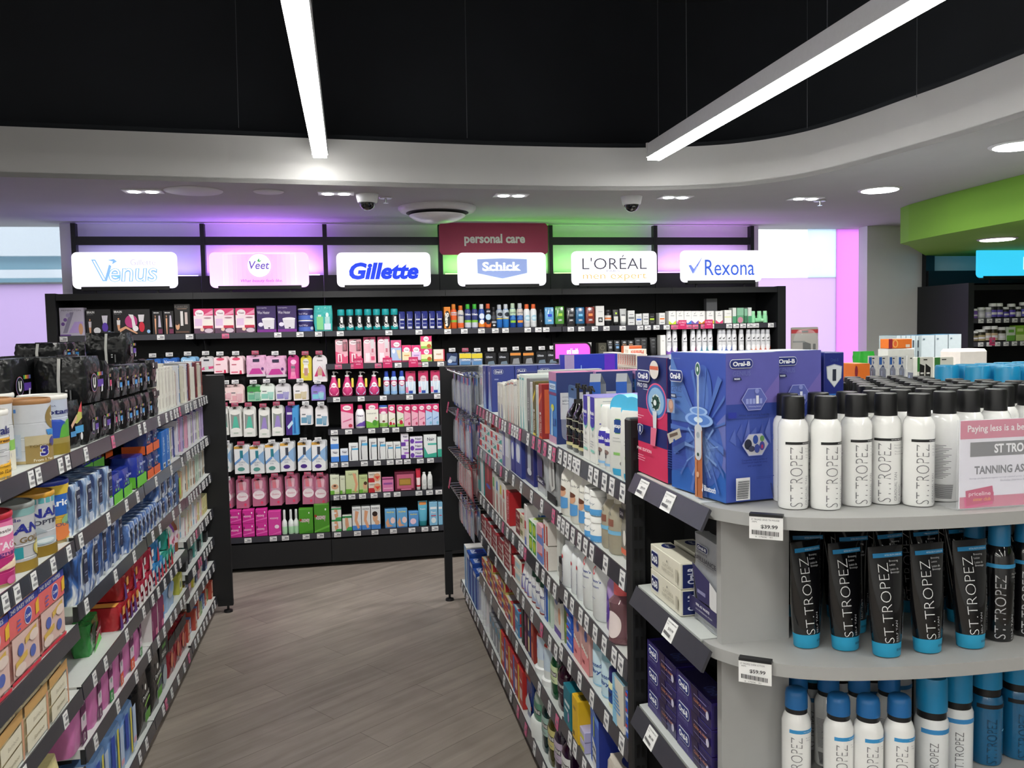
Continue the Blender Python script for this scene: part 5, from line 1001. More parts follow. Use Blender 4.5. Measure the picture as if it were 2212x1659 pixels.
hookrow(0, [(484, 874, 1, 16, 62, tall('tall white box, sea-green razor', '#58b8a0'), 3), (507, 874, 1, 27, 66, tall('tall white box, sea-green razor', '#58b8a0'), 3), (536, 874, 1, 27, 66, tall('tall white box, sea-green razor', '#58b8a0'), 3), (568, 876, 1, 25, 66, tall('tall white box, lilac razor', '#9c88c8'), 3), (597, 872, 1, 26, 66, tall('tall white box, lilac razor', '#9c88c8'), 3),
    (629, 872, 1, 29, 64, hanger('razor_box', 'purple and blue razor box', 'razor box', '#4a2c80', [('p', [(.5, 0), (1, 0), (1, 1), (.55, 1)], '#4a9ad8'), ('r', .1, .7, .5, .78, '#d8d4e4'), ('p', [(.1, .3), (.5, .5), (.6, .4), (.2, .2)], '#c8e0f0'), ('p', [(.6, .05), (.8, .05), (.75, .6), (.65, .6)], '#2c6cb0')], None, .2), 3),
    (660, 871, 0, 28, 42, card2('white blade pack, amber corner', '#e6e2e4', '#6a9cb8', None), 3), (693, 872, 0, 29, 44, card2('white blade pack, amber corner', '#e6e2e4', '#6a9cb8', None), 3)], h3)
def hyd(desc, c, c2): return hanger('razor_box', desc, 'razor box', '#e6e8ea', [('r', 0, .88, .6, .97, '#dca84c'), ('p', [(.5, .6), (1, .8), (1, .3), (.6, .5)], '#8ab0d8'), ('p', [(0, .4), (.5, .6), (.5, .5), (0, .3)], '#6a98d0'), ('r', .4, .55, .62, .82, c), ('e', .45, .16, .25, .07, c2), ('t', 'HYDRO', .45, .4, .6, .06, '#8a94a4'), ('t', 'Silk', .45, .32, .3, .05, '#8a94a4')], None, .25)
hookrow(0, [(488, 956, 0, 16, 60, hyd('white-blue box, teal razor', '#2f7f90', '#5a9a90'), 4), (520, 958, 1, 33, 62, hyd('white-blue box, teal razor', '#2f7f90', '#5a9a90'), 4), (554, 958, 1, 32, 62, hyd('white-blue box, teal razor', '#2f7f90', '#5a9a90'), 4), (587, 954, 0, 32, 64, hyd('white-blue box, teal razor', '#2f7f90', '#5a9a90'), 4), (618.6, 951, 0, 31, 64, hyd('white box, dark razor, purple foot', '#3a3f4c', '#4a2c80'), 4), (655.5, 950, 0, 31, 64, hyd('white box, dark razor, purple foot', '#3a3f4c', '#4a2c80'), 4), (687, 949, 0, 32, 65, hyd('white box, dark razor, purple foot', '#3a3f4c', '#4a2c80'), 4)], h4)
QT = hanger('razor_pack', 'pink clear blister, white cloud label', 'razor pack', '#b86a88', [('p', [(.2, .95), (.5, .95), (.6, .6), (.3, .6)], '#d83a5c'), ('p', [(.55, .95), (.85, .9), (.75, .55), (.6, .6)], '#e8a8bc'), ('r', .1, .52, .9, .62, '#c888a4'), ('e', .5, .4, .46, .16, '#f0e4e8'), ('t', 'Quattro', .5, .4, .62, .07, '#c85a80', 0, .01, .2), ('e', .72, .12, .1, .05, '#e04068')], (.5, .72, .8, .4, .016, CLR), .3)
hookrow(0, [(490, 1034, 0, 17, 62, QT, 5), (521, 1032, 1, 29, 64, QT, 5), (557, 1029, 1, 30, 62, QT, 5), (593, 1027, 1, 28, 63, QT, 5), (627, 1024, 1, 28, 63, QT, 5), (664, 1024, 1, 28, 63, QT, 5), (691, 1025, 1, 29, 64, QT, 5)], h5)
MG = soft('razor_bag', 'yellow-topped blue razor bag', 'razor bag', '#8fa4c4', [('r', 0, .62, 1, 1, '#e0cc3a'), ('t', 'Gillette', .55, .5, .7, .14, '#e8ecf2', 0, .03, .2), ('r', .1, .1, .9, .36, '#5a88b8')], gloss=.15)
BK = hanger('razor_pack', 'black and steel razor pack', 'razor pack', '#17181c', [('t', 'Gillette', .4, .66, .6, .16, '#b8bcc4', 0, .03, .2), ('p', [(.2, .05), (.9, .05), (.8, .35), (.3, .3)], '#6a7c8c')], None, .3)
hookrow(0, [(976.7, 756, 0, 27, 27, hanger('razor_pack', 'navy and steel razor pack', 'razor pack', '#22345c', [('p', [(.1, .4), (.4, .8), (.9, .7), (.8, .3)], '#8a9ab0'), ('e', .3, .35, .2, .15, '#c8d0dc'), ('r', .1, .05, .9, .2, '#4a6a9c')], None, .2), 3), (1005, 756, 1, 29, 28, MG, 3), (1031, 756, 0, 26, 28, MG, 3), (1060, 755, 0, 26, 28, BK, 3), (1088, 755, 0, 26, 28, BK, 2), (1114, 753, 0, 26, 28, hanger('razor_pack', 'black and orange razor pack', 'razor pack', '#1c1a1a', [('r', 0, .7, 1, .9, '#d88a3c'), ('p', [(.2, .05), (.9, .05), (.8, .5), (.3, .45)], '#8a8c90')], None, .3), 2), (1142.5, 753, 0, 26, 28, hanger('razor_pack', 'black and orange razor pack', 'razor pack', '#1c1a1a', [('r', 0, .7, 1, .9, '#d88a3c'), ('p', [(.2, .05), (.9, .05), (.8, .5), (.3, .45)], '#8a8c90')], None, .3), 2), (1170.5, 752, 0, 26, 28, BK, 2), (1194, 751, 0, 26, 28, BK, 2)], h6)
# ================================================================ goods on the window-side gondola
w1, w2, w3, w4, w5, w6 = ['window-side ' + q for q in ('top shelf', 'second shelf', 'third shelf', 'fourth shelf', 'fifth shelf', 'bottom shelf')]
def tin(desc, bodycol, lidcol, F, K=(), gold=None):
    def mk(w_, d, h):
        a = w_ / 2; hb = h * .93; pf = [(0, a * .985), (.006, a), (hb * .2, a), (hb * .205, a * .985), (hb * .215, a * .985), (hb * .22, a), (hb * .42, a), (hb * .425, a * .985), (hb * .435, a * .985), (hb * .44, a), (hb * .66, a), (hb * .665, a * .985), (hb * .675, a * .985), (hb * .68, a), (hb, a)]
        P = [(z_, r, r) for z_, r in pf]; b = MB(); b.loft(P, M(bodycol, .3, .25), 40); b.art(F, LS([(0, a, a), (hb, a, a)]), 14)
        if K: b.art(K, LS([(0, a, a), (hb, a, a)], back=True), 14)
        b.loft([(.0, a * 1.01, a * 1.01), (.004, a * 1.015, a * 1.015), (.008, a * 1.005, a * 1.005)], M('#cdb98a' if gold is None else gold, .3, .7), 40)
        q = MB(); q.loft([(hb - .002, a * 1.0, a * 1.0), (hb + .002, a * 1.03, a * 1.03), (h - .004, a * 1.03, a * 1.03), (h, a * 1.0, a * 1.0), (h, a * .93, a * .93), (h - .003, a * .91, a * .91)], M(lidcol, .35), 40)
        return proto('formula_tin', desc, 'tin', b, [('lid', q)])
    return mk
def atL(mk, x, y, z, w_, h, where=w1, turn=0, d=None, tier=0, row=0, tilt=0, rz0=PI / 2):
    x -= .006; p = mk(w_, d or w_, h); return put(p, x, y, z, rz0 + turn, where, 'y', tier, row, tilt)
# formula tins on the top shelf, turned to face the aisle
T1 = tin('white tin with yellow base and navy lettering', '#dfe0e4', '#e6e4e0', [('r', 0, 0, 1, .2, '#e2ab2c'), ('p', [(.1, .2), (.9, .2), (.9, .3)], '#e2ab2c'), ('r', 0, .56, .85, .64, '#dfa83a'), ('r', .82, .58, .98, .66, '#2c3470'), ('t', 'Novalac', .5, .76, .62, .13, '#23286a', 0, .02), ('t', 'sweet-dreams', .48, .6, .52, .05, '#5a3a1c', 0, .02),
        ('t', 'Suitable for', .62, .2, .28, .03, '#5a4a1c'), ('t', 'Birth to 12 months', .58, .12, .5, .055, '#3a2c14', 0, .01), ('e', .76, .46, .035, .04, '#2c3470'), ('e', .76, .34, .035, .04, '#2c3470'), ('r', .1, .46, .6, .468, '#8a8c94'), ('r', .1, .42, .55, .428, '#8a8c94'), ('r', .1, .36, .6, .368, '#8a8c94')])
T2 = tin('white tin with gold lid and large number 3', '#d3d6de', '#a87a50', [('e', .78, .75, .2, .2, '#8a7440'), ('t', 'S', .76, .76, .12, .17, '#efe9d6'), ('t', 'B', .88, .74, .1, .15, '#efe9d6'), ('r', .3, .0, .78, .46, '#98804c'), ('r', .3, .3, .78, .46, '#b8ab8c'), ('p', [(.58, .55), (.9, .55), (.88, .45), (.8, .4), (.62, .42)], '#3f8ad0'), ('t', '3', .54, .2, .14, .2, '#f0eef6', 0, .09), ('t', '3', .54, .2, .12, .175, '#2c2a86', 0, .05), ('t', 'From 1 Year', .54, .05, .3, .045, '#efe8d6', 0, .01),
        ('e', .7, .34, .07, .08, '#4a4a8c'), ('t', 'TODDLER', .52, .29, .36, .04, '#6a5830'), ('r', .02, .86, .22, .92, '#4f8ad8'), ('r', .0, .1, .26, .5, '#c2cdde'), ('r', .04, .14, .22, .3, '#b2c2dc')])
T3 = tin('white-lidded tin with blue and green swirl', '#c6cfe2', '#e8e6e2', [('p', [(0, .3), (.55, .3), (.62, .6), (.3, .68), (0, .66)], '#2a4cae'), ('p', [(.48, .3), (.86, .3), (.88, .62), (.66, .62), (.52, .5)], '#5aa43c'), ('p', [(0, .88), (.4, .9), (0, .98)], '#3a5cc0'), ('t', 'Aptamil', .5, .76, .66, .12, '#20266a', 0, .02), ('t', 'NUTRICIA', .3, .88, .3, .03, '#3a4070'), ('r', 0, 0, 1, .2, '#8a7628'), ('r', 0, .2, 1, .3, '#9a8a4c')])
T4 = tin('gold-lidded white tin with number 2', '#dcdee2', '#b08258', [('e', .8, .78, .16, .18, '#98804c'), ('t', '2', .8, .74, .12, .17, '#f0ead8'), ('r', .3, .3, .9, .45, '#8ac05c'), ('r', .3, .0, .85, .3, '#d8d4c4')])
T5 = tin('plain white tin at the back of shelf', '#dadce0', '#e8e7e4', [('r', 0, 0, 1, .25, '#a88c4c')])
zt = 1.272
atL(T1, -.872, 2.20, zt, .127, .165, turn=-.5); atL(T4, -.91, 2.335, zt, .127, .185, turn=-.35); atL(T2, -.872, 2.49, zt, .13, .172, turn=-.62); atL(T3, -.875, 2.645, zt, .127, .172, turn=-.55)
atL(T5, -1.03, 2.37, zt, .127, .178, turn=-.3); atL(T5, -1.02, 2.53, zt, .127, .178, turn=-.3); atL(T5, -1.03, 2.68, zt, .127, .178, turn=-.3)
zt = 1.017
U1 = tin('pink tin with red lid', '#c93a80', '#b82c3c', [('r', 0, .45, 1, .95, '#e27aa8'), ('t', 'SUSTAGEN', .52, .6, .74, .12, '#f2e2ec', 0, .04), ('t', 'Pregnancy', .56, .48, .7, .09, '#5a2a80', 0, .01), ('e', .5, .82, .24, .07, '#efe8ec'), ('t', 'Nestle', .5, .82, .28, .05, '#6a5a60', 0, .01), ('p', [(.3, .2), (.5, .32), (.85, .4), (.8, .22), (.55, .26)], '#e8cfb4'), ('e', .6, .08, .08, .06, '#d868a0')])
U2 = tin('white tin with gold band, silver lid, number 1', '#d0d2d6', '#8f9492', [('r', 0, .88, 1, 1, '#7fa8a8'), ('t', 'Nestle', .3, .83, .3, .05, '#3a3c80', 0, .01), ('t', 'NAN', .46, .68, .62, .16, '#28308c', 0, .03, .1), ('t', 'HA GOLD', .5, .5, .62, .09, '#7a6440', 0, .02), ('t', '1', .4, .3, .12, .18, '#2f9aa4', 0, .04), ('e', .78, .33, .16, .13, '#c9b85a'), ('e', .78, .33, .12, .1, '#dcd6a0'), ('r', 0, 0, 1, .16, '#9a7f34'), ('r', .2, .4, .85, .41, '#77797e')])
U3 = tin('white tin with gold lid and bird picture', '#cfd3da', '#d09a3a', [('p', [(0, 1), (1, 1), (1, .86), (.5, .9), (0, .8)], '#5aa4ac'), ('t', 'NAN', .55, .74, .6, .16, '#28308c', 0, .03), ('t', 'OPTIPRO', .62, .58, .6, .08, '#3a3c50', 0, .02), ('t', '2', .9, .42, .1, .17, '#3a3438', 0, .03), ('p', [(.1, .45), (.4, .5), (.55, .38), (.3, .36)], '#a9b4be'), ('e', .48, .27, .22, .06, '#b4c8d2'), ('e', .48, .27, .14, .035, '#dfe8ec'), ('r', 0, 0, 1, .18, '#8a6f24')])
U4 = tin('blue-lidded yellow and blue tin', '#e0b64a', '#2238a0', [('r', 0, .48, 1, .84, '#2c62b8'), ('r', 0, .84, 1, 1, '#d8b840'), ('t', 'Karicare', .55, .7, .74, .12, '#eef2f8', 0, .03), ('e', .7, .36, .22, .14, '#8ab484'), ('e', .4, .2, .26, .15, '#e0824c'), ('t', 'NOURISH', .55, .32, .5, .06, '#3a4c78'), ('e', .85, .18, .16, .1, '#9aa8d0')])
atL(U1, -.872, 2.19, zt, .127, .175, w2, -.5); atL(U2, -.872, 2.335, zt, .127, .172, w2, -.55); atL(U3, -.872, 2.485, zt, .127, .172, w2, -.55); atL(U4, -.88, 2.632, zt, .127, .18, w2, -.5)
# green-sided wipes bag and the coral wipes packs
WF = [('r', 0, .62, 1, .9, '#e06a6a'), ('r', 0, .9, 1, 1, '#3a48a8'), ('t', '240 BABY WIPES', .46, .95, .8, .06, '#e8e8f4', 0, .03), ('r', 0, 0, 1, .05, '#d84050'), ('r', .05, .08, .95, .6, '#dcbcb4'), ('e', .62, .76, .13, .12, '#e8d8e4'), ('e', .62, .76, .115, .105, '#3c4ca4'), ('t', 'Curash', .62, .76, .18, .05, '#eef0fa', 0, .02), ('p', [(.88, .84), (1, .9), (1, .7), (.88, .68)], '#e8b83c'),
      ('r', .24, .66, .34, .68, '#5a62b0'), ('r', .22, .72, .36, .74, '#5a62b0'), ('r', .24, .78, .34, .8, '#5a62b0'), ('e', .3, .4, .1, .08, '#5a6ab4'), ('e', .7, .25, .1, .08, '#5a6ab4'), ('p', [(.45, .5), (.85, .58), (.85, .5), (.45, .42)], '#d8b45a'), ('p', [(.1, .28), (.5, .34), (.5, .26), (.1, .2)], '#d8b45a'), ('e', .75, .46, .16, .07, '#e6d2ca'), ('e', .25, .16, .18, .07, '#e6d2ca')]
WP = soft('wipes_pack', 'coral and clear baby wipes multipack', 'wipes pack', '#d9a8a0', WF, R=[('r', 0, .6, 1, .9, '#d85a60'), ('r', 0, 0, 1, .6, '#d2b4ac')], gloss=.15, bump=.7)
for i, y in enumerate((2.04, 2.235, 2.43)): atL(WP, -.875, y, .775, .185, .192, w3, random.uniform(-.03, .03), .13)
atL(soft('wipes_pack', 'lime green flow-wrapped wipes pack', 'wipes pack', '#a8d05a', [('r', .1, .2, .9, .6, '#c8e090'), ('e', .5, .4, .2, .1, '#e07a6c')], gloss=.2), -.93, 2.56, .775, .05, .22, w3, 0, .18)
BB = soft('wipes_pack', 'cream and tan bamboo wipes pack', 'wipes pack', '#dccfae', [('r', 0, .78, 1, 1, '#d0a468'), ('r', .04, .05, .9, .38, '#e8e2cc'), ('r', .04, .42, .9, .74, '#e8e2cc'), ('t', 'Bamboo', .55, .56, .44, .08, '#b8b09a'), ('t', 'Bamboo', .55, .2, .44, .08, '#b8b09a'), ('r', .92, 0, 1, .8, '#d8a080')], gloss=.2)
for i, y in enumerate((1.95, 2.115, 2.28, 2.445)): atL(BB, -.87, y, .577, .16, .13, w4, random.uniform(-.04, .04), .12)
atL(soft('wipes_pack', 'orange and red pouch behind the cream packs', 'wipes pack', '#c85a2c', [('r', 0, 0, 1, .5, '#d8b48a'), ('r', .3, .6, .7, .9, '#d89048')], gloss=.2), -.95, 2.575, .577, .06, .135, w4, 0, .2)
YB = soft('wipes_pack', 'pale yellow baby wipes bag', 'wipes pack', '#dfd49a', [('e', .7, .5, .2, .25, '#d8946a'), ('r', .1, .7, .4, .9, '#4a5ca8'), ('t', 'baby', .4, .4, .4, .16, '#e8a83c', 0, .02)], gloss=.2)
for y in (2.02, 2.2, 2.38): atL(YB, -.88, y, .342, .15, .13, w5, 0, .13)
# black pad packs, stacked three deep and two or three high
BG = M('#18191b', .22, bump=.6, scale=26, noise=.1)
UB = lambda c, s=1: [('e', .42, .42, .17 * s, .2 * s, '#c86a5c'), ('e', .42, .42, .162 * s, .19 * s, '#4a7ac0'), ('e', .42, .42, .15 * s, .178 * s, '#0d0e10'), ('t', 'U', .42, .42, .13 * s, .22 * s, '#e4e4e2', 0, .05)] + [('r', .58 + i * .06, .56, .63 + i * .06, .64, q) for i, q in enumerate(('#4aa05c', '#c8b83c', '#c87a3c', '#9a4a6c', '#5a6aa8'))] + [('r', .57, .32, .88, .48, c), ('p', [(.74, .2), (.82, .22), (.84, .36), (.78, .36)], '#d8d8dc')]
SIDE = [('p', [(.5, .02), (.56, .02), (.55, .5), (.58, .96), (.52, .96), (.49, .5)], '#c9c9c6'), ('r', .64, .2, .68, .24, '#b0b0ae'), ('r', .64, .27, .68, .31, '#b0b0ae'), ('r', .72, .05, .75, .3, '#6a6a6c')]
def pad(desc, c, s=1): return soft('pad_pack', desc, 'pad pack', BG, UB(c, s), L=SIDE, R=SIDE, fin=True)
PB_, PP, PC = pad('violet-flash black pad pack', '#5a3a9c'), pad('blue-flash black pad pack', '#3a8ad0'), pad('pink-flash black pad pack', '#c83a6c')
def padrow(mk, ys, w_, h, d, z, tier, row, where=w1, x0=-.81, dx=.17):
    p = mk(w_ * .97, d, h)
    for y in ys: put(p, x0 - d / 2 - row * dx + random.uniform(-.008, .004), y, z, PI / 2 + random.uniform(-.05, .05), where, 'y', tier, row, 0, 0)
zt = 1.273
atL(soft('pad_pack', 'black sports pad pack with coloured runner print', 'pad pack', BG, [('p', [(.2, .55), (.55, .7), (.85, .95), (.85, .6), (.5, .5)], '#b8b860'), ('p', [(.6, .75), (.85, .95), (.85, .72)], '#c84a50'), ('p', [(.1, .5), (.5, .7), (.5, .6), (.15, .42)], '#d0a890'), ('r', .35, .3, .9, .45, '#4a9ad0'), ('r', .05, .25, .4, .36, '#4a8ac0'), ('e', .75, .22, .08, .08, '#d8d8dc')], L=SIDE), -.9, 2.76, zt, .11, .15, w1, -.1, .16)
padrow(PB_, (2.875, 3.005, ), .125, .125, .16, zt, 0, 0); padrow(PC, (3.1,), .06, .125, .16, zt, 0, 0); padrow(PP, (3.19, 3.295, 3.4, 3.51, 3.62), .104, .115, .16, zt, 0, 0)
padrow(PB_, (2.93,), .18, .155, .16, zt + .125, 1, 0); padrow(PC, (3.07,), .07, .135, .16, zt + .125, 1, 0); padrow(PP, (3.2, 3.3, 3.4, 3.5, 3.6), .1, .112, .16, zt + .12, 1, 0)
padrow(PB_, (2.72, 2.9, 3.08), .17, .13, .16, zt, 0, 1); padrow(PB_, (2.76, 2.95, 3.14), .18, .15, .16, zt + .13, 1, 1); padrow(PP, (3.28, 3.39), .11, .115, .16, zt, 0, 1); padrow(PP, (3.3, 3.42), .11, .115, .16, zt + .116, 1, 1)
padrow(PB_, (3.38,), .13, .12, .15, zt + .235, 2, 0, dx=.17); padrow(PP, (3.18, 3.3), .11, .07, .15, zt + .25, 2, 1)
padrow(soft('pad_pack', 'violet-topped black pad pack', 'pad pack', BG, [('r', .05, .55, .95, .9, '#5a3a9c'), ('r', .5, .2, .9, .5, '#c8c8c6')]), (3.6, 3.73), .12, .09, .12, zt + .232, 2, 1)
atL(soft('pad_pack', 'black liner pack with white liner print', 'pad pack', BG, [('t', 'U', .2, .82, .2, .16, '#dcdcda', 0, .04), ('p', [(.5, .3), (.6, .3), (.85, .55), (.8, .66), (.65, .5)], '#d8d8d4'), ('r', .45, .7, .95, .9, '#38393c')]), -.86, 3.78, zt, .11, .12, w1, 0, .1)
atL(soft('pad_pack', 'black liner pack with pale stripe, upper', 'pad pack', BG, [('t', 'U', .25, .8, .24, .18, '#dcdcda', 0, .04), ('p', [(.4, .2), (.55, .2), (.85, .55), (.75, .6)], '#d8d8d4'), ('r', .5, .66, .95, .9, '#38393c')]), -.86, 3.775, zt + .122, .11, .12, w1, 0, .1)
# far end of the top shelf: slim cartons
zt = 1.272; rnd = random.Random(3)
SL = [('slim cream carton', '#dcd9cc', '#b8b0a0'), ('slim white carton', '#e2e0da', '#c8c4bc'), ('slim rust carton', '#a85a48', '#d8c8b8'), ('slim blue and white carton', '#d8dce4', '#4a8ac8'), ('slim grey-blue carton', '#9ab0c8', '#5a7aa4'), ('slim maroon carton', '#6a2c34', '#b06a5c'), ('slim olive carton', '#5a5238', '#8a7c50')]
def slim(ys, z, k, where, h0, h1, d=.14, lo=.02, hi=.038, seed=1):
    rr = random.Random(seed); y = ys[0]; i = 0; cache = {}
    while y < ys[1]:
        de, c, c2 = k[i % len(k)] if i < len(k) * 3 else k[rr.randrange(len(k))]
        if de not in cache:
            w_ = rr.uniform(lo, hi); h = rr.uniform(h0, h1)
            cache[de] = (carton('slim_carton', de, 'box', c, [('r', .15, .08, .85, .3, c2), ('r', .3, .4, .7, .9, c2), ('r', .1, .94, .9, .97, c2)], T=[('r', .2, .2, .8, .8, c2)])(w_, d * rr.uniform(.8, 1), h), w_)
        p, w_ = cache[de]
        put(p, -.82 - p['me'].vertices[0].co.y * 0 - d * .5 - rr.uniform(0, .02), y + w_ / 2, z, PI / 2 + rr.uniform(-.012, .012), where, 'y'); y += w_ + rr.uniform(.002, .006); i += 1
slim((3.86, 4.22), 1.272, SL[:2] + [SL[1]], w1, .19, .215, seed=2, hi=.03)
slim((4.23, 5.0), 1.272, SL, w1, .15, .2, seed=5)
# blue wave pad packs and friends on the lower shelves
BW = M('#7f9fd0', .3, bump=.5, scale=24, noise=.3)
def wavemat(dark, mid):
    m_ = bpy.data.materials.new('icy_wave_film'); m_.use_nodes = True; nt = m_.node_tree; b_ = nt.nodes['Principled BSDF']; b_.inputs['Roughness'].default_value = .28
    tc = nt.nodes.new('ShaderNodeTexCoord'); mp = nt.nodes.new('ShaderNodeMapping'); mp.inputs['Scale'].default_value = (1.6, 1.2, .7); nz = nt.nodes.new('ShaderNodeTexNoise'); nz.inputs['Scale'].default_value = 13; nz.inputs['Detail'].default_value = 3; nz.inputs['Distortion'].default_value = 1.4
    cr = nt.nodes.new('ShaderNodeValToRGB'); e = cr.color_ramp.elements; e[0].position = .36; e[0].color = lin(dark); e[1].position = .62; e[1].color = lin('#eef2f6'); k = e.new(.5); k.color = lin(mid)
    nt.links.new(tc.outputs['Object'], mp.inputs[0]); nt.links.new(mp.outputs[0], nz.inputs['Vector']); nt.links.new(nz.outputs['Fac'], cr.inputs[0]); nt.links.new(cr.outputs[0], b_.inputs['Base Color'])
    return m_
def wave(desc, base='#7f9cc4', tall=0): return soft('pad_pack', desc, 'pad pack', wavemat('#22345c' if base != '#2c3f70' else '#141c38', base), [('r', .58, .3, .93, .86, '#2a2f4a'), ('t', 'Libra', .76, .9, .3, .09, '#e6eaf2', 0, .02), ('t', 'EXTRA', .76, .72, .24, .07, '#c8d0e4', 0, .02), ('r', .64, .5, .86, .52, '#8a94b4'), ('r', .64, .44, .84, .46, '#8a94b4'), ('r', .6, .06, .92, .26, '#b4c0d8')], fin=False)
WV = wave('pale blue wave-patterned pad pack')
p = WV(.1, .13, .15)
for r_ in range(2):
    for i, y in enumerate((2.665, 2.775, 2.89, 3.005)): put(p, -.88 - r_ * .135, y, 1.027, PI / 2 + random.uniform(-.05, .05), w2, 'y', 0, r_)
p = wave('deep navy wave-patterned pad pack', '#2c3f70')(.15, .11, .17)
for y in (2.72, 2.9): put(p, -1.155, y, 1.027, PI / 2, w2, 'y', 1, 1)
def stay(desc, top, bot): return soft('pad_pack', desc, 'pad pack', M(top, .25, bump=.4, scale=30), [('r', 0, 0, 1, .36, bot), ('t', 'Stayfree', .62, .72, .6, .14, '#b8c0e4', 0, .02), ('e', .25, .48, .06, .05, bot), ('e', .5, .46, .05, .05, bot), ('e', .35, .62, .04, .04, '#8ad0e0')], L=[('r', 0, 0, 1, .36, bot)], R=[('r', 0, 0, 1, .36, bot)], fin=False)
SG, SO = stay('lime-based royal blue pad pack', '#27389a', '#6cc43c'), stay('orange-based navy pad pack', '#25346c', '#e0642c')
p = SG(.13, .1, .105)
for i, y in enumerate((3.12, 3.255)): put(p, -.96, y, 1.13, PI / 2, w2, 'y', 1, 1)
for i, y in enumerate((3.14, 3.27)): put(p, -.87, y, 1.027, PI / 2 + .03, w2, 'y', 0, 0)
p = SG(.15, .1, .12); put(p, -.865, 3.46, 1.032, PI / 2, w2, 'y', 0, 0)
p = SO(.11, .09, .1)
for t_ in range(2): put(p, -.865, 3.63, 1.032 + t_ * .101, PI / 2, w2, 'y', t_, 0)
for t_ in range(2): put(p, -.865, 3.75, 1.032 + t_ * .101, PI / 2, w2, 'y', t_, 0)
p = SO(.1, .12, .12); put(p, -1.0, 3.5, 1.14, PI / 2, w2, 'y', 2, 1)
TB = carton('tampon_box', 'tall bright blue carton with white panel', 'box', '#1f6ac0', [('t', 'Tampax', .5, .6, .5, .5, '#c8dcf4', 90, .02), ('r', .2, .03, .8, .17, '#dfe4e8'), ('r', .3, .06, .7, .13, '#3a3c44')])
p = TB(.075, .1, .165)
for y in (3.86, 3.945): put(p, -.86, y, 1.032, PI / 2, w2, 'y')
SM = [('slim white and violet carton', '#dcd8e4', '#6a58a8'), ('slim navy carton', '#2c3a7c', '#8a9ad0'), ('slim cream and green carton', '#dcdccc', '#7a9a5c'), ('slim pink carton', '#d8a0bc', '#a04a80'), ('slim lilac carton', '#b8a8d0', '#7a60a8'), ('slim white carton with grey print', '#e0e0de', '#8a8c94')]
slim((4.0, 4.23), 1.032, SM, w2, .13, .16, seed=11); slim((4.25, 5.0), 1.039, SM, w2, .14, .175, seed=12)
SN = [('slim white and black carton', '#dedcd6', '#3a3a3c'), ('slim peach carton', '#dcc0a4', '#c88a5c'), ('slim pale grey carton', '#c8ccc8', '#8a9088'), ('slim mint carton', '#c4d4c8', '#6a9a84'), ('slim ivory carton', '#e0dcd0', '#b09a78')]
slim((4.25, 5.0), .822, SN, w3, .12, .165, seed=13, hi=.05)
# third shelf: tall blue packs with pale wave
WT_ = wave('tall blue wave-patterned night pack', '#3f6cb4')
p = WT_(.105, .16, .165)
for i, y in enumerate((2.665, 2.775)): put(p, -.885, y, .822, PI / 2 + random.uniform(-.05, .05), w3, 'y')
p = wave('large blue wave pack, red flash', '#4a70b4')(.09, .2, .17)
for y in (2.93, 3.03, 3.13): put(p, -.92, y, .822, PI / 2, w3, 'y')
p = wave('small thin blue wave pack', '#5a7cb8')(.06, .13, .1)
for i in range(8): put(p, -.875, 3.24 + i * .063, .824, PI / 2 + random.uniform(-.04, .04), w3, 'y')
p = wave('low wide blue wave pack', '#4a6ca8')(.11, .13, .085)
for i, y in enumerate((3.76, 3.88, 4.0)):
    for t_ in range(2): put(p, -.875, y, .827 + t_ * .086, PI / 2, w3, 'y', t_)
p = soft('pad_pack', 'blue pad pack with lime corner', 'pad pack', '#4a6490', [('r', .6, .1, 1, .8, '#a8c83c'), ('e', .7, .2, .1, .08, '#d85a6c')])(.09, .13, .15)
put(p, -.875, 4.12, .827, PI / 2, w3, 'y')
# fourth shelf: green bag, small packets, bottles
atL(soft('liner_bag', 'green and crimson foil bag lying open', 'bag', '#3c8a48', [('p', [(.35, .2), (.98, .15), (.98, .75), (.6, .6)], '#8a1f34'), ('p', [(.2, .0), (1, .05), (.8, .35), (.5, .2)], '#5ac84a'), ('p', [(.1, .9), (.5, .95), (.4, .55), (.25, .3), (.12, .6)], '#1f3a28'), ('t', 'Carefree', .68, .5, .5, .14, '#e8d8d8', 0, .01, .2)], gloss=.15), -.88, 2.93, .582, .17, .105, w4, .1, .06)
def small(desc, c, c2, c3): return soft('liner_packet', desc, 'packet', c, [('p', [(0, 0), (.6, 0), (.3, .6), (0, .8)], c2), ('r', .5, .55, .95, .9, c3), ('t', 'liners', .7, .3, .4, .2, '#efe6ea', 0, .02)], T=[('r', .1, .1, .9, .9, c3)], gloss=.18, fin=False)
for i, (de, c, c2, c3, n_) in enumerate([('red and purple liner packet', '#b02c34', '#5a2c80', '#e0a04c', 4), ('crimson and white liner packet', '#b8304c', '#e0d8dc', '#e8e0e4', 4), ('sky blue liner packet', '#3a8ac8', '#c0384c', '#8ac8e8', 3), ('teal and red liner packet', '#2f9a8c', '#b8343c', '#6ac8b8', 3)]):
    p = small(de, c, c2, c3)(.062, .13, .085)
    for k in range(n_):
        for t_ in range(2 if k % 2 else 1): put(p, -.885, 3.12 + (sum([4, 4, 3, 4][:i]) + k) * .066, .582 + t_ * .086, PI / 2 + random.uniform(-.06, .06), w4, 'y', t_)
p = carton('liner_box', 'white-sided purple carton', 'box', '#5a2c70', [('r', .55, .2, 1, .8, '#c8783c'), ('r', 0, 0, 1, .1, '#e0dce0')], R=[('r', 0, 0, 1, 1, '#d8d4d4')], L=[('r', 0, 0, 1, 1, '#d8d4d4')])(.05, .13, .1)
for y in (3.1, 3.22): put(p, -1.03, y, .582, PI / 2, w4, 'y')
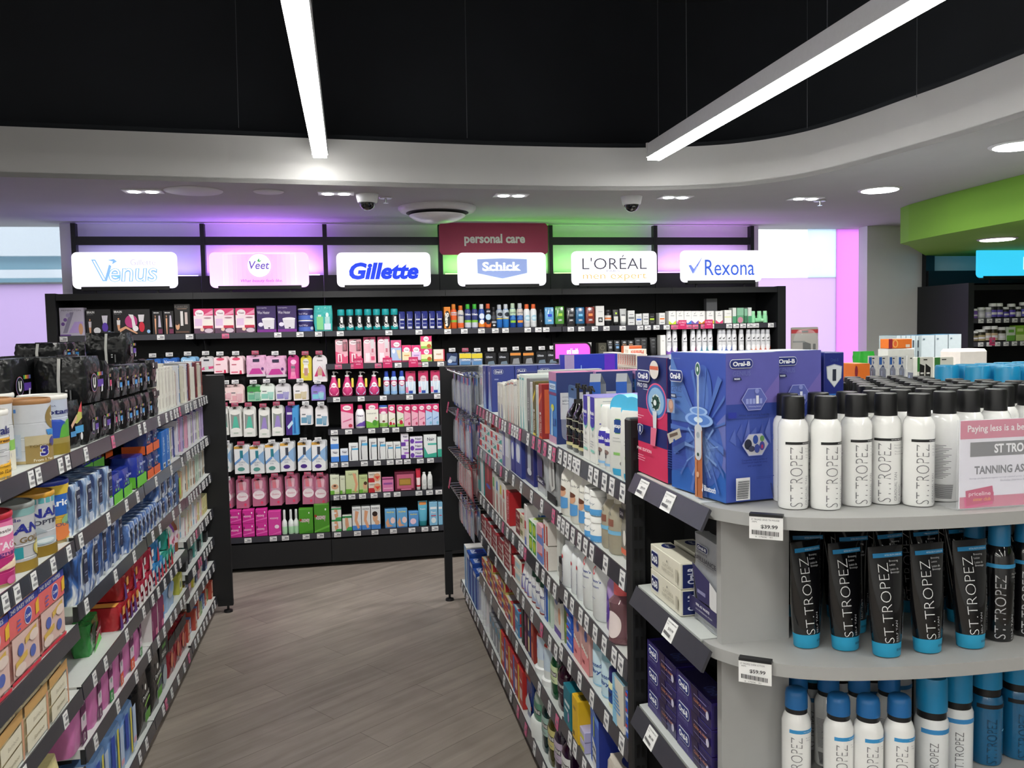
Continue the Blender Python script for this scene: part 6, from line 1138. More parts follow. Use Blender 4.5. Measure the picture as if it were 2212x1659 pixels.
def btl(name, desc, c, cap, F=(), shape='bottle', capf=.2): return vessel(name, desc, 'bottle', c, cap, F, shape, capf)
for k, (y, w_, h, de, c, cp) in enumerate([(4.07, .07, .2, 'white lotion bottle with pink print', '#d8d4d0', '#c84a80'), (4.145, .05, .19, 'violet and white wash bottle', '#8a4aa8', '#c86aa0'), (4.205, .055, .185, 'brown amber wash bottle', '#8a4a2c', '#6a3420')]):
    atL(btl('wash_bottle', de, c, cp, [('r', .2, .3, .8, .7, '#dcc8d4'), ('e', .5, .5, .15, .08, '#c04a70')]), -.86, y, .582, w_, h, w4)
SO_ = [('slim white and orange carton', '#dedad4', '#e08a4c'), ('slim white and sky carton', '#dcdfe2', '#7ab0d0'), ('slim white and rose carton', '#e0dadc', '#d080a4'), ('slim pale yellow carton', '#dcd8a8', '#b8a860')]
slim((4.25, 5.0), .615, SO_, w4, .09, .14, seed=14, hi=.05)
slim((4.3, 5.0), .452, [('small black carton', '#2a2a2c', '#6a6c70'), ('small teal carton', '#5aa8a0', '#c8dcd8'), ('small charcoal pouch box', '#3a3a40', '#8a8c94')], w5, .05, .1, seed=15, hi=.07)
slim((4.28, 5.0), .312, [('small lemon carton', '#c8c44a', '#e8e8c8'), ('low white carton', '#d8d8d4', '#5a68a8'), ('low navy carton', '#2a3450', '#7a88b0'), ('low rose carton', '#c88a98', '#e8d0d4')], w5 + ' lower', .05, .09, seed=16, hi=.08)
slim((4.28, 5.0), .102, [('low red-capped carton', '#b04a3c', '#e0c8b0'), ('low green-print carton', '#a8b890', '#5a8a4c'), ('low blue-print carton', '#4a6a9c', '#c8d0dc')], w6, .06, .11, seed=17, hi=.08)
# fifth shelf: maroon boxes, pale blue pack, pink pads
p = carton('pad_box', 'tall maroon carton with white side', 'box', '#7c1f58', [('r', .1, .3, .18, .6, '#b88aa8'), ('r', .6, .04, .95, .24, '#d87a9c')], L=[('r', 0, 0, 1, 1, '#dcd8d8')])(.1, .12, .13)
for y in (3.55, 3.66): put(p, -.87, y, .392, PI / 2, w5, 'y')
atL(carton('pad_box', 'small orange, blue and maroon carton', 'box', '#7c1f58', [('r', 0, 0, 1, .3, '#5a9ad8'), ('r', 0, .3, 1, .6, '#e8824c')]), -.87, 3.76, .392, .07, .1, w5, 0, .1)
atL(soft('pad_pack', 'pale blue bag with grey moon print', 'pad pack', '#8fb2dc', [('e', .5, .6, .3, .24, '#a8b4c4'), ('e', .62, .68, .2, .16, '#8fb2dc')], gloss=.25), -.88, 3.93, .392, .2, .14, w5, 0, .12)
atL(carton('pad_box', 'lemon carton with small picture', 'box', '#b8b850', [('r', .25, .2, .75, .75, '#e0dcb8'), ('e', .5, .45, .18, .18, '#5a7a5c')]), -.86, 4.16, .392, .08, .09, w5, 0, .08)
LUX = M('#d07ab4', .35, bump=.4, scale=20, noise=.12)
def inco(desc, c): return soft('pad_pack', desc, 'pad pack', LUX, [('p', [(.55, .55), (.9, .6), (.9, .98), (.55, .98)], '#5c1f50'), ('r', .55, .3, .9, .56, '#dcc8d8'), ('r', .55, .02, .9, .28, c), ('t', '12', .72, .14, .12, .16, '#f0ecec', 0, .02), ('e', .72, .5, .07, .06, '#8a9a94'), ('t', 'TENA', .72, .8, .22, .12, '#d8b8d0', 0, .02)], fin=False)
for (y, w_, h, de, c) in [(2.62, .14, .165, 'large pink pad pack with purple panel', '#5c1f50'), (2.79, .12, .16, 'pink pad pack with purple panel', '#5c1f50'), (2.92, .11, .155, 'pink pad pack with green panel', '#2c8a44'), (3.05, .12, .16, 'pink pad pack with orange panel', '#e0562c'), (3.19, .13, .16, 'large pink pad pack with orange panel', '#e0562c'), (3.33, .09, .13, 'small pink pad pack with green panel', '#2c8a44')]:
    atL(inco(de, c), -.885, y, .392, w_, h, w5, random.uniform(-.05, .05), .14)
atL(soft('pad_pack', 'upright magenta pad pack with dark label', 'pad pack', '#c8489c', [('r', .3, .08, .9, .35, '#2a2a44'), ('e', .35, .6, .1, .1, '#d8d4dc'), ('t', 'lux', .5, .8, .5, .12, '#f0d8e8', 0, .02, .2), ('r', .8, .45, .95, .9, '#3a7a4c')], gloss=.2), -.9, 3.45, .392, .1, .135, w5, .05, .09)
# bottom shelf: blue nappy bags, black bags
NB = soft('nappy_pack', 'pale blue nappy pack with navy and yellow print', 'nappy pack', '#86aee4', [('r', .1, .3, .35, .95, '#2c4cb0'), ('r', .5, .1, .62, .95, '#d8d04a'), ('r', .7, .1, .95, .9, '#b8cce8'), ('r', .72, .2, .92, .3, '#e0a8bc')], gloss=.2)
p = NB(.16, .2, .2)
for y in (2.62, 2.8, 2.98, 3.15): put(p, -.92, y, .092, PI / 2 + random.uniform(-.06, .06), w6, 'y')
p = soft('nappy_pack', 'large black bag with green print', 'nappy pack', BG, [('t', 'Depend', .62, .56, .5, .1, '#c8ccc8', 0, .02), ('r', .5, .14, .9, .3, '#5a9a3c'), ('p', [(.5, .4), (.9, .46), (.9, .5), (.5, .44)], '#8ac04c'), ('e', .6, .72, .06, .05, '#e4e6e4')], gloss=.2)(.2, .2, .24)
for y in (3.36, 3.57): put(p, -.92, y, .092, PI / 2, w6, 'y')
p = soft('nappy_pack', 'grey and black bag with moon print', 'nappy pack', '#5a6068', [('r', 0, .62, 1, 1, '#16181a'), ('t', 'REAL', .5, .74, .5, .1, '#c8ccc8', 0, .03), ('e', .5, .3, .24, .2, '#a4b0b8'), ('r', .3, .86, .7, .94, '#5a9a4c')], gloss=.2)(.17, .18, .22)
for y in (3.76,): put(p, -.92, y, .092, PI / 2, w6, 'y')
p = soft('nappy_pack', 'red and black bag', 'nappy pack', '#8a2430', [('r', 0, .7, 1, 1, '#1c1c1e'), ('e', .4, .4, .2, .2, '#c87a5c'), ('r', .6, .1, .9, .5, '#a83c3c')], gloss=.2)(.13, .16, .18)
for y in (3.92, 4.06, 4.18): put(p, -.91, y, .092, PI / 2, w6, 'y')
# bottom tier nearest the viewer
p = soft('pad_pack', 'cream and peach wipes pack lying low', 'wipes pack', '#e0cfc0', [('e', .5, .5, .3, .3, '#d8946a'), ('r', 0, 0, 1, .2, '#e8e0d4')], gloss=.2)(.2, .15, .12)
for y in (2.1, 2.32, 2.5): put(p, -.88, y, .092, PI / 2, w6, 'y')
# ================================================================ goods on the oral care gondola
o1, o2, o3, o4, o5, o6 = ['oral-care ' + q for q in ('top shelf', 'second shelf', 'third shelf', 'fourth shelf', 'fifth shelf', 'bottom shelf')]
def atR(mk, x, y, z, w_, h, where, d=None, turn=0, tier=0, row=0, tilt=0):
    x += .005
    return put(mk(w_, d or w_, h), x, y, z, -PI / 2 + turn, where, 'y', tier, row, tilt)
def sR(k, t, spans, yt, mk, where, d=.1, **kw): return side('R', k, t, spans, yt, mk, where, d, **kw)
ta, tb, tc = 1.247, 1.242, 1.239
# hanging brush packs on the chrome hooks
def brushpack(desc, c, c2): return hanger('toothbrush_pack', desc, 'toothbrush pack', c, [('r', .1, .72, .9, .9, c2), ('p', [(.4, .1), (.6, .1), (.55, .7), (.45, .7)], '#d8dce4'), ('r', .42, .5, .58, .68, c2)], (.5, .42, .7, .7, .012, CLR), .3)
HB = [('clear-fronted silver toothbrush pack', '#9aa0aa', '#5a8ac8'), ('clear-fronted navy toothbrush pack', '#3a4a8c', '#d06a8c'), ('clear-fronted red toothbrush pack', '#a83c44', '#e0d8d4'), ('clear-fronted violet toothbrush pack', '#7a6ab0', '#d8d0e8')]
for k, z in enumerate((1.375, 1.14, .91, .70)):
    hw = 'chrome ' + ['top', 'second', 'third', 'fourth'][k] + ' hook row'
    for i in range(10):
        de, c, c2 = [HB[(i + k) % 2], HB[(i * 7 + k) % 4], HB[(i * 3 + 2) % 3], HB[i % 4]][k]
        p = brushpack(de, c, c2)(.05, .02, .2 if k < 2 else .17)
        for r_ in range(3 if k != 3 else 2):
            if (k, i) in ((2, 9), (2, 8), (3, 9), (3, 8), (3, 7)): continue
            put(p, .585 + r_ * .035, 4.17 + i * .072, z - (.19 if k < 2 else .162), -PI / 2 + random.uniform(-.08, .08), hw, 'y', 0, r_, random.uniform(-.05, .05))
atR(carton('toothbrush_box', 'dark navy toothbrush carton hanging low', 'box', '#2a3566'), .66, 4.84, .95, .03, .17, 'chrome second hook row', .05)
# top shelf
OB = [('t', 'Oral-B', .5, .86, .42, .06, '#e8ecf6', 0, .03)]
def pill(u, v, w_, h, fs=.6, bg='#27347c'): return [('e', u - w_ * .36, v, w_ * .15, h * .5, '#e6eaf4'), ('e', u + w_ * .36, v, w_ * .15, h * .5, '#e6eaf4'), ('r', u - w_ * .36, v - h * .5, u + w_ * .36, v + h * .5, '#e6eaf4'),
    ('e', u - w_ * .36, v, w_ * .13, h * .43, bg), ('e', u + w_ * .36, v, w_ * .13, h * .43, bg), ('r', u - w_ * .36, v - h * .43, u + w_ * .36, v + h * .43, bg), ('t', 'Oral-B', u, v, w_ * .78, h * fs, '#f2f4fa', 0, .04)]
BRUSHF = [('p', [(.1, 0), (.9, 0), (.6, .5), (.5, .98), (.4, .5)], '#8fb0e0'), ('p', [(.44, .1), (.56, .1), (.55, .8), (.45, .8)], '#d8dce4'), ('e', .5, .84, .08, .04, '#e8ecf2')]
NB_ = carton('electric_toothbrush_box', 'tall indigo electric toothbrush carton', 'box', '#3a4690', BRUSHF, R=pill(.3, .88, .42, .1) + [('r', .12, .7, .3, .73, '#8a94c8')], T=[('r', 0, 0, 1, 1, '#8a94c0')])
p = NB_(.11, .105, .205)
for k in range(3): put(p, .672 + k * .107, 3.77, tc, -PI / 2, o1, 'y', 0, k)
p = carton('electric_toothbrush_box', 'tall navy electric toothbrush carton', 'box', '#2a3a86', BRUSHF, R=pill(.5, .88, .7, .09) + [('t', '1000', .45, .5, .5, .09, '#c8d0f0'), ('t', 'NEW', .4, .36, .4, .06, '#e8ecf8', 0, .02)])(.1, .1, .2)
put(p, .67, 3.92, tc, -PI / 2, o1, 'y')
b = vessel('toothbrush_tube', 'clear tube pack with white brush', 'toothbrush pack', CLR, '#b0b4bc', (), 'can', .06)
for i, y in enumerate((4.02, 4.08)):
    pr = b(.045, .045, .2); q = MB(); q.loft([(.02, .006, .005), (.12, .005, .004), (.17, .004, .004), (.18, .008, .006)], '#dfe3ea', 10); q.box(-.018, .018, .014, .016, .01, .18, ['#c83a50', '#3a5aa8'][i]); pr['kids'].append(('brush', q.mesh('brush'))); put(pr, .64, y, tc, -PI / 2, o1, 'y')
p = carton('whitening_box', 'lilac-fronted long clear blue carton', 'box', '#2a3cc0', [('r', 0, 0, .2, 1, '#b0a0d0')], R=[('r', 0, 0, .18, 1, '#b09cc8'), ('r', .75, .3, .95, 1, '#6a30d0'), ('r', .3, .1, .32, .8, '#8fb0f0')], T=[('r', 0, 0, 1, 1, '#2a4ac8')])(.09, .26, .245)
put(p, 1.10, 3.82, 1.24, -PI / 2 + .05, o1, 'y', 0)
sR(0, tc, [(1074, 1080), (1080.5, 1086.5)], 828, carton('toothbrush_set_box', 'slim ivory set carton with blue brushes', 'box', '#d6d4cc', [('p', [(.2, 0), (.4, 0), (.35, .4), (.25, .4)], '#4a5aa0'), ('p', [(.6, 0), (.8, 0), (.7, .38), (.62, .38)], '#4a5aa0'), ('r', .2, .6, .8, .9, '#e6e4de')]), o1, .08)
p = carton('travel_case_box', 'small navy-framed carton with pale panel', 'box', '#242e6c', R=[('r', .14, .1, .9, .8, '#c8ccd8'), ('r', .2, .6, .6, .7, '#7a84a8')])(.03, .085, .19)
for k in range(2): put(p, .73 + k * .09, 3.45, tc, -PI / 2, o1, 'y', 0, k)
atR(vessel('floss_case', 'milky clear upright case', 'case', M('#c9c9c6', .25), '#dcdad8', [('r', .3, .4, .6, .5, '#5aa0d8'), ('r', .3, .7, .7, .74, '#a8a8b0')], 'can', .05, p=5), .645, 3.47, tc, .05, .15, o1, .05)
WB = [('slim white whitening carton, red print', '#dcdad2', '#c04a44'), ('slim white whitening carton, grey print', '#dfded8', '#7a7c84'), ('slim ivory whitening carton, dark print', '#d8d6c8', '#4a4c50'), ('slim white-aqua whitening carton', '#d4dcd8', '#5ab4b8')]
y = 3.36
for i in range(11):
    de, c, c2 = WB[[1, 2, 0, 1, 0, 0, 1, 1, 2, 3, 3][i]]; h = [.155, .16, .165, .168, .17, .17, .165, .168, .195, .2, .2][i]; w_ = .03 if i < 8 else .045
    F = [('t', 'toothbrush', .35, .62, .22, .5, c2, 90), ('p', [(.3, 0), (.6, 0), (.5, .4), (.4, .4)], c2), ('r', .15, .9, .85, .94, c2)]
    atR(carton('whitening_box', de, 'box', c, F, R=[('r', .55, .86, .68, .94, '#3a9a98')] if i == 9 else [('r', .3, .3, .7, .8, '#cfcdc6')], T=[('r', .1, .2, .9, .8, '#e4e4de')]), .664, y - w_ / 2, tc if y > 3.26 else tb, w_ * .96, h, o1, .11); y -= w_ + .002
p = carton('refill_box', 'long pale grey refill carton, upright print', 'box', '#b8bec0', R=[('r', .05, .7, .95, .96, '#c8cccc')])(.05, .26, .2)
put(p, .88, 3.33, 1.24, -PI / 2, o1, 'y')
put(p, .88, 3.07, 1.242, -PI / 2, o1, 'y')
def glo(desc, c, c2, t): return carton('whitening_box', desc, 'box', c, [('p', [(.05, .7), (.95, .86), (.95, .78), (.05, .6)], c2), ('t', t, .5, .25, .45, .32, '#e4dccc', 90, .01), ('e', .5, .46, .22, .025, '#d8dce0'), ('r', 0, .0, 1, .04, c2)], R=[('r', .1, .1, .9, .9, c2)])
CLRB = carton('whitening_box', 'clear brush pack between the dark cartons', 'box', MILK, [('p', [(.2, .05), (.5, .05), (.6, .9), (.4, .9)], '#aebcbc'), ('p', [(.55, .0), (.75, .0), (.7, .6), (.6, .6)], '#5ab0a8')])
for i, (mk, y, w_, h) in enumerate([(carton('whitening_box', 'tall grey-green whitening carton', 'box', '#77787a', [('t', 'sparkle', .5, .4, .4, .5, '#d8dcdc', 90), ('p', [(.3, 0), (.7, 0), (.6, .2), (.4, .2)], '#3a4a4c')]), 2.905, .05, .19), (CLRB, 2.855, .04, .18), (glo('gold and olive whitening carton', '#5c5226', '#d8c23a', 'White Glo'), 2.81, .045, .185), (CLRB, 2.765, .035, .175), (glo('red and maroon whitening carton', '#9c2a26', '#e06a3c', 'White Glo'), 2.715, .05, .182)]):
    atR(mk, .655, y, tb, w_ * .95, h, o1, .09)
p = carton('water_flosser_box', 'tall blue water flosser carton, rose top', 'box', '#3f7cc0', [('r', 0, .88, 1, 1, '#b07aa0'), ('r', .1, .76, .9, .84, '#c8dcf0'), ('t', 'water', .5, .8, .7, .05, '#2a4a80'), ('r', 0, .68, 1, .72, '#7a3a6c'), ('e', .5, .5, .2, .05, '#c8c83c'), ('p', [(.2, 0), (.5, 0), (.5, .5), (.4, .5)], '#a8cce8'), ('r', .5, .25, .9, .35, '#2a5aa0'), ('r', 0, 0, 1, .1, '#b88ca8')], R=[('r', 0, 0, 1, 1, '#27366c'), ('r', .1, .35, .95, .72, '#c9c9cf'), ('t', 'waterpik', .3, .66, .3, .03, '#7a7c88'), ('t', 'waterflosser', .4, .61, .5, .04, '#3a3c50', 0, .01), ('r', .15, .56, .7, .57, '#3a3c50'), ('e', .4, .4, .14, .07, '#3a2a24')], T=[('r', 0, 0, 1, 1, '#c878a8')])
for k, (x, y) in enumerate(((.69, 2.6), (.82, 2.6), (.95, 2.6))): put(p(.1, .12, .225), x, y, tb, -PI / 2, o1, 'y', 0, k)
for k, (x, y) in enumerate(((.725, 2.46), (.80, 2.435))):
    r = empty('banner_tag', (x, y, tb)); b = MB(); pts_ = [(x - .016, y - .01, tb), (x - .016, y - .012, tb + .2), (x - .012, y - .006, tb + .225), (x + .02, y + .05, tb + .19), (x + .035, y + .08, tb + .0)]
    for (a0, a1) in zip(pts_, pts_[1:]):
        v = [(*a0[:2], a0[2]), (*a1[:2], a1[2]), (a1[0] + .034, a1[1], a1[2]), (a0[0] + .034, a0[1], a0[2])]
        b.add(v + [(q[0], q[1] + .0012, q[2]) for q in v], [(0, 3, 2, 1), (4, 5, 6, 7), (0, 1, 5, 4), (2, 3, 7, 6)], '#2a5cb8' if a0 is pts_[0] else '#a4a8b0')
    obj('card_loop', b, r); b = MB(); b.art([('r', 0, .5, 1, .64, '#b8c8e0'), ('t', 'waterpik', .5, .75, .9, .1, '#dfe8f6', 0, .03)], lambda u, v, e: (x - .016 + .034 * u, y - .0105 - e - .0015 * v, tb + .2 * v)); obj('lettering', b, r)
    tag(r, 'curved blue banner tag in front of the flosser cartons, ' + ['further one', 'nearer one'][k], 'tag', 'blue banner tags')
p = hanger('flosser_refill_pack', 'clear blue flosser blister pack', 'pack', '#44608c', [('r', .1, .6, .9, .8, '#8aa0c8'), ('r', .1, .02, .9, .12, '#2a4ab0'), ('e', .4, .5, .2, .1, '#c8d4e8')], (.5, .45, .8, .7, .03, CLR), .2)(.1, .03, .19)
put(p, .66, 2.46, tb, -PI / 2, o1, 'y')
PU = pump('hair_care_bottle', 'glossy black pump bottle with cream print', 'bottle', M('#0e0e10', .15, coat=.6), '#111113', [('t', 'shampoo', .5, .5, .5, .1, '#c8c4a8', 0, .02), ('r', .15, .66, .85, .68, '#a8a894'), ('r', .1, .1, .9, .17, '#c8c090'), ('r', .1, .3, .8, .31, '#8a8a80')], 'bottle', p=4, capf=.3)
for i, y in enumerate((2.405, 2.335, 2.27)): atR(PU, .655, y, ta, .062, .195, o1, turn=.25)
MU = [('r', .15, .62, .85, 1, '#3c34a4'), ('e', .5, .62, .35, .07, '#3c34a4'), ('p', [(.15, .6), (.85, .6), (.85, .55), (.5, .48), (.15, .55)], '#7ac4b8'), ('e', .5, .6, .33, .065, '#3c34a4'), ('t', 'Mustela', .5, .76, .6, .06, '#f0f0fa', 0, .03), ('r', .3, .68, .7, .685, '#d8d8f0'), ('r', .2, .16, .8, .2, '#8accc0'), ('r', .2, .32, .7, .33, '#9aa0a4'), ('r', .2, .28, .75, .29, '#9aa0a4'), ('r', .2, .24, .6, .25, '#9aa0a4'), ('e', .5, .44, .12, .03, '#d4d6d6')]
p = carton('baby_cream_box', 'white carton with violet and mint shield', 'box', '#e4e4e0', MU, R=[('r', .15, .86, .85, .9, '#84c8bc'), ('r', .2, .94, .8, .95, '#a4acb0'), ('r', .1, .6, .4, .62, '#6a64b4')], T=[('r', 0, 0, 1, 1, '#8a80cc')])(.062, .098, .175)
for i, y in enumerate((2.195, 2.128)):
    for k in range(3): put(p, .672 + k * .101, y, ta, -PI / 2 - .03, o1, 'y', 0, k)
FB = vessel('baby_wash_bottle', 'white foamer bottle with violet shield', 'bottle', '#e2e2e0', M('#e8e8e4', .3), [('r', .2, .6, .8, .9, '#3c34a4'), ('t', 'Mustela', .5, .74, .5, .1, '#f0f0fa', 0, .03), ('e', .55, .44, .14, .06, '#8a7470'), ('r', .52, .3, .58, .42, '#2a2a34'), ('r', .2, .12, .8, .18, '#8ab8e0')], 'talc', .34)
for i, y in enumerate((2.06, 2.005)): atR(FB, .64, y, ta, .052, .16, o1)
def cet(w_, d, h):
    a = w_ / 2; P = [(0, a * .92, d * .46), (.008, a, d * .5), (h * .6, a, d * .5), (h * .82, a * .96, d * .47), (h * .86, a * .9, d * .42)]; b = MB(); b.loft(P, '#dfe0dc', 24, 3)
    b.art([('r', .12, .62, .88, .84, '#5a9a3a'), ('e', .5, .73, .34, .1, '#27488c'), ('t', 'Cetaphil', .5, .73, .58, .08, '#eef0f4', 0, .03), ('r', .2, .3, .6, .34, '#8ac06c'), ('e', .7, .18, .1, .04, '#77797a'), ('r', .2, .55, .6, .56, '#a4a8a8'), ('r', .2, .5, .66, .51, '#a4a8a8'), ('r', 0, .0, 1, .1, '#3aa4d0')], FL(P), 6)
    q = MB(); n = 24; R_ = a * .88
    q.prism([(R_ * math.cos(2 * PI * i / n), h * .86 + R_ * math.sin(2 * PI * i / n) * .9) for i in range(n)], -d * .3, d * .3, '#52bce8', True)
    return proto('cleanser_bottle', 'large white pump bottle with round sky-blue guard', 'bottle', b, [('pump_guard', q)])
for y, x in ((1.945, .655), (1.86, .655)): put(cet(.082, .066, .19), x, y, ta, -PI / 2 + .5, o1, 'y')
# second shelf
ta, tb, tc = 1.042, 1.047, 1.039
CT = [('r', .05, .2, .3, .8, '#c02c34'), ('r', .35, .5, .7, .6, '#8a94a8'), ('p', [(.5, .1), (.95, .1), (.95, .6), (.7, .4)], '#3aa098')]
def pastecarton(desc, c, F, R=()): return carton('toothpaste_box', desc, 'box', c, F, R=R or [('r', .1, .1, .9, .9, '#c8343c'), ('t', 'Colgate', .5, .5, .2, .7, '#f0e4e4', 90)], T=[('r', .1, .1, .6, .9, '#c4c8c8'), ('r', .6, .1, .9, .9, '#b83a40')])
rr = random.Random(5)
p1 = pastecarton('white and teal toothpaste carton', '#d2d8d6', CT)(.15, .045, .038); p2 = pastecarton('white and red toothpaste carton', '#dcd8d6', [('r', .05, .15, .45, .85, '#c8343c'), ('r', .5, .3, .95, .5, '#8aa8c8')])(.15, .045, .038)
for i, y in enumerate((4.02, 3.86, 3.70, 3.545)):
    for t_ in range(3 + i % 2):
        for k in range(3): put(p1 if (i + t_) % 2 else p2, .64 + k * .048, y + rr.uniform(-.01, .01), tc + t_ * .039, -PI / 2 + rr.uniform(-.03, .03), o2, 'y', t_, k)
for i, (y, w_, h, de, c, c2) in enumerate([(3.43, .05, .15, 'violet-edged clear kit carton', '#7a74a8', '#c8c8d8'), (3.34, .1, .17, 'silver whitening carton', '#b9bcc2', '#e0e2e6'), (3.22, .08, .17, 'indigo whitening carton', '#2a3080', '#5a64b0'), (3.11, .12, .18, 'indigo whitening carton, misty panel', '#34408c', '#8a98d0')]):
    atR(carton('whitening_kit_box', de, 'box', c, [('r', .15, .3, .85, .9, c2), ('e', .5, .5, .3, .2, '#d4d8e4')]), .66, y, tc if y > 3.26 else tb, w_, h, o2, .1)
atR(carton('whitening_kit_box', 'indigo kit carton with clear oval window', 'box', '#262c74', [('r', .1, .1, .9, .92, '#1c2158'), ('p', [(.3, .3), (.7, .3), (.66, .8), (.34, .8)], '#aab0bc'), ('e', .5, .24, .25, .07, '#c4c8d0')]), .66, 2.955, tb, .15, .185, o2, .08)
atR(soft('whitening_pouch', 'silver pouch with purple tube picture', 'pouch', '#aeb1b6', [('t', 'BRILLIANCE', .5, .82, .7, .06, '#4a4c58'), ('p', [(.2, .7), (.75, .62), (.75, .3), (.3, .3)], '#3c3468'), ('r', .15, .18, .95, .28, '#2a2a4c'), ('t', 'BLANC', .55, .23, .5, .05, '#e8e8f0', 0, .03)], gloss=.3), .64, 2.765, tb, .15, .2, o2, .04)
atR(soft('whitening_pouch', 'black-based pouch with white strip window', 'pouch', '#9a9c9e', [('p', [(.3, .85), (.8, .85), (.9, .3), (.5, .2), (.2, .4)], '#c8cac8'), ('p', [(.45, .7), (.62, .72), (.72, .3), (.55, .3)], '#7a7a78'), ('r', 0, 0, 1, .16, '#18181a')], gloss=.3), .64, 2.6, tb, .12, .19, o2, .04)
LO = vessel('baby_lotion_bottle', 'tall white lotion bottle with baby picture', 'bottle', '#e6e4dc', '#b9b8b2', [('e', .5, .48, .2, .1, '#d8a484'), ('e', .5, .55, .2, .05, '#6a4030'), ('r', .25, .2, .75, .38, '#5a9cd8'), ('e', .5, .2, .25, .05, '#5a9cd8'), ('t', 'QV baby', .5, .72, .6, .05, '#55585c')], 'round', .2)
for y in (2.44, 2.33, 2.235): atR(LO, .65, y, ta, .085, .19, o2)
SJ = vessel('baby_balm_jar', 'small white jar with sky-blue base', 'jar', '#e4e4e2', '#e8e8e6', [('r', 0, 0, 1, .35, '#5aa4e0'), ('t', 'baby', .5, .62, .5, .14, '#7a8c9c')], 'jar', .25, capname='lid')
for y in (2.17, 2.115):
    for t_ in range(2): put(SJ(.052, .052, .068), .635, y, ta + t_ * .069, -PI / 2, o2, 'y', t_)
atR(vessel('baby_wash_bottle', 'wide grey-white bottle with baby face', 'bottle', '#d0d0cc', '#bcbcb8', [('e', .5, .62, .18, .1, '#d8a484'), ('e', .5, .69, .16, .04, '#6a4a34'), ('r', .2, .36, .8, .5, '#5a9cd8')], 'round', .16), .72, 2.13, ta, .1, .19, o2)
for i, y in enumerate((2.045, 1.985)): atR(vessel('bath_milk_bottle', 'translucent sand bottle with blue tag', 'bottle', M('#b8b09c', .2, trans=.2), M('#c8c4b8', .3), [('t', 'GAIA', .4, .8, .4, .07, '#5a5a58'), ('r', .3, .56, .7, .7, '#8a5a4c'), ('r', .2, .4, .9, .48, '#7ab8dc')], 'round', .24), .645, y, ta, .062, .165, o2)
atR(soft('bath_set_pouch', 'clear zip pouch with dark square tag', 'pouch', M('#a8a49c', .1, alpha=.75), [('r', .1, .72, .36, .9, '#2a2438'), ('t', 'GAIA', .23, .81, .2, .07, '#d8d0e0', 0, .02), ('r', .2, .1, .5, .2, '#d86a4c'), ('r', .6, .05, .9, .14, '#6a7ac8'), ('e', .4, .4, .08, .14, '#e0dcd4'), ('e', .65, .36, .07, .12, '#e0dcd4')], gloss=.1), .665, 1.90, ta, .13, .14, o2, .06)
# third shelf
ta, tb, tc = .832, .812, .807
sR(2, tc, [(1031, 1045)], 978, carton('toothpaste_box', 'upright teal and white toothpaste carton', 'box', '#3a9a9c', [('r', .55, 0, 1, 1, '#d8dcdc'), ('t', 'Colgate', .3, .55, .28, .6, '#c83a3c', 90, .03)]), o3, .05)
sR(2, tc, [(1047, 1063)], 1005, carton('toothpaste_box', 'dark red upright carton with violet disc', 'box', '#8a1f28', [('e', .5, .38, .3, .05, '#4a5ab8'), ('r', .4, .5, .6, .9, '#b8545c')], R=[('r', 0, 0, 1, 1, '#6a161e')]), o3, .08)
for i, (a, b2, c, c2, de) in enumerate([(1064, 1070, '#ccd0c8', '#4aa04c', 'slim white brush pack, green foot'), (1071, 1077, '#d4d6d0', '#3a78c0', 'slim white brush pack, blue head'), (1078, 1085, '#d8d8d2', '#d8c83c', 'slim white brush pack, yellow head'), (1086, 1092, '#dad8d2', '#c84a44', 'slim white brush pack, red stripes')]):
    sR(2, tc, [(a, b2)], 1022 + i * 9, carton('toothbrush_pack', de, 'box', c, [('p', [(.2, .6), (.8, .6), (.7, .85), (.3, .85)], c2), ('r', .2, 0, .35, .5, '#c85a50'), ('r', .6, 0, .75, .5, '#c85a50')]), o3, .06)
sR(2, tc, [(1093, 1100)], 1065, carton('toothpaste_box', 'slim bright red upright carton', 'box', '#b8242c', [('t', 'Colgate', .5, .5, .6, .7, '#f0dcdc', 90)]), o3, .05)
MC = pastecarton('maroon and cream toothpaste carton', '#d8d0b8', [('r', 0, 0, .6, 1, '#7c2228'), ('t', 'Colgate', .3, .55, .4, .5, '#e8d4c8', 0, .02), ('r', .65, .3, .95, .7, '#8a8a5c')])
for t_ in range(2): put(MC(.14, .05, .045), .645, 3.14, tb + t_ * .046, -PI / 2, o3, 'y', t_)
atR(carton('toothpaste_box', 'tall narrow white carton, red label', 'box', '#dcd8d6', [('r', .2, .4, .8, .6, '#c83a3c'), ('r', .1, 0, .9, .2, '#6a7cc0')]), .64, 3.0, tb, .04, .15, o3, .06)
p = carton('toothpaste_box', 'long white and blue carton pointing inward', 'box', '#d0d4d4', [('r', 0, 0, 1, .5, '#2c62a8')], R=[('r', 0, .1, 1, .6, '#2c5f9c'), ('r', .05, .66, .3, .9, '#a83c44'), ('t', 'toothpaste', .7, .3, .4, .3, '#3a4a5c')])
for k in range(3): put(p(.05, .24, .045), .78, 2.96, tb + k * .046, -PI / 2, o3, 'y', k)
GRN = carton('denture_box', 'green and white carton with lime oval', 'box', '#d8dcd4', [('r', .05, .05, .95, .95, '#3c9a3c'), ('e', .5, .5, .38, .34, '#b8d03c')], R=[('r', .1, .1, .9, .9, '#4aa84a')], T=[('e', .5, .5, .38, .34, '#b0cc50')])
for y in (2.91, 2.85):
    for t_ in range(2): put(GRN(.056, .07, .056), .65, y, tb + t_ * .057, -PI / 2, o3, 'y', t_)
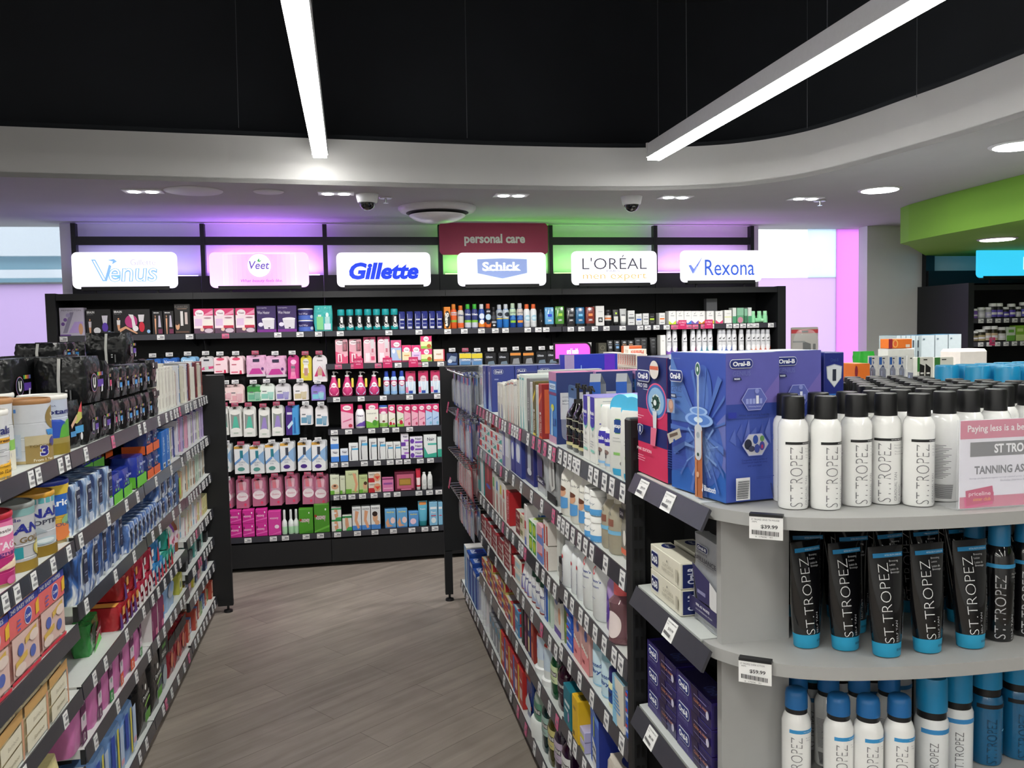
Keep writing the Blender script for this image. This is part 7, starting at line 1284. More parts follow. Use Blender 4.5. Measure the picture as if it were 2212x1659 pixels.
PLB = carton('denture_box', 'pink and periwinkle carton', 'box', '#dca8b8', [('r', 0, 0, 1, .4, '#6a84c8'), ('p', [(0, .4), (1, .6), (1, .4)], '#d8706c')], R=[('r', 0, 0, 1, 1, '#7a94d4')], T=[('r', 0, 0, 1, 1, '#e4b4c0')])
for t_ in range(2): put(PLB(.085, .08, .062), .655, 2.765, tb + t_ * .063, -PI / 2, o3, 'y', t_)
for i, y in enumerate((2.69, 2.655)):
    for t_ in range(2): atR(carton('toothpaste_box', 'narrow upright red and ivory carton', 'box', '#dcd6d0', [('r', .35, 0, .95, .8, '#b8342c'), ('t', 'tooth', .15, .5, .2, .6, '#8a3a34', 90)]), .64, y, tb + t_ * .082, .028, .08, o3, .06, tier=t_)
atR(carton('whitening_box', 'grey-green carton with tall green lettering', 'box', '#b8bcb8', [('r', 0, 0, .5, 1, '#d0d2cc'), ('r', .2, .1, .4, .2, '#1c1c1e')], R=[('t', 'WHITE', .4, .55, .3, .7, '#2c6a58', 90)]), .69, 2.555, tb, .08, .17, o3, .12)
atR(carton('floss_box', 'flat black carton with white teeth marks', 'box', '#141416', [('r', .1, .2, .2, .8, '#d0d0cc'), ('r', .35, .2, .45, .8, '#d0d0cc'), ('r', .6, .2, .7, .8, '#d0d0cc')]), .67, 2.47, tb, .05, .09, o3, .12)
PW_ = vessel('powder_bottle', 'white flat-sided talc bottle', 'bottle', '#dfe3e6', '#d4d8da', [('t', 'baby powder', .5, .42, .12, .4, '#3a4a80', 90), ('e', .5, .72, .07, .05, '#d0404c'), ('r', .44, .1, .5, .2, '#5a6a9c')], 'talc', .1)
for y, w_, h in ((2.42, .075, .14), (2.345, .06, .135), (2.285, .06, .14)): atR(PW_, .64, y, ta, w_, h, o3)
BL_ = vessel('baby_lotion_bottle', 'large white bottle with red drop and blue script', 'bottle', '#d9dcdc', '#c8cac8', [('e', .5, .8, .07, .07, '#d83a44'), ('t', "Johnson's", .5, .64, .5, .06, '#3a4a98', 0, .02, .1), ('t', 'baby lotion', .5, .55, .4, .05, '#3a4a98', 0, .01), ('r', .4, .36, .6, .37, '#8a94b0')], 'round', .08)
for y in (2.205, 2.11): atR(BL_, .65, y, ta, .085, .18, o3)
atR(vessel('baby_wash_bottle', 'lilac bottle with purple teardrop', 'bottle', '#a88cc0', '#b49ac8', [('e', .4, .4, .22, .26, '#5a3c9c'), ('r', .3, .3, .5, .32, '#c8b8dc')], 'round', .08), .66, 2.01, ta, .09, .17, o3)
for i, y in enumerate((1.945, 1.895)):
    pr = vessel('baby_oil_bottle', 'clear pink oil bottle with salmon cap', 'bottle', M('#c8929c', .08, trans=.75, noise=0), '#e0686c', [('e', .5, .4, .26, .28, '#e6d8d8'), ('p', [(.1, .1), (.25, .1), (.3, .7), (.15, .75)], '#e88ab0')], 'oil', .26)(.072, .06, .16); put(pr, .64 + i * .03, y, ta, -PI / 2 + .3, o3, 'y')
atR(vessel('baby_oil_bottle', 'amber oil bottle', 'bottle', M('#c88a1c', .08, trans=.6, noise=0), '#e0686c', [('r', .3, .2, .7, .6, '#e0b450')], 'oil', .25), .64, 1.832, ta, .06, .165, o3)
# fourth shelf
ta, tb, tc = .642, .617, .607
p = pastecarton('maroon boxed toothpaste, laid lengthwise', '#8a2a30', [('t', 'Colgate', .4, .5, .5, .5, '#e8d8d4', 0, .02), ('r', .75, .1, .98, .9, '#d8d4cc'), ('r', 0, 0, 1, .12, '#d0ccc4')])(.155, .05, .042)
for i, y in enumerate((4.03, 3.87, 3.71, 3.55, 3.39)):
    for t_ in range(2 if i < 4 else 3):
        for k in range(2): put(p, .642 + k * .052, y, tc + t_ * .043, -PI / 2 + rr.uniform(-.03, .03), o4, 'y', t_, k)
p = pastecarton('cream and red end-label toothpaste carton', '#d8d4c8', [('r', 0, .1, .2, .9, '#b8343c'), ('r', .3, .3, .9, .7, '#a8c8d0')])(.12, .05, .045)
for t_ in range(2): put(p, .642, 3.19, tb + t_ * .046, -PI / 2 + .04, o4, 'y', t_)
CN2 = vessel('adhesive_bottle', 'white cone bottle with violet swoosh', 'bottle', '#dfe0e2', '#d8d8da', [('p', [(.3, .05), (.7, .02), (.5, .6)], '#8a84c4'), ('t', 'Steradent', .5, .55, .5, .1, '#3a4080', 0, .02), ('r', 0, .02, 1, .06, '#b85a5c')], 'cone', .12)
for y in (3.1, 3.045, 2.995): atR(CN2, .64, y, tb, .058, .12, o4)
TC = vessel('tablet_bottle', 'white tablet bottle with dark green lid', 'bottle', '#d6d8da', '#1f4a38', [('t', 'efferacol', .5, .66, .7, .14, '#2a3474', 0, .03), ('r', .15, .84, .4, .92, '#c83a3c'), ('p', [(.2, .1), (.8, .1), (.5, .5)], '#a8b4d0'), ('r', 0, .02, 1, .07, '#8a3a3c')], 'can', .2, capname='lid')
for y in (2.93, 2.865, 2.8): atR(TC, .645, y, tb, .058, .12, o4)
for (y, w_, h, de, c, c2) in [(2.735, .04, .12, 'royal blue brush pack', '#2a5ab0', '#c8d0e8'), (2.675, .05, .13, 'clear mint brush pack', '#c0d0c4', '#6aa084')]: atR(carton('brush_pack', de, 'box', c, [('p', [(.3, .1), (.7, .1), (.6, .8), (.4, .8)], c2)]), .645, y, tb, w_, h, o4, .05)
atR(carton('denture_box', 'ivory carton with woman picture, purple foot', 'box', '#dcd8d0', [('r', 0, 0, 1, .16, '#4a2c88'), ('e', .78, .5, .16, .2, '#d8a07c'), ('e', .35, .8, .26, .1, '#6a74a0'), ('r', .15, .3, .55, .6, '#c8c6c0')]), .66, 2.585, tb, .09, .14, o4, .07)
atR(carton('denture_box', 'olive green carton', 'box', '#5a7828', [('r', 0, .8, 1, 1, '#2a3a7c'), ('r', .2, .3, .8, .5, '#8aa83c')]), .67, 2.49, tb, .06, .14, o4, .08)
SB_ = carton('bandage_box', 'small bright blue carton', 'box', '#1f5ac4', [('r', .1, .4, .9, .6, '#c8d8f0'), ('r', .1, .7, .4, .9, '#e04848')])
for t_ in range(4): put(SB_(.07, .06, .034), .65, 2.40, ta + t_ * .035, -PI / 2 + rr.uniform(-.08, .08), o4, 'y', t_)
def buds(w_, d, h):
    b = MB(); b.cbox(-w_ / 2, w_ / 2, -d / 2, d / 2, 0, h, M('#d8a8a4', .15, alpha=.8)); b.art([('r', 0, 0, 1, .42, '#e08a8c'), ('e', .6, .8, .18, .12, '#4a5c9c'), ('t', 'buds', .3, .2, .3, .1, '#8a2c3c', 0, .02)] + [('e', .16 + .17 * i, .5 - .02 * i, .07, .05, '#ece4dc') for i in range(5)], BS(w_, d, h))
    return proto('cotton_bud_pack', 'pink clear pack of cotton buds', 'pack', b)
for y in (2.31, 2.225): put(buds(.08, .07, .13), .655, y, ta, -PI / 2, o4, 'y')
CU = vessel('baby_jelly_jar', 'pale blue baby jar with frosted lid', 'jar', '#bcd4e0', '#8fb8c8', [('t', 'baby', .5, .4, .6, .16, '#3a5a9c', 0, .02), ('t', 'unscented', .5, .6, .6, .12, '#3a5a9c', 0, .02), ('r', 0, 0, 1, .06, '#7ac0e8')], 'can', .2, capname='lid')
for y in (2.145, 2.065): atR(CU, .65, y, ta, .07, .12, o4)
VA = vessel('petroleum_jelly_jar', 'cream jar with navy lid and navy label', 'jar', '#d6d8b0', '#1c2470', [('r', .25, .2, .75, .75, '#1f4a94'), ('p', [(.35, .6), (.65, .6), (.5, .4)], '#10204c')], 'can', .35, capname='lid', p=3)
for y in (2.0, 1.955): atR(VA, .64, y, ta, .05, .1, o4)
atR(carton('nappy_cream_box', 'pale blue fade to cream carton, blue print', 'box', '#dcd8cc', [('p', [(0, 0), (.4, 0), (.2, 1), (0, 1)], '#8ac4e4')] + [('r', .12, .3 + .08 * i, .7 - .04 * i, .34 + .08 * i, '#5a94cc') for i in range(6)], R=[('r', 0, .2, 1, 1, '#8a8c8c')], T=[('r', 0, 0, 1, 1, '#7a9cac')]), .655, 1.885, ta, .085, .12, o4, .11)
for t_ in range(3): put(SB_(.05, .06, .036), .64, 1.825, ta + t_ * .037, -PI / 2, o4, 'y', t_)
# fifth shelf
ta, tb, tc = .412, .392, .392
p = pastecarton('red and gold toothpaste carton', '#c8b46c', [('r', 0, 0, .5, 1, '#b8282c'), ('t', 'Colgate', .3, .5, .4, .5, '#f4e4dc', 0, .03), ('r', .55, .2, .75, .8, '#3a4a9c'), ('r', .8, .2, .95, .8, '#b8282c')])(.15, .05, .042)
for i, y in enumerate((4.03, 3.87, 3.715, 3.56, 3.4)):
    for t_ in range(2 + i % 2):
        for k in range(2): put(p, .642 + k * .052, y, tc + t_ * .043, -PI / 2 + rr.uniform(-.04, .04), o5, 'y', t_, k)
p = pastecarton('blue and red mouth-gel carton', '#4a84b0', [('r', 0, 0, .4, 1, '#b8343c'), ('r', .5, .2, .9, .5, '#c8d8e4')])(.12, .05, .05)
for t_ in range(2): put(p, .642, 3.24, tb + t_ * .051, -PI / 2, o5, 'y', t_)
for (y, de, c, c2, w_, h) in [(3.12, 'slim black upright carton', '#141a18', '#3a4a44', .04, .15), (3.06, 'slim maroon upright carton', '#48142c', '#8a4c6c', .045, .155), (3.0, 'slim navy, red and cream carton', '#1c2c64', '#d8c88c', .045, .16), (2.94, 'rust-red upright carton', '#8a2a20', '#c86a50', .05, .16)]:
    atR(carton('toothbrush_box', de, 'box', c, [('r', .2, .1, .8, .45, c2), ('r', .3, .6, .7, .9, c2)]), .64, y, tb, w_, h, o5, .05)
def stand(desc, c, c2):
    def mk(w_, d, h):
        a = w_ / 2; b = MB(); P = [(.02, a * .8, a * .8), (h * .75, a * .8, a * .8), (h * .85, a * .6, a * .6), (h * .88, a * .4, a * .4), (h, a * .38, a * .38)]; b.loft(P, c, 20); b.art([('r', .1, .2, .9, .7, c2), ('e', .4, .5, .12, .1, '#2c5ab0'), ('r', .3, .74, .8, .82, '#c84a3c')], LS(P), 8)
        q = MB(); q.loft([(0, a, a), (.018, a, a), (.022, a * .85, a * .85)], '#dfe2e2', 22); return proto('mouthwash_bottle', desc, 'bottle', b, [('base_ring', q)])
    return mk
for y in (2.85, 2.745): atR(stand('white bottle on white ring base', '#d4d8d8', '#c4d4e4'), .65, y, tb, .09, .17, o5)
def mw(desc, c, cap, lab, t=.75): return vessel('mouthwash_bottle', desc, 'bottle', M(c, .08, trans=t, noise=0), cap, [('r', .15, .35, .85, .72, lab), ('r', .2, .5, .8, .6, '#1c1c1e'), ('t', 'LISTERINE', .5, .55, .56, .07, '#e6e6e4', 0, .03), ('r', .25, .4, .7, .42, '#8a8c8c')], 'bottle', .16, p=3, db=.8)
atR(mw('emerald mouthwash bottle', '#0f8a4c', '#1a6a44', '#c8d8a8'), .645, 2.64, tb, .075, .18, o5); atR(mw('dark plum mouthwash bottle', '#5a1f44', '#1a1a1c', '#3a2030'), .65, 2.545, tb, .085, .18, o5)
atR(mw('slim black mouthwash bottle', '#1c1a24', '#141416', '#38343c', .3), .65, 2.475, tb, .045, .17, o5)
atR(carton('bandage_box', 'teal carton with white lettering', 'box', '#1c6f80', [('r', .2, .55, .9, .64, '#d0dce0'), ('r', .2, .4, .7, .46, '#d0dce0'), ('e', .75, .3, .1, .12, '#b88ac0')], T=[('r', .1, .2, .9, .8, '#157088')]), .655, 2.385, ta, .08, .12, o5, .11)
atR(carton('nappy_cream_box', 'mustard yellow carton', 'box', '#d8b020', [('r', .2, .7, .6, .78, '#a8842c'), ('r', .15, .1, .4, .2, '#6a5420')], T=[('r', .35, .1, .9, .9, '#6a6020')]), .655, 2.29, ta, .065, .13, o5, .11)
for t_ in range(2): put(carton('bandage_box', 'tiny pale lilac carton', 'box', '#b4b0d4', [('r', .1, .1, .9, .5, '#c8c858')])(.05, .06, .03), .64, 2.235, ta + t_ * .031, -PI / 2, o5, 'y', t_)
atR(carton('nappy_cream_box', 'large royal blue carton with white label', 'box', '#2c58b8', [('r', 0, .86, 1, 1, '#5a8ae0'), ('p', [(.22, .5), (.66, .42), (.66, 0), (.22, .0)], '#dfe2e6'), ('t', 'Desitin', .44, .35, .4, .1, '#20222c', 0, .02), ('t', 'Desitin', .44, .2, .4, .1, '#20222c', 0, .02), ('r', .4, .55, .48, .9, '#c8d83c')], R=[('r', 0, 0, 1, 1, '#1c2f84')], T=[('r', 0, 0, 1, 1, '#1f348c')]), .66, 2.12, ta, .12, .16, o5, .1, turn=-.1)
atR(soft('wipes_pack', 'ivory wipes packet with navy oval', 'packet', '#cfc8bc', [('e', .5, .6, .24, .18, '#2c3a80')], T=[('e', .5, .5, .3, .3, '#2c3a80')], gloss=.2, fin=False), .67, 1.96, ta, .14, .1, o5, .12)
# bottom shelf
tq = .132
BT = carton('electric_toothbrush_box', 'tall blue electric toothbrush carton', 'box', '#1f4a9c', [('p', [(.3, 0), (.7, 0), (.6, .8), (.4, .8)], '#8ab8e0'), ('r', .1, .85, .9, .95, '#d8dce4')], R=[('r', .3, .7, .9, .9, '#5aa8e0')], T=[('r', .1, .4, .9, .9, '#16266a'), ('t', 'Oral-B', .5, .3, .7, .3, '#d8e0f0', 0, .03)])
atR(carton('electric_toothbrush_box', 'tall carton with white flank, pale blue', 'box', '#a8c4dc', [('p', [(.3, 0), (.7, 0), (.6, .8), (.4, .8)], '#5a8ac0')], R=[('r', 0, 0, 1, 1, '#dcdcd8')], T=[('r', 0, 0, 1, 1, '#d8d8d4')]), .66, 4.74, tq, .1, .24, o6, .1)
for i, y in enumerate((4.62, 4.5, 4.38)): atR(BT, .66, y, tq, .11, .235 - .02 * i, o6, .1)
for i, y in enumerate((4.27, 4.19, 4.09, 4.0)):
    pr = vessel('toothbrush_tube', 'tall clear tube pack with white handle', 'toothbrush pack', CLR, '#a8acb0', (), 'can', .05)(.06, .06, .19); q = MB(); q.loft([(.01, .012, .01), (.1, .009, .008), (.15, .005, .005), (.17, .01, .008)], ['#d8dce4', '#c8ccd4', '#d4c8cc', '#dcdce0'][i], 10); pr['kids'].append(('brush', q.mesh('brush'))); put(pr, .64, y, tq, -PI / 2, o6, 'y')
for i, y in enumerate((3.9, 3.82, 3.74, 3.66)): atR(carton('toothbrush_box', 'clear-lidded grey brush carton', 'box', '#8a8e94', [('r', .2, .1, .8, .6, '#c8ccd0'), ('r', .2, .7, .8, .9, '#5a98b8')]), .65, y, tq, .06, .12, o6, .07)
for i, y in enumerate((3.56, 3.46, 3.36, 3.26, 3.16)):
    de, c, c2 = [('red and yellow toothpaste twin carton', '#b8302c', '#d8b83c'), ('red and blue toothpaste twin carton', '#a83034', '#3a6ab8')][i % 2]
    atR(carton('toothpaste_box', de, 'box', c, [('r', 0, 0, .3, 1, c2), ('r', .4, .2, .9, .5, '#e0c8c4'), ('t', 'Colgate', .65, .7, .5, .12, '#f0e4e0', 0, .03)], T=[('r', .1, .1, .9, .5, '#c8404c')]), .65, y, tq, .09, .15, o6, .08)
atR(soft('mouthwash_refill', 'navy and white refill pouch, red band', 'pouch', '#1f3a7c', [('r', 0, .3, 1, .38, '#b8342c'), ('p', [(.1, .3), (.5, .55), (.9, .4), (.9, .2), (.1, .2)], '#c8d4dc'), ('r', .1, .85, .9, .95, '#b8503c')], gloss=.2), .65, 3.04, tq, .12, .19, o6, .06)
pr = mw('pale mint mouthwash bottle upended in white base', '#b8ccc0', '#dfe2e0', '#5a8a74', .4)(.095, .08, .22); q = MB(); q.loft([(0, .052, .052), (.06, .056, .056), (.07, .05, .05)], '#dadedd', 20); pr['kids'].append(('base_cup', q.mesh('base_cup'))); put(pr, .655, 2.9, tq, -PI / 2, o6, 'y')
for (y, de, c, cp, lb) in [(2.795, 'dark teal mouthwash bottle', '#1f5a5c', '#1c3a3c', '#9ab8b0'), (2.70, 'olive mouthwash bottle', '#7a7420', '#2a2a1c', '#c8c07c'), (2.61, 'clear violet mouthwash bottle', '#5a4a6c', '#2a2430', '#b8a8c0'), (2.51, 'purple mouthwash bottle, white label', '#4a1c50', '#1c1420', '#dcdcdc')]: atR(mw(de, c, cp, lb), .65, y, tq, .085, .21, o6)
for (y, de, c, cp, lb) in [(2.36, 'green-capped clear mouthwash bottle', '#8aa494', '#1c5a3c', '#c8d0cc'), (2.26, 'teal mouthwash bottle near the post', '#2a7a80', '#1c4a4c', '#c8dcdc')]: atR(mw(de, c, cp, lb), .65, y, tq, .085, .2, o6)
# medicine cartons seen beyond
PD = carton('medicine_box', 'white medicine carton with red upright print', 'box', '#e6dcd2', [('r', .1, .06, .9, .94, '#efd8cf'), ('t', 'Panadol', .5, .5, .5, .74, '#d85a4c', 90, .03)], T=[('r', 0, 0, 1, 1, '#efe8de')])
p = PD(.042, .07, .075); mz = 1.297; md = 'medicine shelf'
for i in range(19): put(p, 1.668, 4.50 + i * .0465, mz, -PI / 2, md, 'y', 0, 0)
for i in range(15): put(p, 1.70, 4.78 + i * .044, mz + .076, -PI / 2, md, 'y', 1, 0)
p2 = carton('medicine_box', 'plain ivory medicine carton', 'box', '#e8dcca', [('r', .1, .1, .9, .9, '#ecd9c6')], T=[('r', 0, 0, 1, 1, '#efe6d8')])(.06, .07, .05)
for i in range(8): put(p2, 1.74, 4.72 + i * .062, mz + .076, -PI / 2, md, 'y', 1, 1)
atR(carton('medicine_box', 'ivory carton lying with red inverted print', 'box', '#efe4d4', R=[('t', 'Panadol', .5, .6, .7, .5, '#d85a4c', 180, .03)]), 1.75, 5.02, mz + .127, .06, .05, md, .12)
atR(carton('medicine_box', 'flat orange carton on top of medicines', 'box', '#d86a3c', R=[('r', 0, 0, .3, 1, '#e0d8d0')]), 1.75, 5.1, mz + .127, .05, .07, md, .12)
atR(carton('medicine_box', 'pale carton with black print', 'box', '#e4ddd0', R=[('t', 'Difflam', .5, .5, .8, .5, '#3a3a3c', 0, .02)]), 1.70, 4.475, mz, .03, .05, md, .1)
p = carton('foil_packet', 'red and black striped packet', 'packet', '#2a1414', [('p', [(.0, .2), (.8, 1), (1, 1), (.2, .2)], '#c83a24'), ('r', 0, .8, 1, 1, '#a89890')], R=[('p', [(.0, .1), (.6, .9), (.8, .9), (.2, .1)], '#d84a2c'), ('p', [(.4, .1), (.9, .8), (1, .8), (.6, .1)], '#b83020')])(.05, .07, .1)
for i in range(3): put(p, 1.67, 4.52 + i * .1, 1.062, -PI / 2, 'medicine second shelf', 'y')
# ================================================================ goods on the end display and beyond
OLT = 'sloping end shelf'; DT, DM, DB = 'grey top deck', 'grey middle deck', 'grey lower deck'
IND = '#3f55ac'
def hexa(u, v, ru, rv): return [(u + ru * math.cos(PI * k / 3), v + rv * math.sin(PI * k / 3)) for k in range(6)]
def rays(u, v, n, c, L=.6):
    o = []
    for k in range(n):
        a = 2 * PI * k / n + .2; da = .022 + .02 * (k % 3)
        o.append(('p', [(u, v), (min(1, max(0, u + L * math.cos(a - da))), min(1, max(0, v + .75 * L * math.sin(a - da)))), (min(1, max(0, u + L * math.cos(a + da))), min(1, max(0, v + .75 * L * math.sin(a + da))))], c))
    return o
GEN = [('p', [(0, 0), (1, 0), (1, .3), (0, .12)], '#2f62b4'), ('p', [(.0, .5), (.5, .5), (0, 1)], '#5a80c4'), ('p', [(1, .6), (.6, .4), (1, .2)], '#6a74b8')] + [('e', .62, .33, .34, .26, '#4a68b8'), ('e', .62, .33, .27, .2, '#5674c0'), ('e', .62, .32, .2, .15, '#6a8acc'), ('e', .62, .32, .13, .1, '#86a6dc'), ('e', .62, .72, .16, .2, '#4a68b8'), ('e', .62, .7, .1, .14, '#5c7cc4')] + rays(.62, .45, 15, '#5272bc', .6) + rays(.62, .33, 11, '#7c9cd6', .3) + pill(.17, .83, .26, .085, .5) + \
    [('t', 'GENIUS', .19, .735, .2, .04, '#3a4a80'), ('p', [(.08, .67), (.2, .67), (.18, .7), (.08, .7)], '#22305c'), ('t', '9000', .13, .685, .08, .018, '#e0e6f4', 0, .03), ('r', .2, .68, .3, .685, '#3a4a80'), ('r', .06, .95, .1, .985, '#d8dce8'), ('r', .12, .955, .28, .962, '#5a6cae'),
     ('e', .62, .54, .25, .05, '#8fb2ea'), ('e', .62, .54, .2, .036, '#5a84d0'), ('e', .62, .6, .16, .03, '#a0c0ee'), ('e', .62, .6, .12, .02, '#6a92d8'), ('e', .62, .54, .08, .02, '#cfe4fa'),
     ('r', .605, .5, .635, .86, '#d8dfe6'), ('r', .613, .55, .627, .84, '#b0bcc8'), ('e', .62, .89, .045, .05, '#cfd8dc'), ('e', .62, .89, .036, .04, '#3a6a58'), ('e', .62, .89, .015, .017, '#e4ecec'), ('r', .565, .0, .7, .48, '#b06a44'), ('e', .632, .48, .067, .03, '#c9ccd2'), ('r', .575, .3, .69, .48, '#c9ccd2'), ('e', .632, .3, .058, .04, '#c9ccd2'), ('e', .632, .435, .03, .022, '#9aa4b0'), ('e', .632, .3, .018, .013, '#2a4a40'), ('r', .585, .0, .61, .26, '#c98a64'), ('e', .63, .16, .025, .02, '#d8a888'),
     ('r', .05, .56, .2, .68 - .02, '#8ba0c8'), ('e', .13, .61, .05, .05, '#b08a7c'), ('e', .13, .62, .035, .03, '#d0a894'), ('p', [(.05, .4), (.3, .46), (.34, .4), (.1, .33)], '#b8b2a8'), ('p', [(.1, .4), (.26, .43), (.27, .41), (.11, .375)], '#6a5a50'), ('e', .2, .36, .02, .015, '#2a4a9a')] + \
    [('r', .06, .28 - .018 * i, .3 + .05 * (i % 3), .284 - .018 * i, '#3a55a0') for i in range(8)] + [('t', 'Bluetooth', .87, .085, .2, .04, '#e8eef8', 0, .02), ('p', [(.73, .1), (.745, .115), (.745, .05), (.73, .065), (.76, .1), (.745, .115)], '#e8eef8')]
GEB = [('p', [(0, .65), (1, .55), (1, 1), (0, 1)], '#5f5fae'), ('p', [(.5, .62), (1, .55), (1, .85)], '#7468b4'), ('r', 0, .56, 1, .66, '#34489a')] + [('p', [(.06 + .13 * i, .42 + .04 * (i % 2)), (.16 + .13 * i, .5 + .03 * (i % 3)), (.18 + .13 * i, .38)], ['#5468b8', '#4a5cae', '#6272c0'][i % 3]) for i in range(7)] + pill(.27, .93, .42, .062, .5) + \
    [('t', 'GENIUS', .27, .867, .33, .032, '#7078b8'), ('p', [(.11, .82), (.27, .82), (.25, .84), (.11, .84)], '#22305c'), ('t', '9000', .18, .83, .11, .013, '#e0e6f4', 0, .03), ('p', hexa(.5, .69, .24, .085), '#aab2e4'), ('p', hexa(.5, .69, .23, .08), '#5e68b4')] + [('r', .34 + .062 * i, .66, .39 + .062 * i, .695 + (.02 if i == 3 else 0), '#98a2dc' if i != 3 else '#e8ecfc') for i in range(5)] + \
    [('e', .54, .745, .04, .016, '#8a94d4'), ('t', 'Whitening Section', .5, .642, .24, .01, '#c8d0f0'), ('t', 'Whiter teeth starting from day 1', .5, .585, .6, .018, '#26346e', 0, .01), ('t', 'by gently removing surface stains', .5, .565, .5, .012, '#3a4886'), ('r', 0, .57, .15, .61, '#2a36a0'),
     ('p', hexa(.5, .385, .25, .085), '#a8b0e4'), ('p', hexa(.5, .385, .235, .079), '#c8c8d0'), ('e', .5, .42, .05, .03, '#2a4a9c'), ('e', .36, .39, .07, .035, '#1c2238'), ('e', .62, .375, .05, .03, '#4a4a9c'), ('e', .62, .37, .02, .014, '#b03a6a'), ('e', .62, .425, .04, .02, '#6a9a5c'), ('e', .42, .36, .06, .02, '#3a3c58'), ('e', .52, .36, .05, .03, '#3a4a94'),
     ('t', 'Compatible with a variety of', .47, .285, .48, .016, '#20307c', 0, .01), ('t', 'Oral-B brush heads for every', .47, .267, .48, .016, '#20307c', 0, .01), ('t', 'oral care need', .47, .248, .26, .016, '#20307c', 0, .01), ('r', .12, .02, .38, .17, '#e4e4e6')] + \
    [('r', .13, .03 + .0055 * i, .34, .03 + .0055 * i + (.002 if i % 3 else .0038), '#3a3c44') for i in range(23)] + [('r', .46, .17, .8, .174, '#33479a'), ('r', .46, .16, .74, .164, '#33479a')]
def genius(desc):
    return carton('electric_toothbrush_box', desc, 'box', IND, GEB, L=GEN, T=[('r', .02, .02, .98, .98, '#c8d4ec')], c=.001)
A10 = math.radians(9); ca, sa = math.cos(A10), math.sin(A10); Wb, Lb, Hb = .112, .185, .265
def from_corner(cx, cy, w_, l_): return (cx + ca * w_ / 2 - sa * l_ / 2, cy + sa * w_ / 2 + ca * l_ / 2)
g = genius('large indigo toothbrush carton, handle picture facing the aisle'); x, y = from_corner(.645, 1.373, Wb, Lb); put(g(Wb, Lb, Hb), x, y, 1.288, A10, OLT, 'x')
g = genius('large indigo toothbrush carton, half behind white cans'); x, y = from_corner(.645 + ca * .115 + .001, 1.385 + sa * .115, Wb * .98, Lb * .6); put(g(Wb * .98, Lb * .6, Hb), x, y + .02, 1.288, A10, OLT, 'x')
shield2 = lambda u, v, a, h, c: ('p', [(u - a, v + h * .8), (u, v + h), (u + a, v + h * .8), (u + a * .9, v - h * .2), (u, v - h), (u - a * .9, v - h * .2)], c)
shield = lambda u, v, s, c: ('p', [(u - .2 * s, v + .12 * s), (u, v + .15 * s), (u + .2 * s, v + .12 * s), (u + .18 * s, v - .03 * s), (u, v - .16 * s), (u - .18 * s, v - .03 * s)], c)
p = carton('electric_toothbrush_box', 'narrow navy carton flank with silver shield', 'box', '#1c2878', [shield2(.5, .83, .4, .085, '#a8b0bc'), shield2(.5, .83, .36, .078, '#d4d8de'), ('t', '1', .5, .835, .18, .085, '#2a3040', 0, .06), ('t', 'Oral-B', .5, .945, .4, .025, '#3a4a90', 0, .02), ('r', .04, .56, .96, .7, '#2f6cc0'), ('t', 'MOST USED BY', .5, .68, .7, .02, '#e4ecf8', 0, .02), ('t', 'DENTISTS', .5, .64, .86, .034, '#f0f4fc', 0, .04), ('t', 'WORLDWIDE*', .5, .6, .76, .022, '#cfe0f6', 0, .02)])(.043, .12, .262)
put(p, .895, 1.505, 1.286, .06, OLT, 'x')
PRO = [('r', 0, .0, 1, .27, '#d0305c'), ('r', 0, .42, 1, .56, '#c82c5c'), ('r', 0, .27, 1, .42, '#1a2468'), ('r', 0, .56, 1, 1, '#25306e'), ('e', .66, .64, .34, .15, '#e85a88'), ('e', .66, .64, .31, .137, '#3a6cb4'), ('e', .66, .64, .26, .115, '#8fb8e0'), ('e', .66, .63, .15, .07, '#cfdcdc'), ('e', .66, .63, .12, .055, '#2a5a4c')] + \
    [('p', [(.66, .63), (.66 + .15 * math.cos(k * PI / 4), .63 + .07 * math.sin(k * PI / 4)), (.66 + .12 * math.cos(k * PI / 4 + .3), .63 + .055 * math.sin(k * PI / 4 + .3))], '#1c3a34') for k in range(8)] + \
    [('e', .66, .63, .05, .024, '#e4ecec'), ('p', [(.58, .56), (.72, .56), (.7, .42), (.6, .42)], '#d8dce4'), ('p', [(.52, .42), (.72, .42), (.66, .27), (.5, .27)], '#e0708c')] + pill(.28, .84, .46, .1, .5) + [('t', 'PRO 500', .26, .76, .36, .035, '#e6eaf4', 0, .01), ('r', .3, .725, .48, .732, '#a8b4d8'), ('e', .68, .9, .15, .075, '#e4dcd8'), ('r', .54, .9, .82, .93, '#d8684c'), ('t', 'PINK EDITION', .32, .215, .5, .026, '#f4e4ea', 0, .01), ('r', .1, .16, .3, .164, '#f0c8d4'), ('r', .1, .14, .36, .144, '#f0c8d4'), ('r', .1, .12, .34, .124, '#f0c8d4'), shield2(.2, .38, .1, .05, '#b8c0cc'), shield2(.2, .38, .085, .043, '#1a2468'), ('t', '1', .2, .385, .05, .05, '#d8dce4', 0, .05), ('r', .06, .5, .34, .505, '#f0c8d4'), ('r', .06, .48, .26, .485, '#f0c8d4')]
p = carton('electric_toothbrush_box', 'tall navy and pink toothbrush carton', 'box', '#d0305c', PRO, R=[('r', 0, 0, 1, 1, '#25306e'), ('e', .35, .92, .3, .05, '#e6eaf4'), ('e', .35, .92, .26, .042, '#27347c')], T=[('r', 0, 0, 1, 1, '#2a3470')])(.165, .075, .252)
put(p, .655, 1.668, 1.288, -PI / 2 + .02, OLT, 'y')
p2 = carton('electric_toothbrush_box', 'navy toothbrush carton behind the pink one', 'box', '#25306e', PRO[3:4] + pill(.5, .9, .7, .08, .5) + [('t', 'PRO', .4, .83, .4, .03, '#e6eaf4', 0, .01)])(.07, .07, .252)
put(p2, .735, 1.60, 1.288, -.1, OLT, 'y')
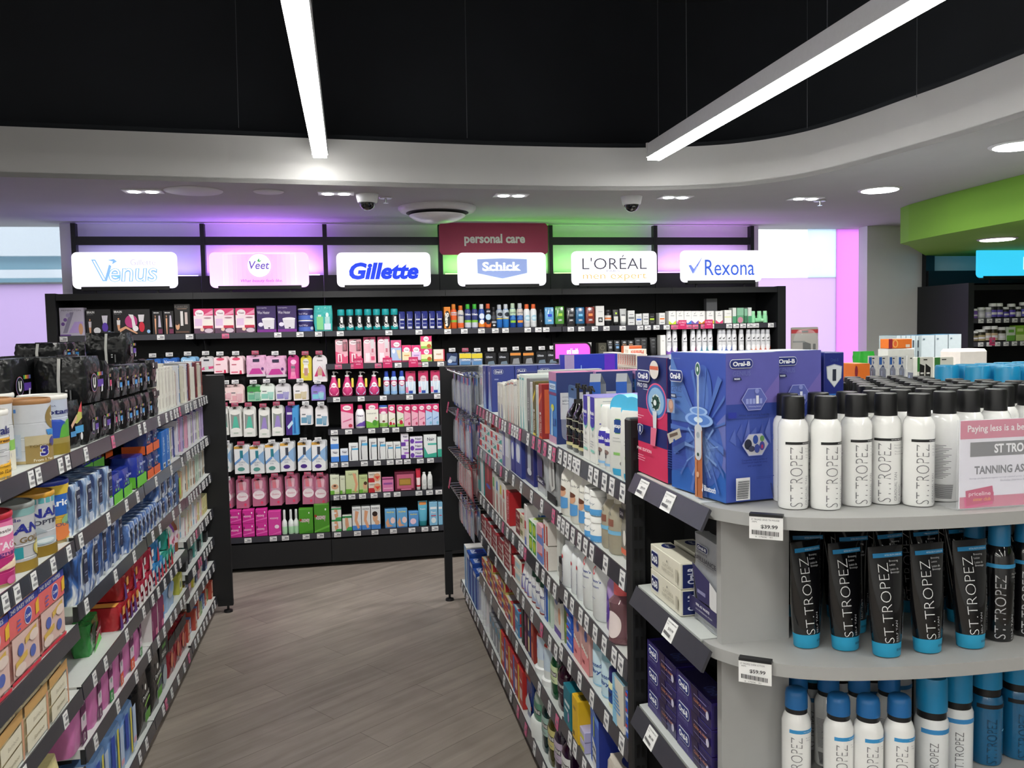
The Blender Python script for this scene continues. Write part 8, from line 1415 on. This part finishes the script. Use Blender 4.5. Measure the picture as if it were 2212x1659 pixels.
# middle sloping shelf: cream cartons and a silver pouch
def crm(w_, d, h):
    b = MB(); b.cbox(-w_ / 2, w_ / 2, -d / 2, d / 2, 0, h, '#dcd8c8', .001)
    b.art(pill(.16, .5, .26, .62, .5, '#16225c') + [('t', 'GUM CARE &', .62, .56, .34, .14, '#a8a494'), ('t', 'ENAMEL RESTORE', .62, .36, .4, .14, '#a8a494'), ('e', .6, .76, .015, .05, '#6a6a60'), ('r', .88, .2, .95, .7, '#b8b4a4')], BS(w_, d, h)); b.art([('r', .1, .05, .95, .95, '#16225c'), ('t', 'Oral-B', .52, .5, .4, .6, '#d8dcec', 90, .03)], BS(w_ * 1, d, h, 'R')); b.art([('e', .2, .6, .12, .3, '#16225c'), ('t', 'Oral-B', .2, .6, .15, .2, '#b8bccc', 0, .03)], BS(w_, d, h, 'T'))
    return proto('toothpaste_box', 'cream toothpaste carton with navy oval logo', 'box', b)
for t_ in range(2): put(crm(.165, .045, .052), .642, 1.607, 1.035 + t_ * .0525, -PI / 2, 'middle sloping shelf', 'y', t_)
for t_ in range(2): put(crm(.165, .045, .052), .70, 1.62, 1.035 + t_ * .0525, -PI / 2, 'middle sloping shelf back row', 'y', t_)
put(soft('whitening_pouch', 'large silver pouch with purple wedge picture', 'pouch', '#9fa2a8', pill(.45, .87, .4, .07, .5, '#1c2a5c') + [('t', '3DWHITE', .45, .815, .4, .025, '#4a4c58', 0, .01), ('t', 'BRILLIANCE', .58, .75, .76, .05, '#3a3c48', 0, .015), ('r', .3, .71, .9, .715, '#5a5c68'), ('p', [(.1, .66), (.75, .56), (.75, .3), (.3, .28)], '#33305c'), ('p', [(.1, .66), (.3, .28), (.22, .28)], '#15151c'), ('r', .3, .36, .6, .4, '#8a88b0'), ('p', [(.75, .56), (1, .5), (1, .2), (.75, .3)], '#d4d4d6'), ('r', 0, .12, 1, .28, '#322e5a'), ('t', '90% AS WHITE', .5, .22, .5, .03, '#e8e8f0', 0, .03), ('t', 'AS A PROFESSIONAL POLISH', .55, .17, .6, .018, '#c8c8d8', 0, .01), ('r', .2, .06, .9, .066, '#6a6c74')], gloss=.3, fin=False, bump=.25)(.125, .03, .178), .657, 1.455, 1.035, -PI / 2, 'middle sloping shelf', 'y')
def prp(w_, d, h):
    b = MB(); b.cbox(-w_ / 2, w_ / 2, -d / 2, d / 2, 0, h, M('#241a56', .25), .001)
    b.art([('p', [(0, 0), (.5, 0), (.42, 1), (0, 1)], '#33286e'), ('p', [(.42, 1), (.5, 0), (.7, 0), (.62, 1)], '#2c1e40')] + pill(.22, .62, .34, .5, .5, '#27347c') + [('t', '3DWHITE', .22, .26, .3, .14, '#6a68a0', 0, .01), ('t', 'CLINICAL WHITE', .74, .55, .4, .12, '#c8845c', 0, .01), ('r', .55, .74, .9, .77, '#8a84b0'), ('r', .55, .3, .9, .33, '#6a6498'), ('e', .93, .45, .04, .16, '#c8c4d8')], BS(w_, d, h)); b.art([('r', .1, .1, .9, .9, '#1a1440'), ('t', 'Oral-B', .5, .5, .3, .6, '#5a6ac0', 90, .03)], BS(w_, d, h, 'R')); b.art([('r', .1, .1, .9, .9, '#1c1640'), ('t', 'Oral-B', .7, .5, .25, .5, '#3a4480', 0, .03)], BS(w_, d, h, 'T'))
    return proto('toothpaste_box', 'dark purple whitening toothpaste carton', 'box', b)
for t_ in range(3):
    for i, y in enumerate((1.648, 1.478)): put(prp(.165, .05, .05), .65, y, .764 + t_ * .0505, -PI / 2, 'lower sloping shelf', 'y', t_)
# white tanning mousse cans on the top deck
def can_art(black=True): return [('r', .14, .735, .95, .765, '#1c1c1e'), ('t', 'NATURAL HEALTHY GLOW', .68, .75, .36, .014, '#d8d8da', 0, .01), ('t', 'ST.TROPEZ', .37, .37, .255, .68, '#707074', 90, -.02), ('t', 'GRADUAL TAN', .60, .21, .062, .33, '#85858a', 90, -.004), ('t', 'CLASSIC', .70, .13, .06, .2, '#95959a', 90, -.004), ('t', 'Everyday', .66, .685, .2, .02, '#a2a2a6'), ('t', 'Mousse', .645, .655, .17, .018, '#a2a2a6'), ('t', 'Mousse de', .665, .615, .2, .018, '#a2a2a6'), ('t', 'Bronzage', .66, .585, .19, .018, '#a2a2a6'), ('t', '200ml e 6.7 fl oz US 190g', .79, .15, .035, .28, '#a8a8ac', 90)]
BARS = [('r', .3, .04 + .008 * i, .62, .04 + .008 * i + (.003 if i % 3 else .005), '#55555a') for i in range(24)] + [('r', .3, .3 + .02 * i, .45 + .04 * (i % 4), .306 + .02 * i, '#6a6a70') for i in range(22)]
def mousse(w_, d, h):
    a = w_ / 2; hb = h * .8; P = [(0, a * .95, a * .95), (.004, a, a), (hb * .9, a, a), (hb * .95, a * .93, a * .93), (hb * .985, a * .8, a * .8), (hb, a * .72, a * .72)]
    b = MB(); b.loft(P, M('#e9e9e8', .18, coat=.5, name='white_gloss_can', noise=.01), 40)
    S0 = LS(P); b.art(can_art(), lambda u, v, e: S0(u, v * .9 / .9 * .98, e), 14); S1 = LS(P, back=True); b.art(BARS, lambda u, v, e: S1(u, v * .9, e), 8)
    q = MB(); ca_ = a * .745; q.loft([(hb - .004, ca_, ca_), (hb, ca_ * 1.0, ca_), (h - .006, ca_ * .98, ca_ * .98), (h - .001, ca_ * .93, ca_ * .93), (h, ca_ * .85, ca_ * .85)], M('#131315', .4, name='black_cap'), 36)
    return proto('mousse_can', 'white tanning mousse can with black cap', 'can', b, [('cap', q)])
mc = mousse(.051, .051, .193); zd = 1.286
front = [(1713, 1.327, .12), (1783, 1.307, .3), (1849, 1.318, .2), (1912, 1.318, -.25), (1983, 1.287, .05), (2038, 1.31, 2.6)]
for px, y, rz in front: put(mc, solve(px, None, 0, y=y, z=zd), y, zd, rz, DT, 'x', 0, 0)
fx = solve(2038, None, 0, y=1.31, z=zd)
for k in range(2): put(mc, fx + .056 * (k + 1), 1.32, zd, .4 * k, DT, 'x', 0, 0)
for x, y in ((.767, 1.381), (.825, 1.377), (.88, 1.374)): put(mc, x, y, zd, 1.2, DT, 'x', 0, 1)
for r_ in range(1, 9):
    y = 1.322 + r_ * .0535
    x = (.934 if r_ == 1 else .96 if r_ == 2 else 1.0) + (.0 if r_ % 2 else .028)
    while x < (1.34 if r_ < 5 else 1.30):
        put(mc, x + random.uniform(-.001, .001), y + random.uniform(-.001, .001) + (.006 if x > .99 else 0), zd, random.uniform(0, 6), DT, 'x', 0, r_)
        x += .0555
# large teal-capped foamers behind them
def teal(desc, body, capc, art_, coat=.5):
    def mk(w_, d, h):
        a = w_ / 2; hb = h * .62; P = [(0, a * .95, a * .95), (.004, a, a), (hb * .94, a, a), (hb, a * .9, a * .9)]; b = MB(); b.loft(P, M(body, .2, coat=coat), 30); b.art(art_, LS(P), 12)
        c = MB(); c.loft([(hb, a * .86, a * .86), (hb + h * .07, a * .86, a * .86)], '#141416', 28); q = MB(); k = a * .93; q.loft([(hb + h * .07, k, k), (h - .005, k * .98, k * .98), (h, k * .9, k * .9)], M(capc, .3, name='teal_cap'), 30)
        return proto('foamer_bottle', desc, 'bottle', b, [('collar', c), ('cap', q)])
    return mk
tf = teal('white foamer bottle with tall teal cap', '#e4e6e8', '#1c86b4', [('r', .1, .8, .9, .86, '#3a8ac8'), ('t', 'ST.TROPEZ', .35, .36, .16, .62, '#6a6a6e', 90, -.01)])(.056, .056, .215)
for r_ in range(3):
    for i in range(7):
        x = 1.36 + i * .062 + (.03 if r_ % 2 else 0)
        if x < 1.72 and not (r_ == 0 and x < 1.42): put(tf, x, 1.60 + r_ * .062 + i * .012, zd, random.uniform(-.4, .4), DT, 'x', 0, r_)
for i in range(3): put(tf, 1.40 + i * .066 + .0, 1.50 - .0 + i * .015, zd, .2, DT, 'x', 0, 3)
# black self-tan tubes on the middle deck
TBX = [('r', .1, .885, .97, .93, '#1f79ac'), ('t', 'NATURAL HEALTHY LOOKING SKIN', .68, .907, .5, .018, '#c8dcec', 0, .01), ('t', 'ST.TROPEZ', .34, .42, .29, .82, '#d8d8da', 90, -.02), ('t', 'SELF TAN', .605, .13, .07, .22, '#a8a8ac', 90), ('t', 'Bronzing', .66, .845, .27, .026, '#b8b8bc'), ('t', 'Lotion', .61, .81, .18, .022, '#b8b8bc'), ('t', 'Lotion de', .65, .765, .26, .024, '#b8b8bc'), ('t', 'Bronzage', .66, .73, .27, .026, '#b8b8bc'), ('t', '200ml 6.7 fl oz US e', .84, .17, .04, .26, '#9a9a9e', 90), ('t', 'DARK', .73, .09, .06, .11, '#2c2c30', 90)]
tt = tube('self_tan_tube', 'black self-tan tube with teal cap', 'tube', M('#0d0d10', .14, coat=.7, name='black_gloss_tube', noise=.02), TEALC, TBX, .13, flat=.76, n=32)
p = tt(.068, .042, .186); zm = 1.036
for px, y, rz, tl in [(1742, 1.332, .22, -.02), (1826, 1.305, .1, -.02), (1915, 1.262, .02, -.03), (2003, 1.262, .05, -.02), (2096, 1.262, .0, -.03)]: put(p, solve(px, None, 0, y=y, z=zm), y, zm, rz, DM, 'x', 0, 0, tl)
for r_ in (1, 2):
    for i in range(6): put(p, .80 + .075 * i + .02 * r_, 1.30 + .075 * r_ + (.03 if i == 0 else 0), zm, random.uniform(-.2, .2), DM, 'x', 0, r_, -.03)
MS = teal('black bronzing mist bottle with blue cap', '#101013', '#1f6f9c', [('r', .05, .74, .95, .79, '#3a94c8'), ('t', 'ST.TROPEZ', .35, .36, .22, .68, '#b8b8bc', 90, -.01), ('t', 'SELF TAN', .62, .15, .06, .26, '#98989c', 90), ('t', 'Bronzing', .66, .68, .2, .025, '#a0a0a4'), ('t', 'Mist', .6, .64, .1, .02, '#a0a0a4')])
def mist(w_, d, h):
    a = w_ / 2; hb = h * .84; P = [(0, a * .96, a * .96), (.004, a, a), (hb * .86, a, a), (hb * .95, a * .8, a * .8), (hb, a * .58, a * .58)]; b = MB(); b.loft(P, M('#0d0d10', .14, coat=.7, name='black_gloss_tube', noise=.02), 30)
    b.art([('r', .05, .76, .95, .8, '#3a94c8'), ('t', 'ST.TROPEZ', .35, .36, .22, .66, '#b8b8bc', 90, -.01), ('t', 'SELF TAN', .62, .15, .06, .26, '#98989c', 90), ('t', 'Bronzing', .68, .7, .2, .022, '#a0a0a4'), ('t', 'Mist', .63, .67, .1, .018, '#a0a0a4')], LS(P), 12)
    q = MB(); k = a * .72; q.loft([(hb - .004, k, k), (h - .005, k * .96, k * .96), (h, k * .84, k * .84)], M('#1f76a8', .35, name='blue_cap'), 28); return proto('mist_bottle', 'black bronzing mist can with blue cap', 'can', b, [('cap', q)])
pm = mist(.05, .05, .205)
for i in range(3):
    for r_ in range(2): put(pm, solve(2155, None, 0, y=1.285, z=zm) + .062 * i, 1.285 + .06 * r_ + .008 * i, zm, -.1, DM, 'x', 0, r_)
# white sprays and blue foamers on the lower deck
def wspray(w_, d, h):
    a = w_ / 2; hb = h * .76; P = [(0, a * .96, a * .96), (.004, a, a), (hb * .88, a, a), (hb * .96, a * .86, a * .86), (hb, a * .74, a * .74)]; b = MB(); b.loft(P, M('#e9e9e8', .18, coat=.5, name='white_gloss_can', noise=.01), 34)
    b.art([('r', .2, .76, .95, .81, '#3a92cc'), ('t', 'NATURAL HEALTHY', .68, .785, .34, .014, '#cfe4f4'), ('t', 'ST.TROPEZ', .36, .36, .24, .7, '#707074', 90, -.02), ('t', 'Bronzing', .66, .7, .2, .02, '#a0a0a4'), ('t', 'Mist', .62, .67, .1, .018, '#a0a0a4')], LS(P), 12); b.art(BARS, LS(P, back=True), 8)
    c = MB(); c.loft([(hb, a * .75, a * .75), (hb + h * .05, a * .75, a * .75)], '#17171a', 28); q = MB(); k = a * .78; q.loft([(hb + h * .05, k, k), (h - .01, k * .98, k * .98), (h - .003, k * .9, k * .9), (h, k * .72, k * .72)], M('#1f66a4', .4, name='blue_cap'), 30)
    return proto('tan_spray_can', 'white tanning spray can with blue cap', 'can', b, [('collar', c), ('cap', q)])
pw = wspray(.05, .05, .172); zl = .786
for px, y in [(1720, 1.335), (1811, 1.295), (1875, 1.278), (1942, 1.268)]: put(pw, solve(px, None, 0, y=y, z=.9), y, zl, random.uniform(-.1, .25), DB, 'x', 0, 0)
for i, (x, y) in enumerate([(.80, 1.405), (.852, 1.385), (.905, 1.37), (.96, 1.36)]): put(pw, x, y, zl, [2.8, 2.6, 3.0, 2.7][i], DB, 'x', 0, 1)
f1 = teal('white foamer bottle with glossy teal cap', '#e6e8ea', '#1c7fb0', [('r', .1, .8, .9, .87, '#3a8ac8'), ('t', 'ST.TROPEZ', .35, .36, .16, .62, '#6a6a6e', 90, -.01)])(.056, .056, .19)
for px, y in [(2012, 1.29), (2066, 1.315)]: put(f1, solve(px, None, 0, y=y, z=.9), y, zl, 0, DB, 'x', 0, 0)
for i in range(6): put(f1, .86 + .064 * i, 1.455 + (.012 if i % 2 else 0), zl + 0, 0, DB, 'x', 0, 1)
f2 = teal('solid blue foamer bottle with teal cap', '#17618e', '#1c7fb0', [('r', .1, .84, .9, .9, '#1a1a1e'), ('t', 'ST.TROPEZ', .4, .36, .2, .66, '#0e3a58', 90, -.01), ('r', .62, .5, .8, .52, '#6aa4c8')])(.056, .056, .205)
for px, y in [(2130, 1.33), (2197, 1.335)]:
    for r_ in range(2): put(f2, solve(px, None, 0, y=y, z=.9), y + r_ * .065, zl, 0, DB, 'x', 0, r_)
f3 = teal('dark-bodied foamer with tall blue cap', '#1a2a34', '#1c6f9c', [('r', .1, .84, .9, .9, '#3a94c8')])(.058, .058, .215)
for i in range(5): put(f3, .83 + .075 * i, 1.55, zl, 0, DB, 'x', 0, 2)
# vitamin jars
def vjar(desc, c, lab, lid='#e4e4e4'): return vessel('vitamin_jar', desc, 'jar', c, lid, [('r', 0, .1, 1, .7, lab), ('r', .2, .3, .7, .5, '#d8d4dc')], 'jar', .22, capname='lid')
VW = 'vitamin unit shelf'
for px, w_, h, c, lb, de in [(2104, .05, .075, '#6a4a9c', '#7a5aa8', 'small violet-labelled jar'), (2119, .055, .085, '#a8a8ac', '#c8c8cc', 'grey-labelled white jar'), (2134, .05, .085, '#a8a8ac', '#b8b4d0', 'grey-labelled white jar'), (2144, .06, .115, '#1c1c22', '#5a4ab0', 'tall dark jar with purple label'), (2157, .06, .115, '#1c1c22', '#5a4ab0', 'tall dark jar with purple label'), (2171, .055, .085, '#1c1c22', '#4a3aa0', 'dark jar with violet label'), (2184, .06, .11, '#1c1c22', '#4a34a8', 'tall dark jar with purple label'), (2198, .05, .085, '#1c1c22', '#c8c8d0', 'dark jar with pale label'), (2210, .06, .12, '#1c1c22', '#4a4ab0', 'tall dark jar with purple label')]:
    y = VY + .05; put(vjar(de, c, lb)(w_, w_, h), solve(px, None, 0, y=y, z=1.64), y, 1.628, 0, VW, 'x', 0, 0)
for px, w_, h, lb, de in [(2104, .06, .085, '#8a7c5a', 'brown jar with tan label'), (2117, .075, .095, '#a89a70', 'wide brown jar with tan label'), (2131, .065, .12, '#c8b8a0', 'tall dark jar with cream label'), (2145, .065, .12, '#c8b090', 'tall dark jar with cream label'), (2162, .065, .11, '#c8c8c4', 'tall dark jar with white label')]:
    y = VY + .05; put(vjar(de, '#2a2418', lb)(w_, w_, h), solve(px, None, 0, y=y, z=1.46), y, 1.447, 0, 'vitamin unit lower shelf', 'x', 0, 0)
for px, w_, h, c, c2, de in [(2178, .08, .11, '#c8d4c4', '#6aa840', 'white and green vitamin carton'), (2197, .09, .12, '#86b838', '#c8e090', 'lime green vitamin carton'), (2214, .05, .07, '#c4d0b8', '#86b838', 'small pale green vitamin carton')]:
    y = VY + .05; put(carton('vitamin_box', de, 'box', c, [('r', 0, 0, 1, .4, c2), ('r', .2, .6, .8, .8, c2)])(w_, .06, h), solve(px, None, 0, y=y, z=1.46), y, 1.447, 0, 'vitamin unit lower shelf', 'x', 0, 0)
# things on the gondola past the end display
_xl = 2.0
b = MB(); r = empty('gondola_bay', (2.0, 3.3, 0)); b.box(1.62, 3.3, 2.85, 4.1, 1.27, 1.3, SHELFT); obj('shelf', b, r); b = MB(); b.box(1.64, 3.28, 2.87, 4.08, .02, 1.27, BLACK2); obj('cabinet', b, r)
tag(r, 'low gondola of brush packs and grey cartons past the tanning display', 'shelving', 'gondola shelving bays')
GS = 'gondola past tanning display'; zg = 1.301
def at_px(mk, px0, px1, yt, y, w_d, where=GS, z=zg, rz=0, ht=None):
    x0, x1 = solve(px0, None, 0, y=y, z=1.45), solve(px1, None, 0, y=y, z=1.45); h = ht or solve(None, yt, 2, x=(x0 + x1) / 2, y=y) - z
    return put(mk((x1 - x0) * .97, w_d, h), (x0 + x1) / 2, y + w_d / 2, z, rz, where, 'x')
NBK = hanger('brush_pack', 'white card with navy interdental brushes', 'pack', '#c9c9c9', [('r', .06, .8, .35, .97, '#2a5aa0'), ('p', [(.45, .92), (.6, .84), (.5, .8)], '#3a4a80'), ('p', [(.1, .28), (.75, .28), (.75, .68), (.45, .8), (.1, .7)], '#27335e'), ('r', .2, .4, .4, .5, '#a8b8dc'), ('r', .28, .5, .34, .66, '#8a9cc8')], (.42, .5, .7, .5, .02, CLR), .1)
for a, b_ in [(1879, 1900), (1901, 1923), (1924, 1943), (1944, 1962)]: at_px(NBK, a, b_, 769, 2.95, .025)
at_px(hanger('brush_pack', 'white card with wide navy brush bundle', 'pack', '#cfcfcc', [('p', [(.05, .2), (.95, .25), (.9, .6), (.1, .62)], '#27335e'), ('r', .2, .35, .35, .55, '#8a9cc8')], (.5, .42, .9, .5, .02, CLR), .1), 1963, 1980, 769, 2.96, .025)
at_px(hanger('brush_pack', 'white card with two black handles, green edge', 'pack', '#d4d4cc', [('r', 0, .66, .16, 1, '#3a7a3c'), ('p', [(.12, .1), (.42, .05), (.45, .8), (.15, .85)], '#1a1a1a'), ('p', [(.5, .1), (.8, .05), (.85, .75), (.52, .85)], '#1a1a1a'), ('r', .2, .6, .4, .64, '#d8d8d4'), ('r', .58, .6, .78, .64, '#d8d8d4')], None, .1), 1981, 2016, 772, 2.93, .025)
at_px(hanger('brush_pack', 'plain white card with green edge', 'pack', '#d8d8d0', [('r', 0, .3, .3, 1, '#3a7a3c')], None, .1), 2018, 2060, 772, 3.0, .025)
OR_ = carton('plaster_box', 'orange carton with barcode', 'box', '#e0742a', [('r', .55, .3, .95, .6, '#d8d0c4'), ('e', .1, .8, .1, .15, '#8a2c3c')], T=[('r', 0, 0, 1, 1, '#e8a070')])
at_px(OR_, 1846, 1880, 786, 2.9, .12)
p = carton('plaster_box', 'long orange carton with sunburst', 'box', '#e0742a', [('r', 0, 0, .16, 1, '#8a2438'), ('e', .28, .5, .12, .42, '#f0b060'), ('e', .28, .5, .07, .3, '#d8602c'), ('r', .72, .1, .9, .4, '#d8d0c4')])
x0 = solve(1945, None, 0, y=3.3, z=1.5); put(p(.115, .06, .042), x0, 3.33, zg + .19, 0, GS, 'x'); put(carton('plaster_box', 'pale carton under the sunburst carton', 'box', '#d0d0cc')(.13, .07, .188), x0, 3.33, zg, 0, GS, 'x')
GRY = carton('filter_box', 'grey-white carton with blue top and dark base', 'box', '#b4bec4', [('r', 0, 0, 1, .42, '#8a9096'), ('r', .2, .3, .85, .37, '#2c3034'), ('r', .2, .04, .5, .2, '#a8aeb4'), ('r', .55, .04, .85, .2, '#a8aeb4'), ('r', .1, .9, .25, .93, '#5a6a78')], T=[('r', 0, 0, 1, 1, '#2f7fa8')])
at_px(GRY, 1990, 2019, 724, 3.7, .14, ht=None); at_px(GRY, 2020, 2048, 723, 3.7, .14); at_px(GRY, 2049, 2077, 722, 3.7, .14)
SLB = carton('filter_box', 'slim grey-white carton with dark print', 'box', '#b4c0c6', [('r', .3, .75, .7, .9, '#4a545c'), ('r', .3, .55, .7, .68, '#4a545c'), ('r', 0, .0, 1, .3, '#6a7078')], T=[('r', 0, 0, 1, 1, '#2f7fa8')])
for i in range(5): at_px(SLB, 1936 + i * 10.6, 1946 + i * 10.6, 725, 3.72, .14)
at_px(carton('towel_pack', 'white and rose soft pack', 'pack', '#e4dcd8', [('r', .16, .3, .36, .34, '#d87a84'), ('r', .16, .46, .36, .5, '#d87a84'), ('r', .42, .3, .8, .34, '#d87a84'), ('r', .42, .46, .8, .5, '#d87a84')], c=.012), 2068, 2137, 754, 3.2, .12)
at_px(soft('foil_packet', 'bright green foil packet', 'packet', '#2f9a34', gloss=.15, fin=False), 1855, 1892, 756, 3.6, .06)
at_px(hanger('trimmer_pack', 'clear-cased beard trimmer with black trimmer', 'pack', '#a8a29c', [('r', .0, .92, 1, .97, '#b03a40'), ('r', .05, .68, .28, .7, '#b84a4c'), ('r', .05, .42, .28, .44, '#b84a4c'), ('r', .05, .16, .28, .18, '#b84a4c'), ('p', [(.42, .82), (.72, .78), (.76, .1), (.46, .05)], '#1c1c1e'), ('r', .8, .1, .9, .78, '#26262a'), ('e', .58, .25, .1, .08, '#d8d8da'), ('r', .05, .8, .5, .82, '#6a6a6c')], (.5, .5, .96, .96, .03, CLR), .08), 1712, 1772, 707, 2.95, .03)
label_all()
dup = {k: v for k, v in LABELS.items() if len(v) > 1}
if dup: print('DUPLABELS', len(dup), list(dup)[:12])
bad = [k for k in LABELS if not 4 <= len(k.split()) <= 16]
if bad: print('BADLEN', len(bad), bad[:12])
print('THINGS', sum(len(v) for v in LABELS.values()), 'OBJS', len(bpy.data.objects))
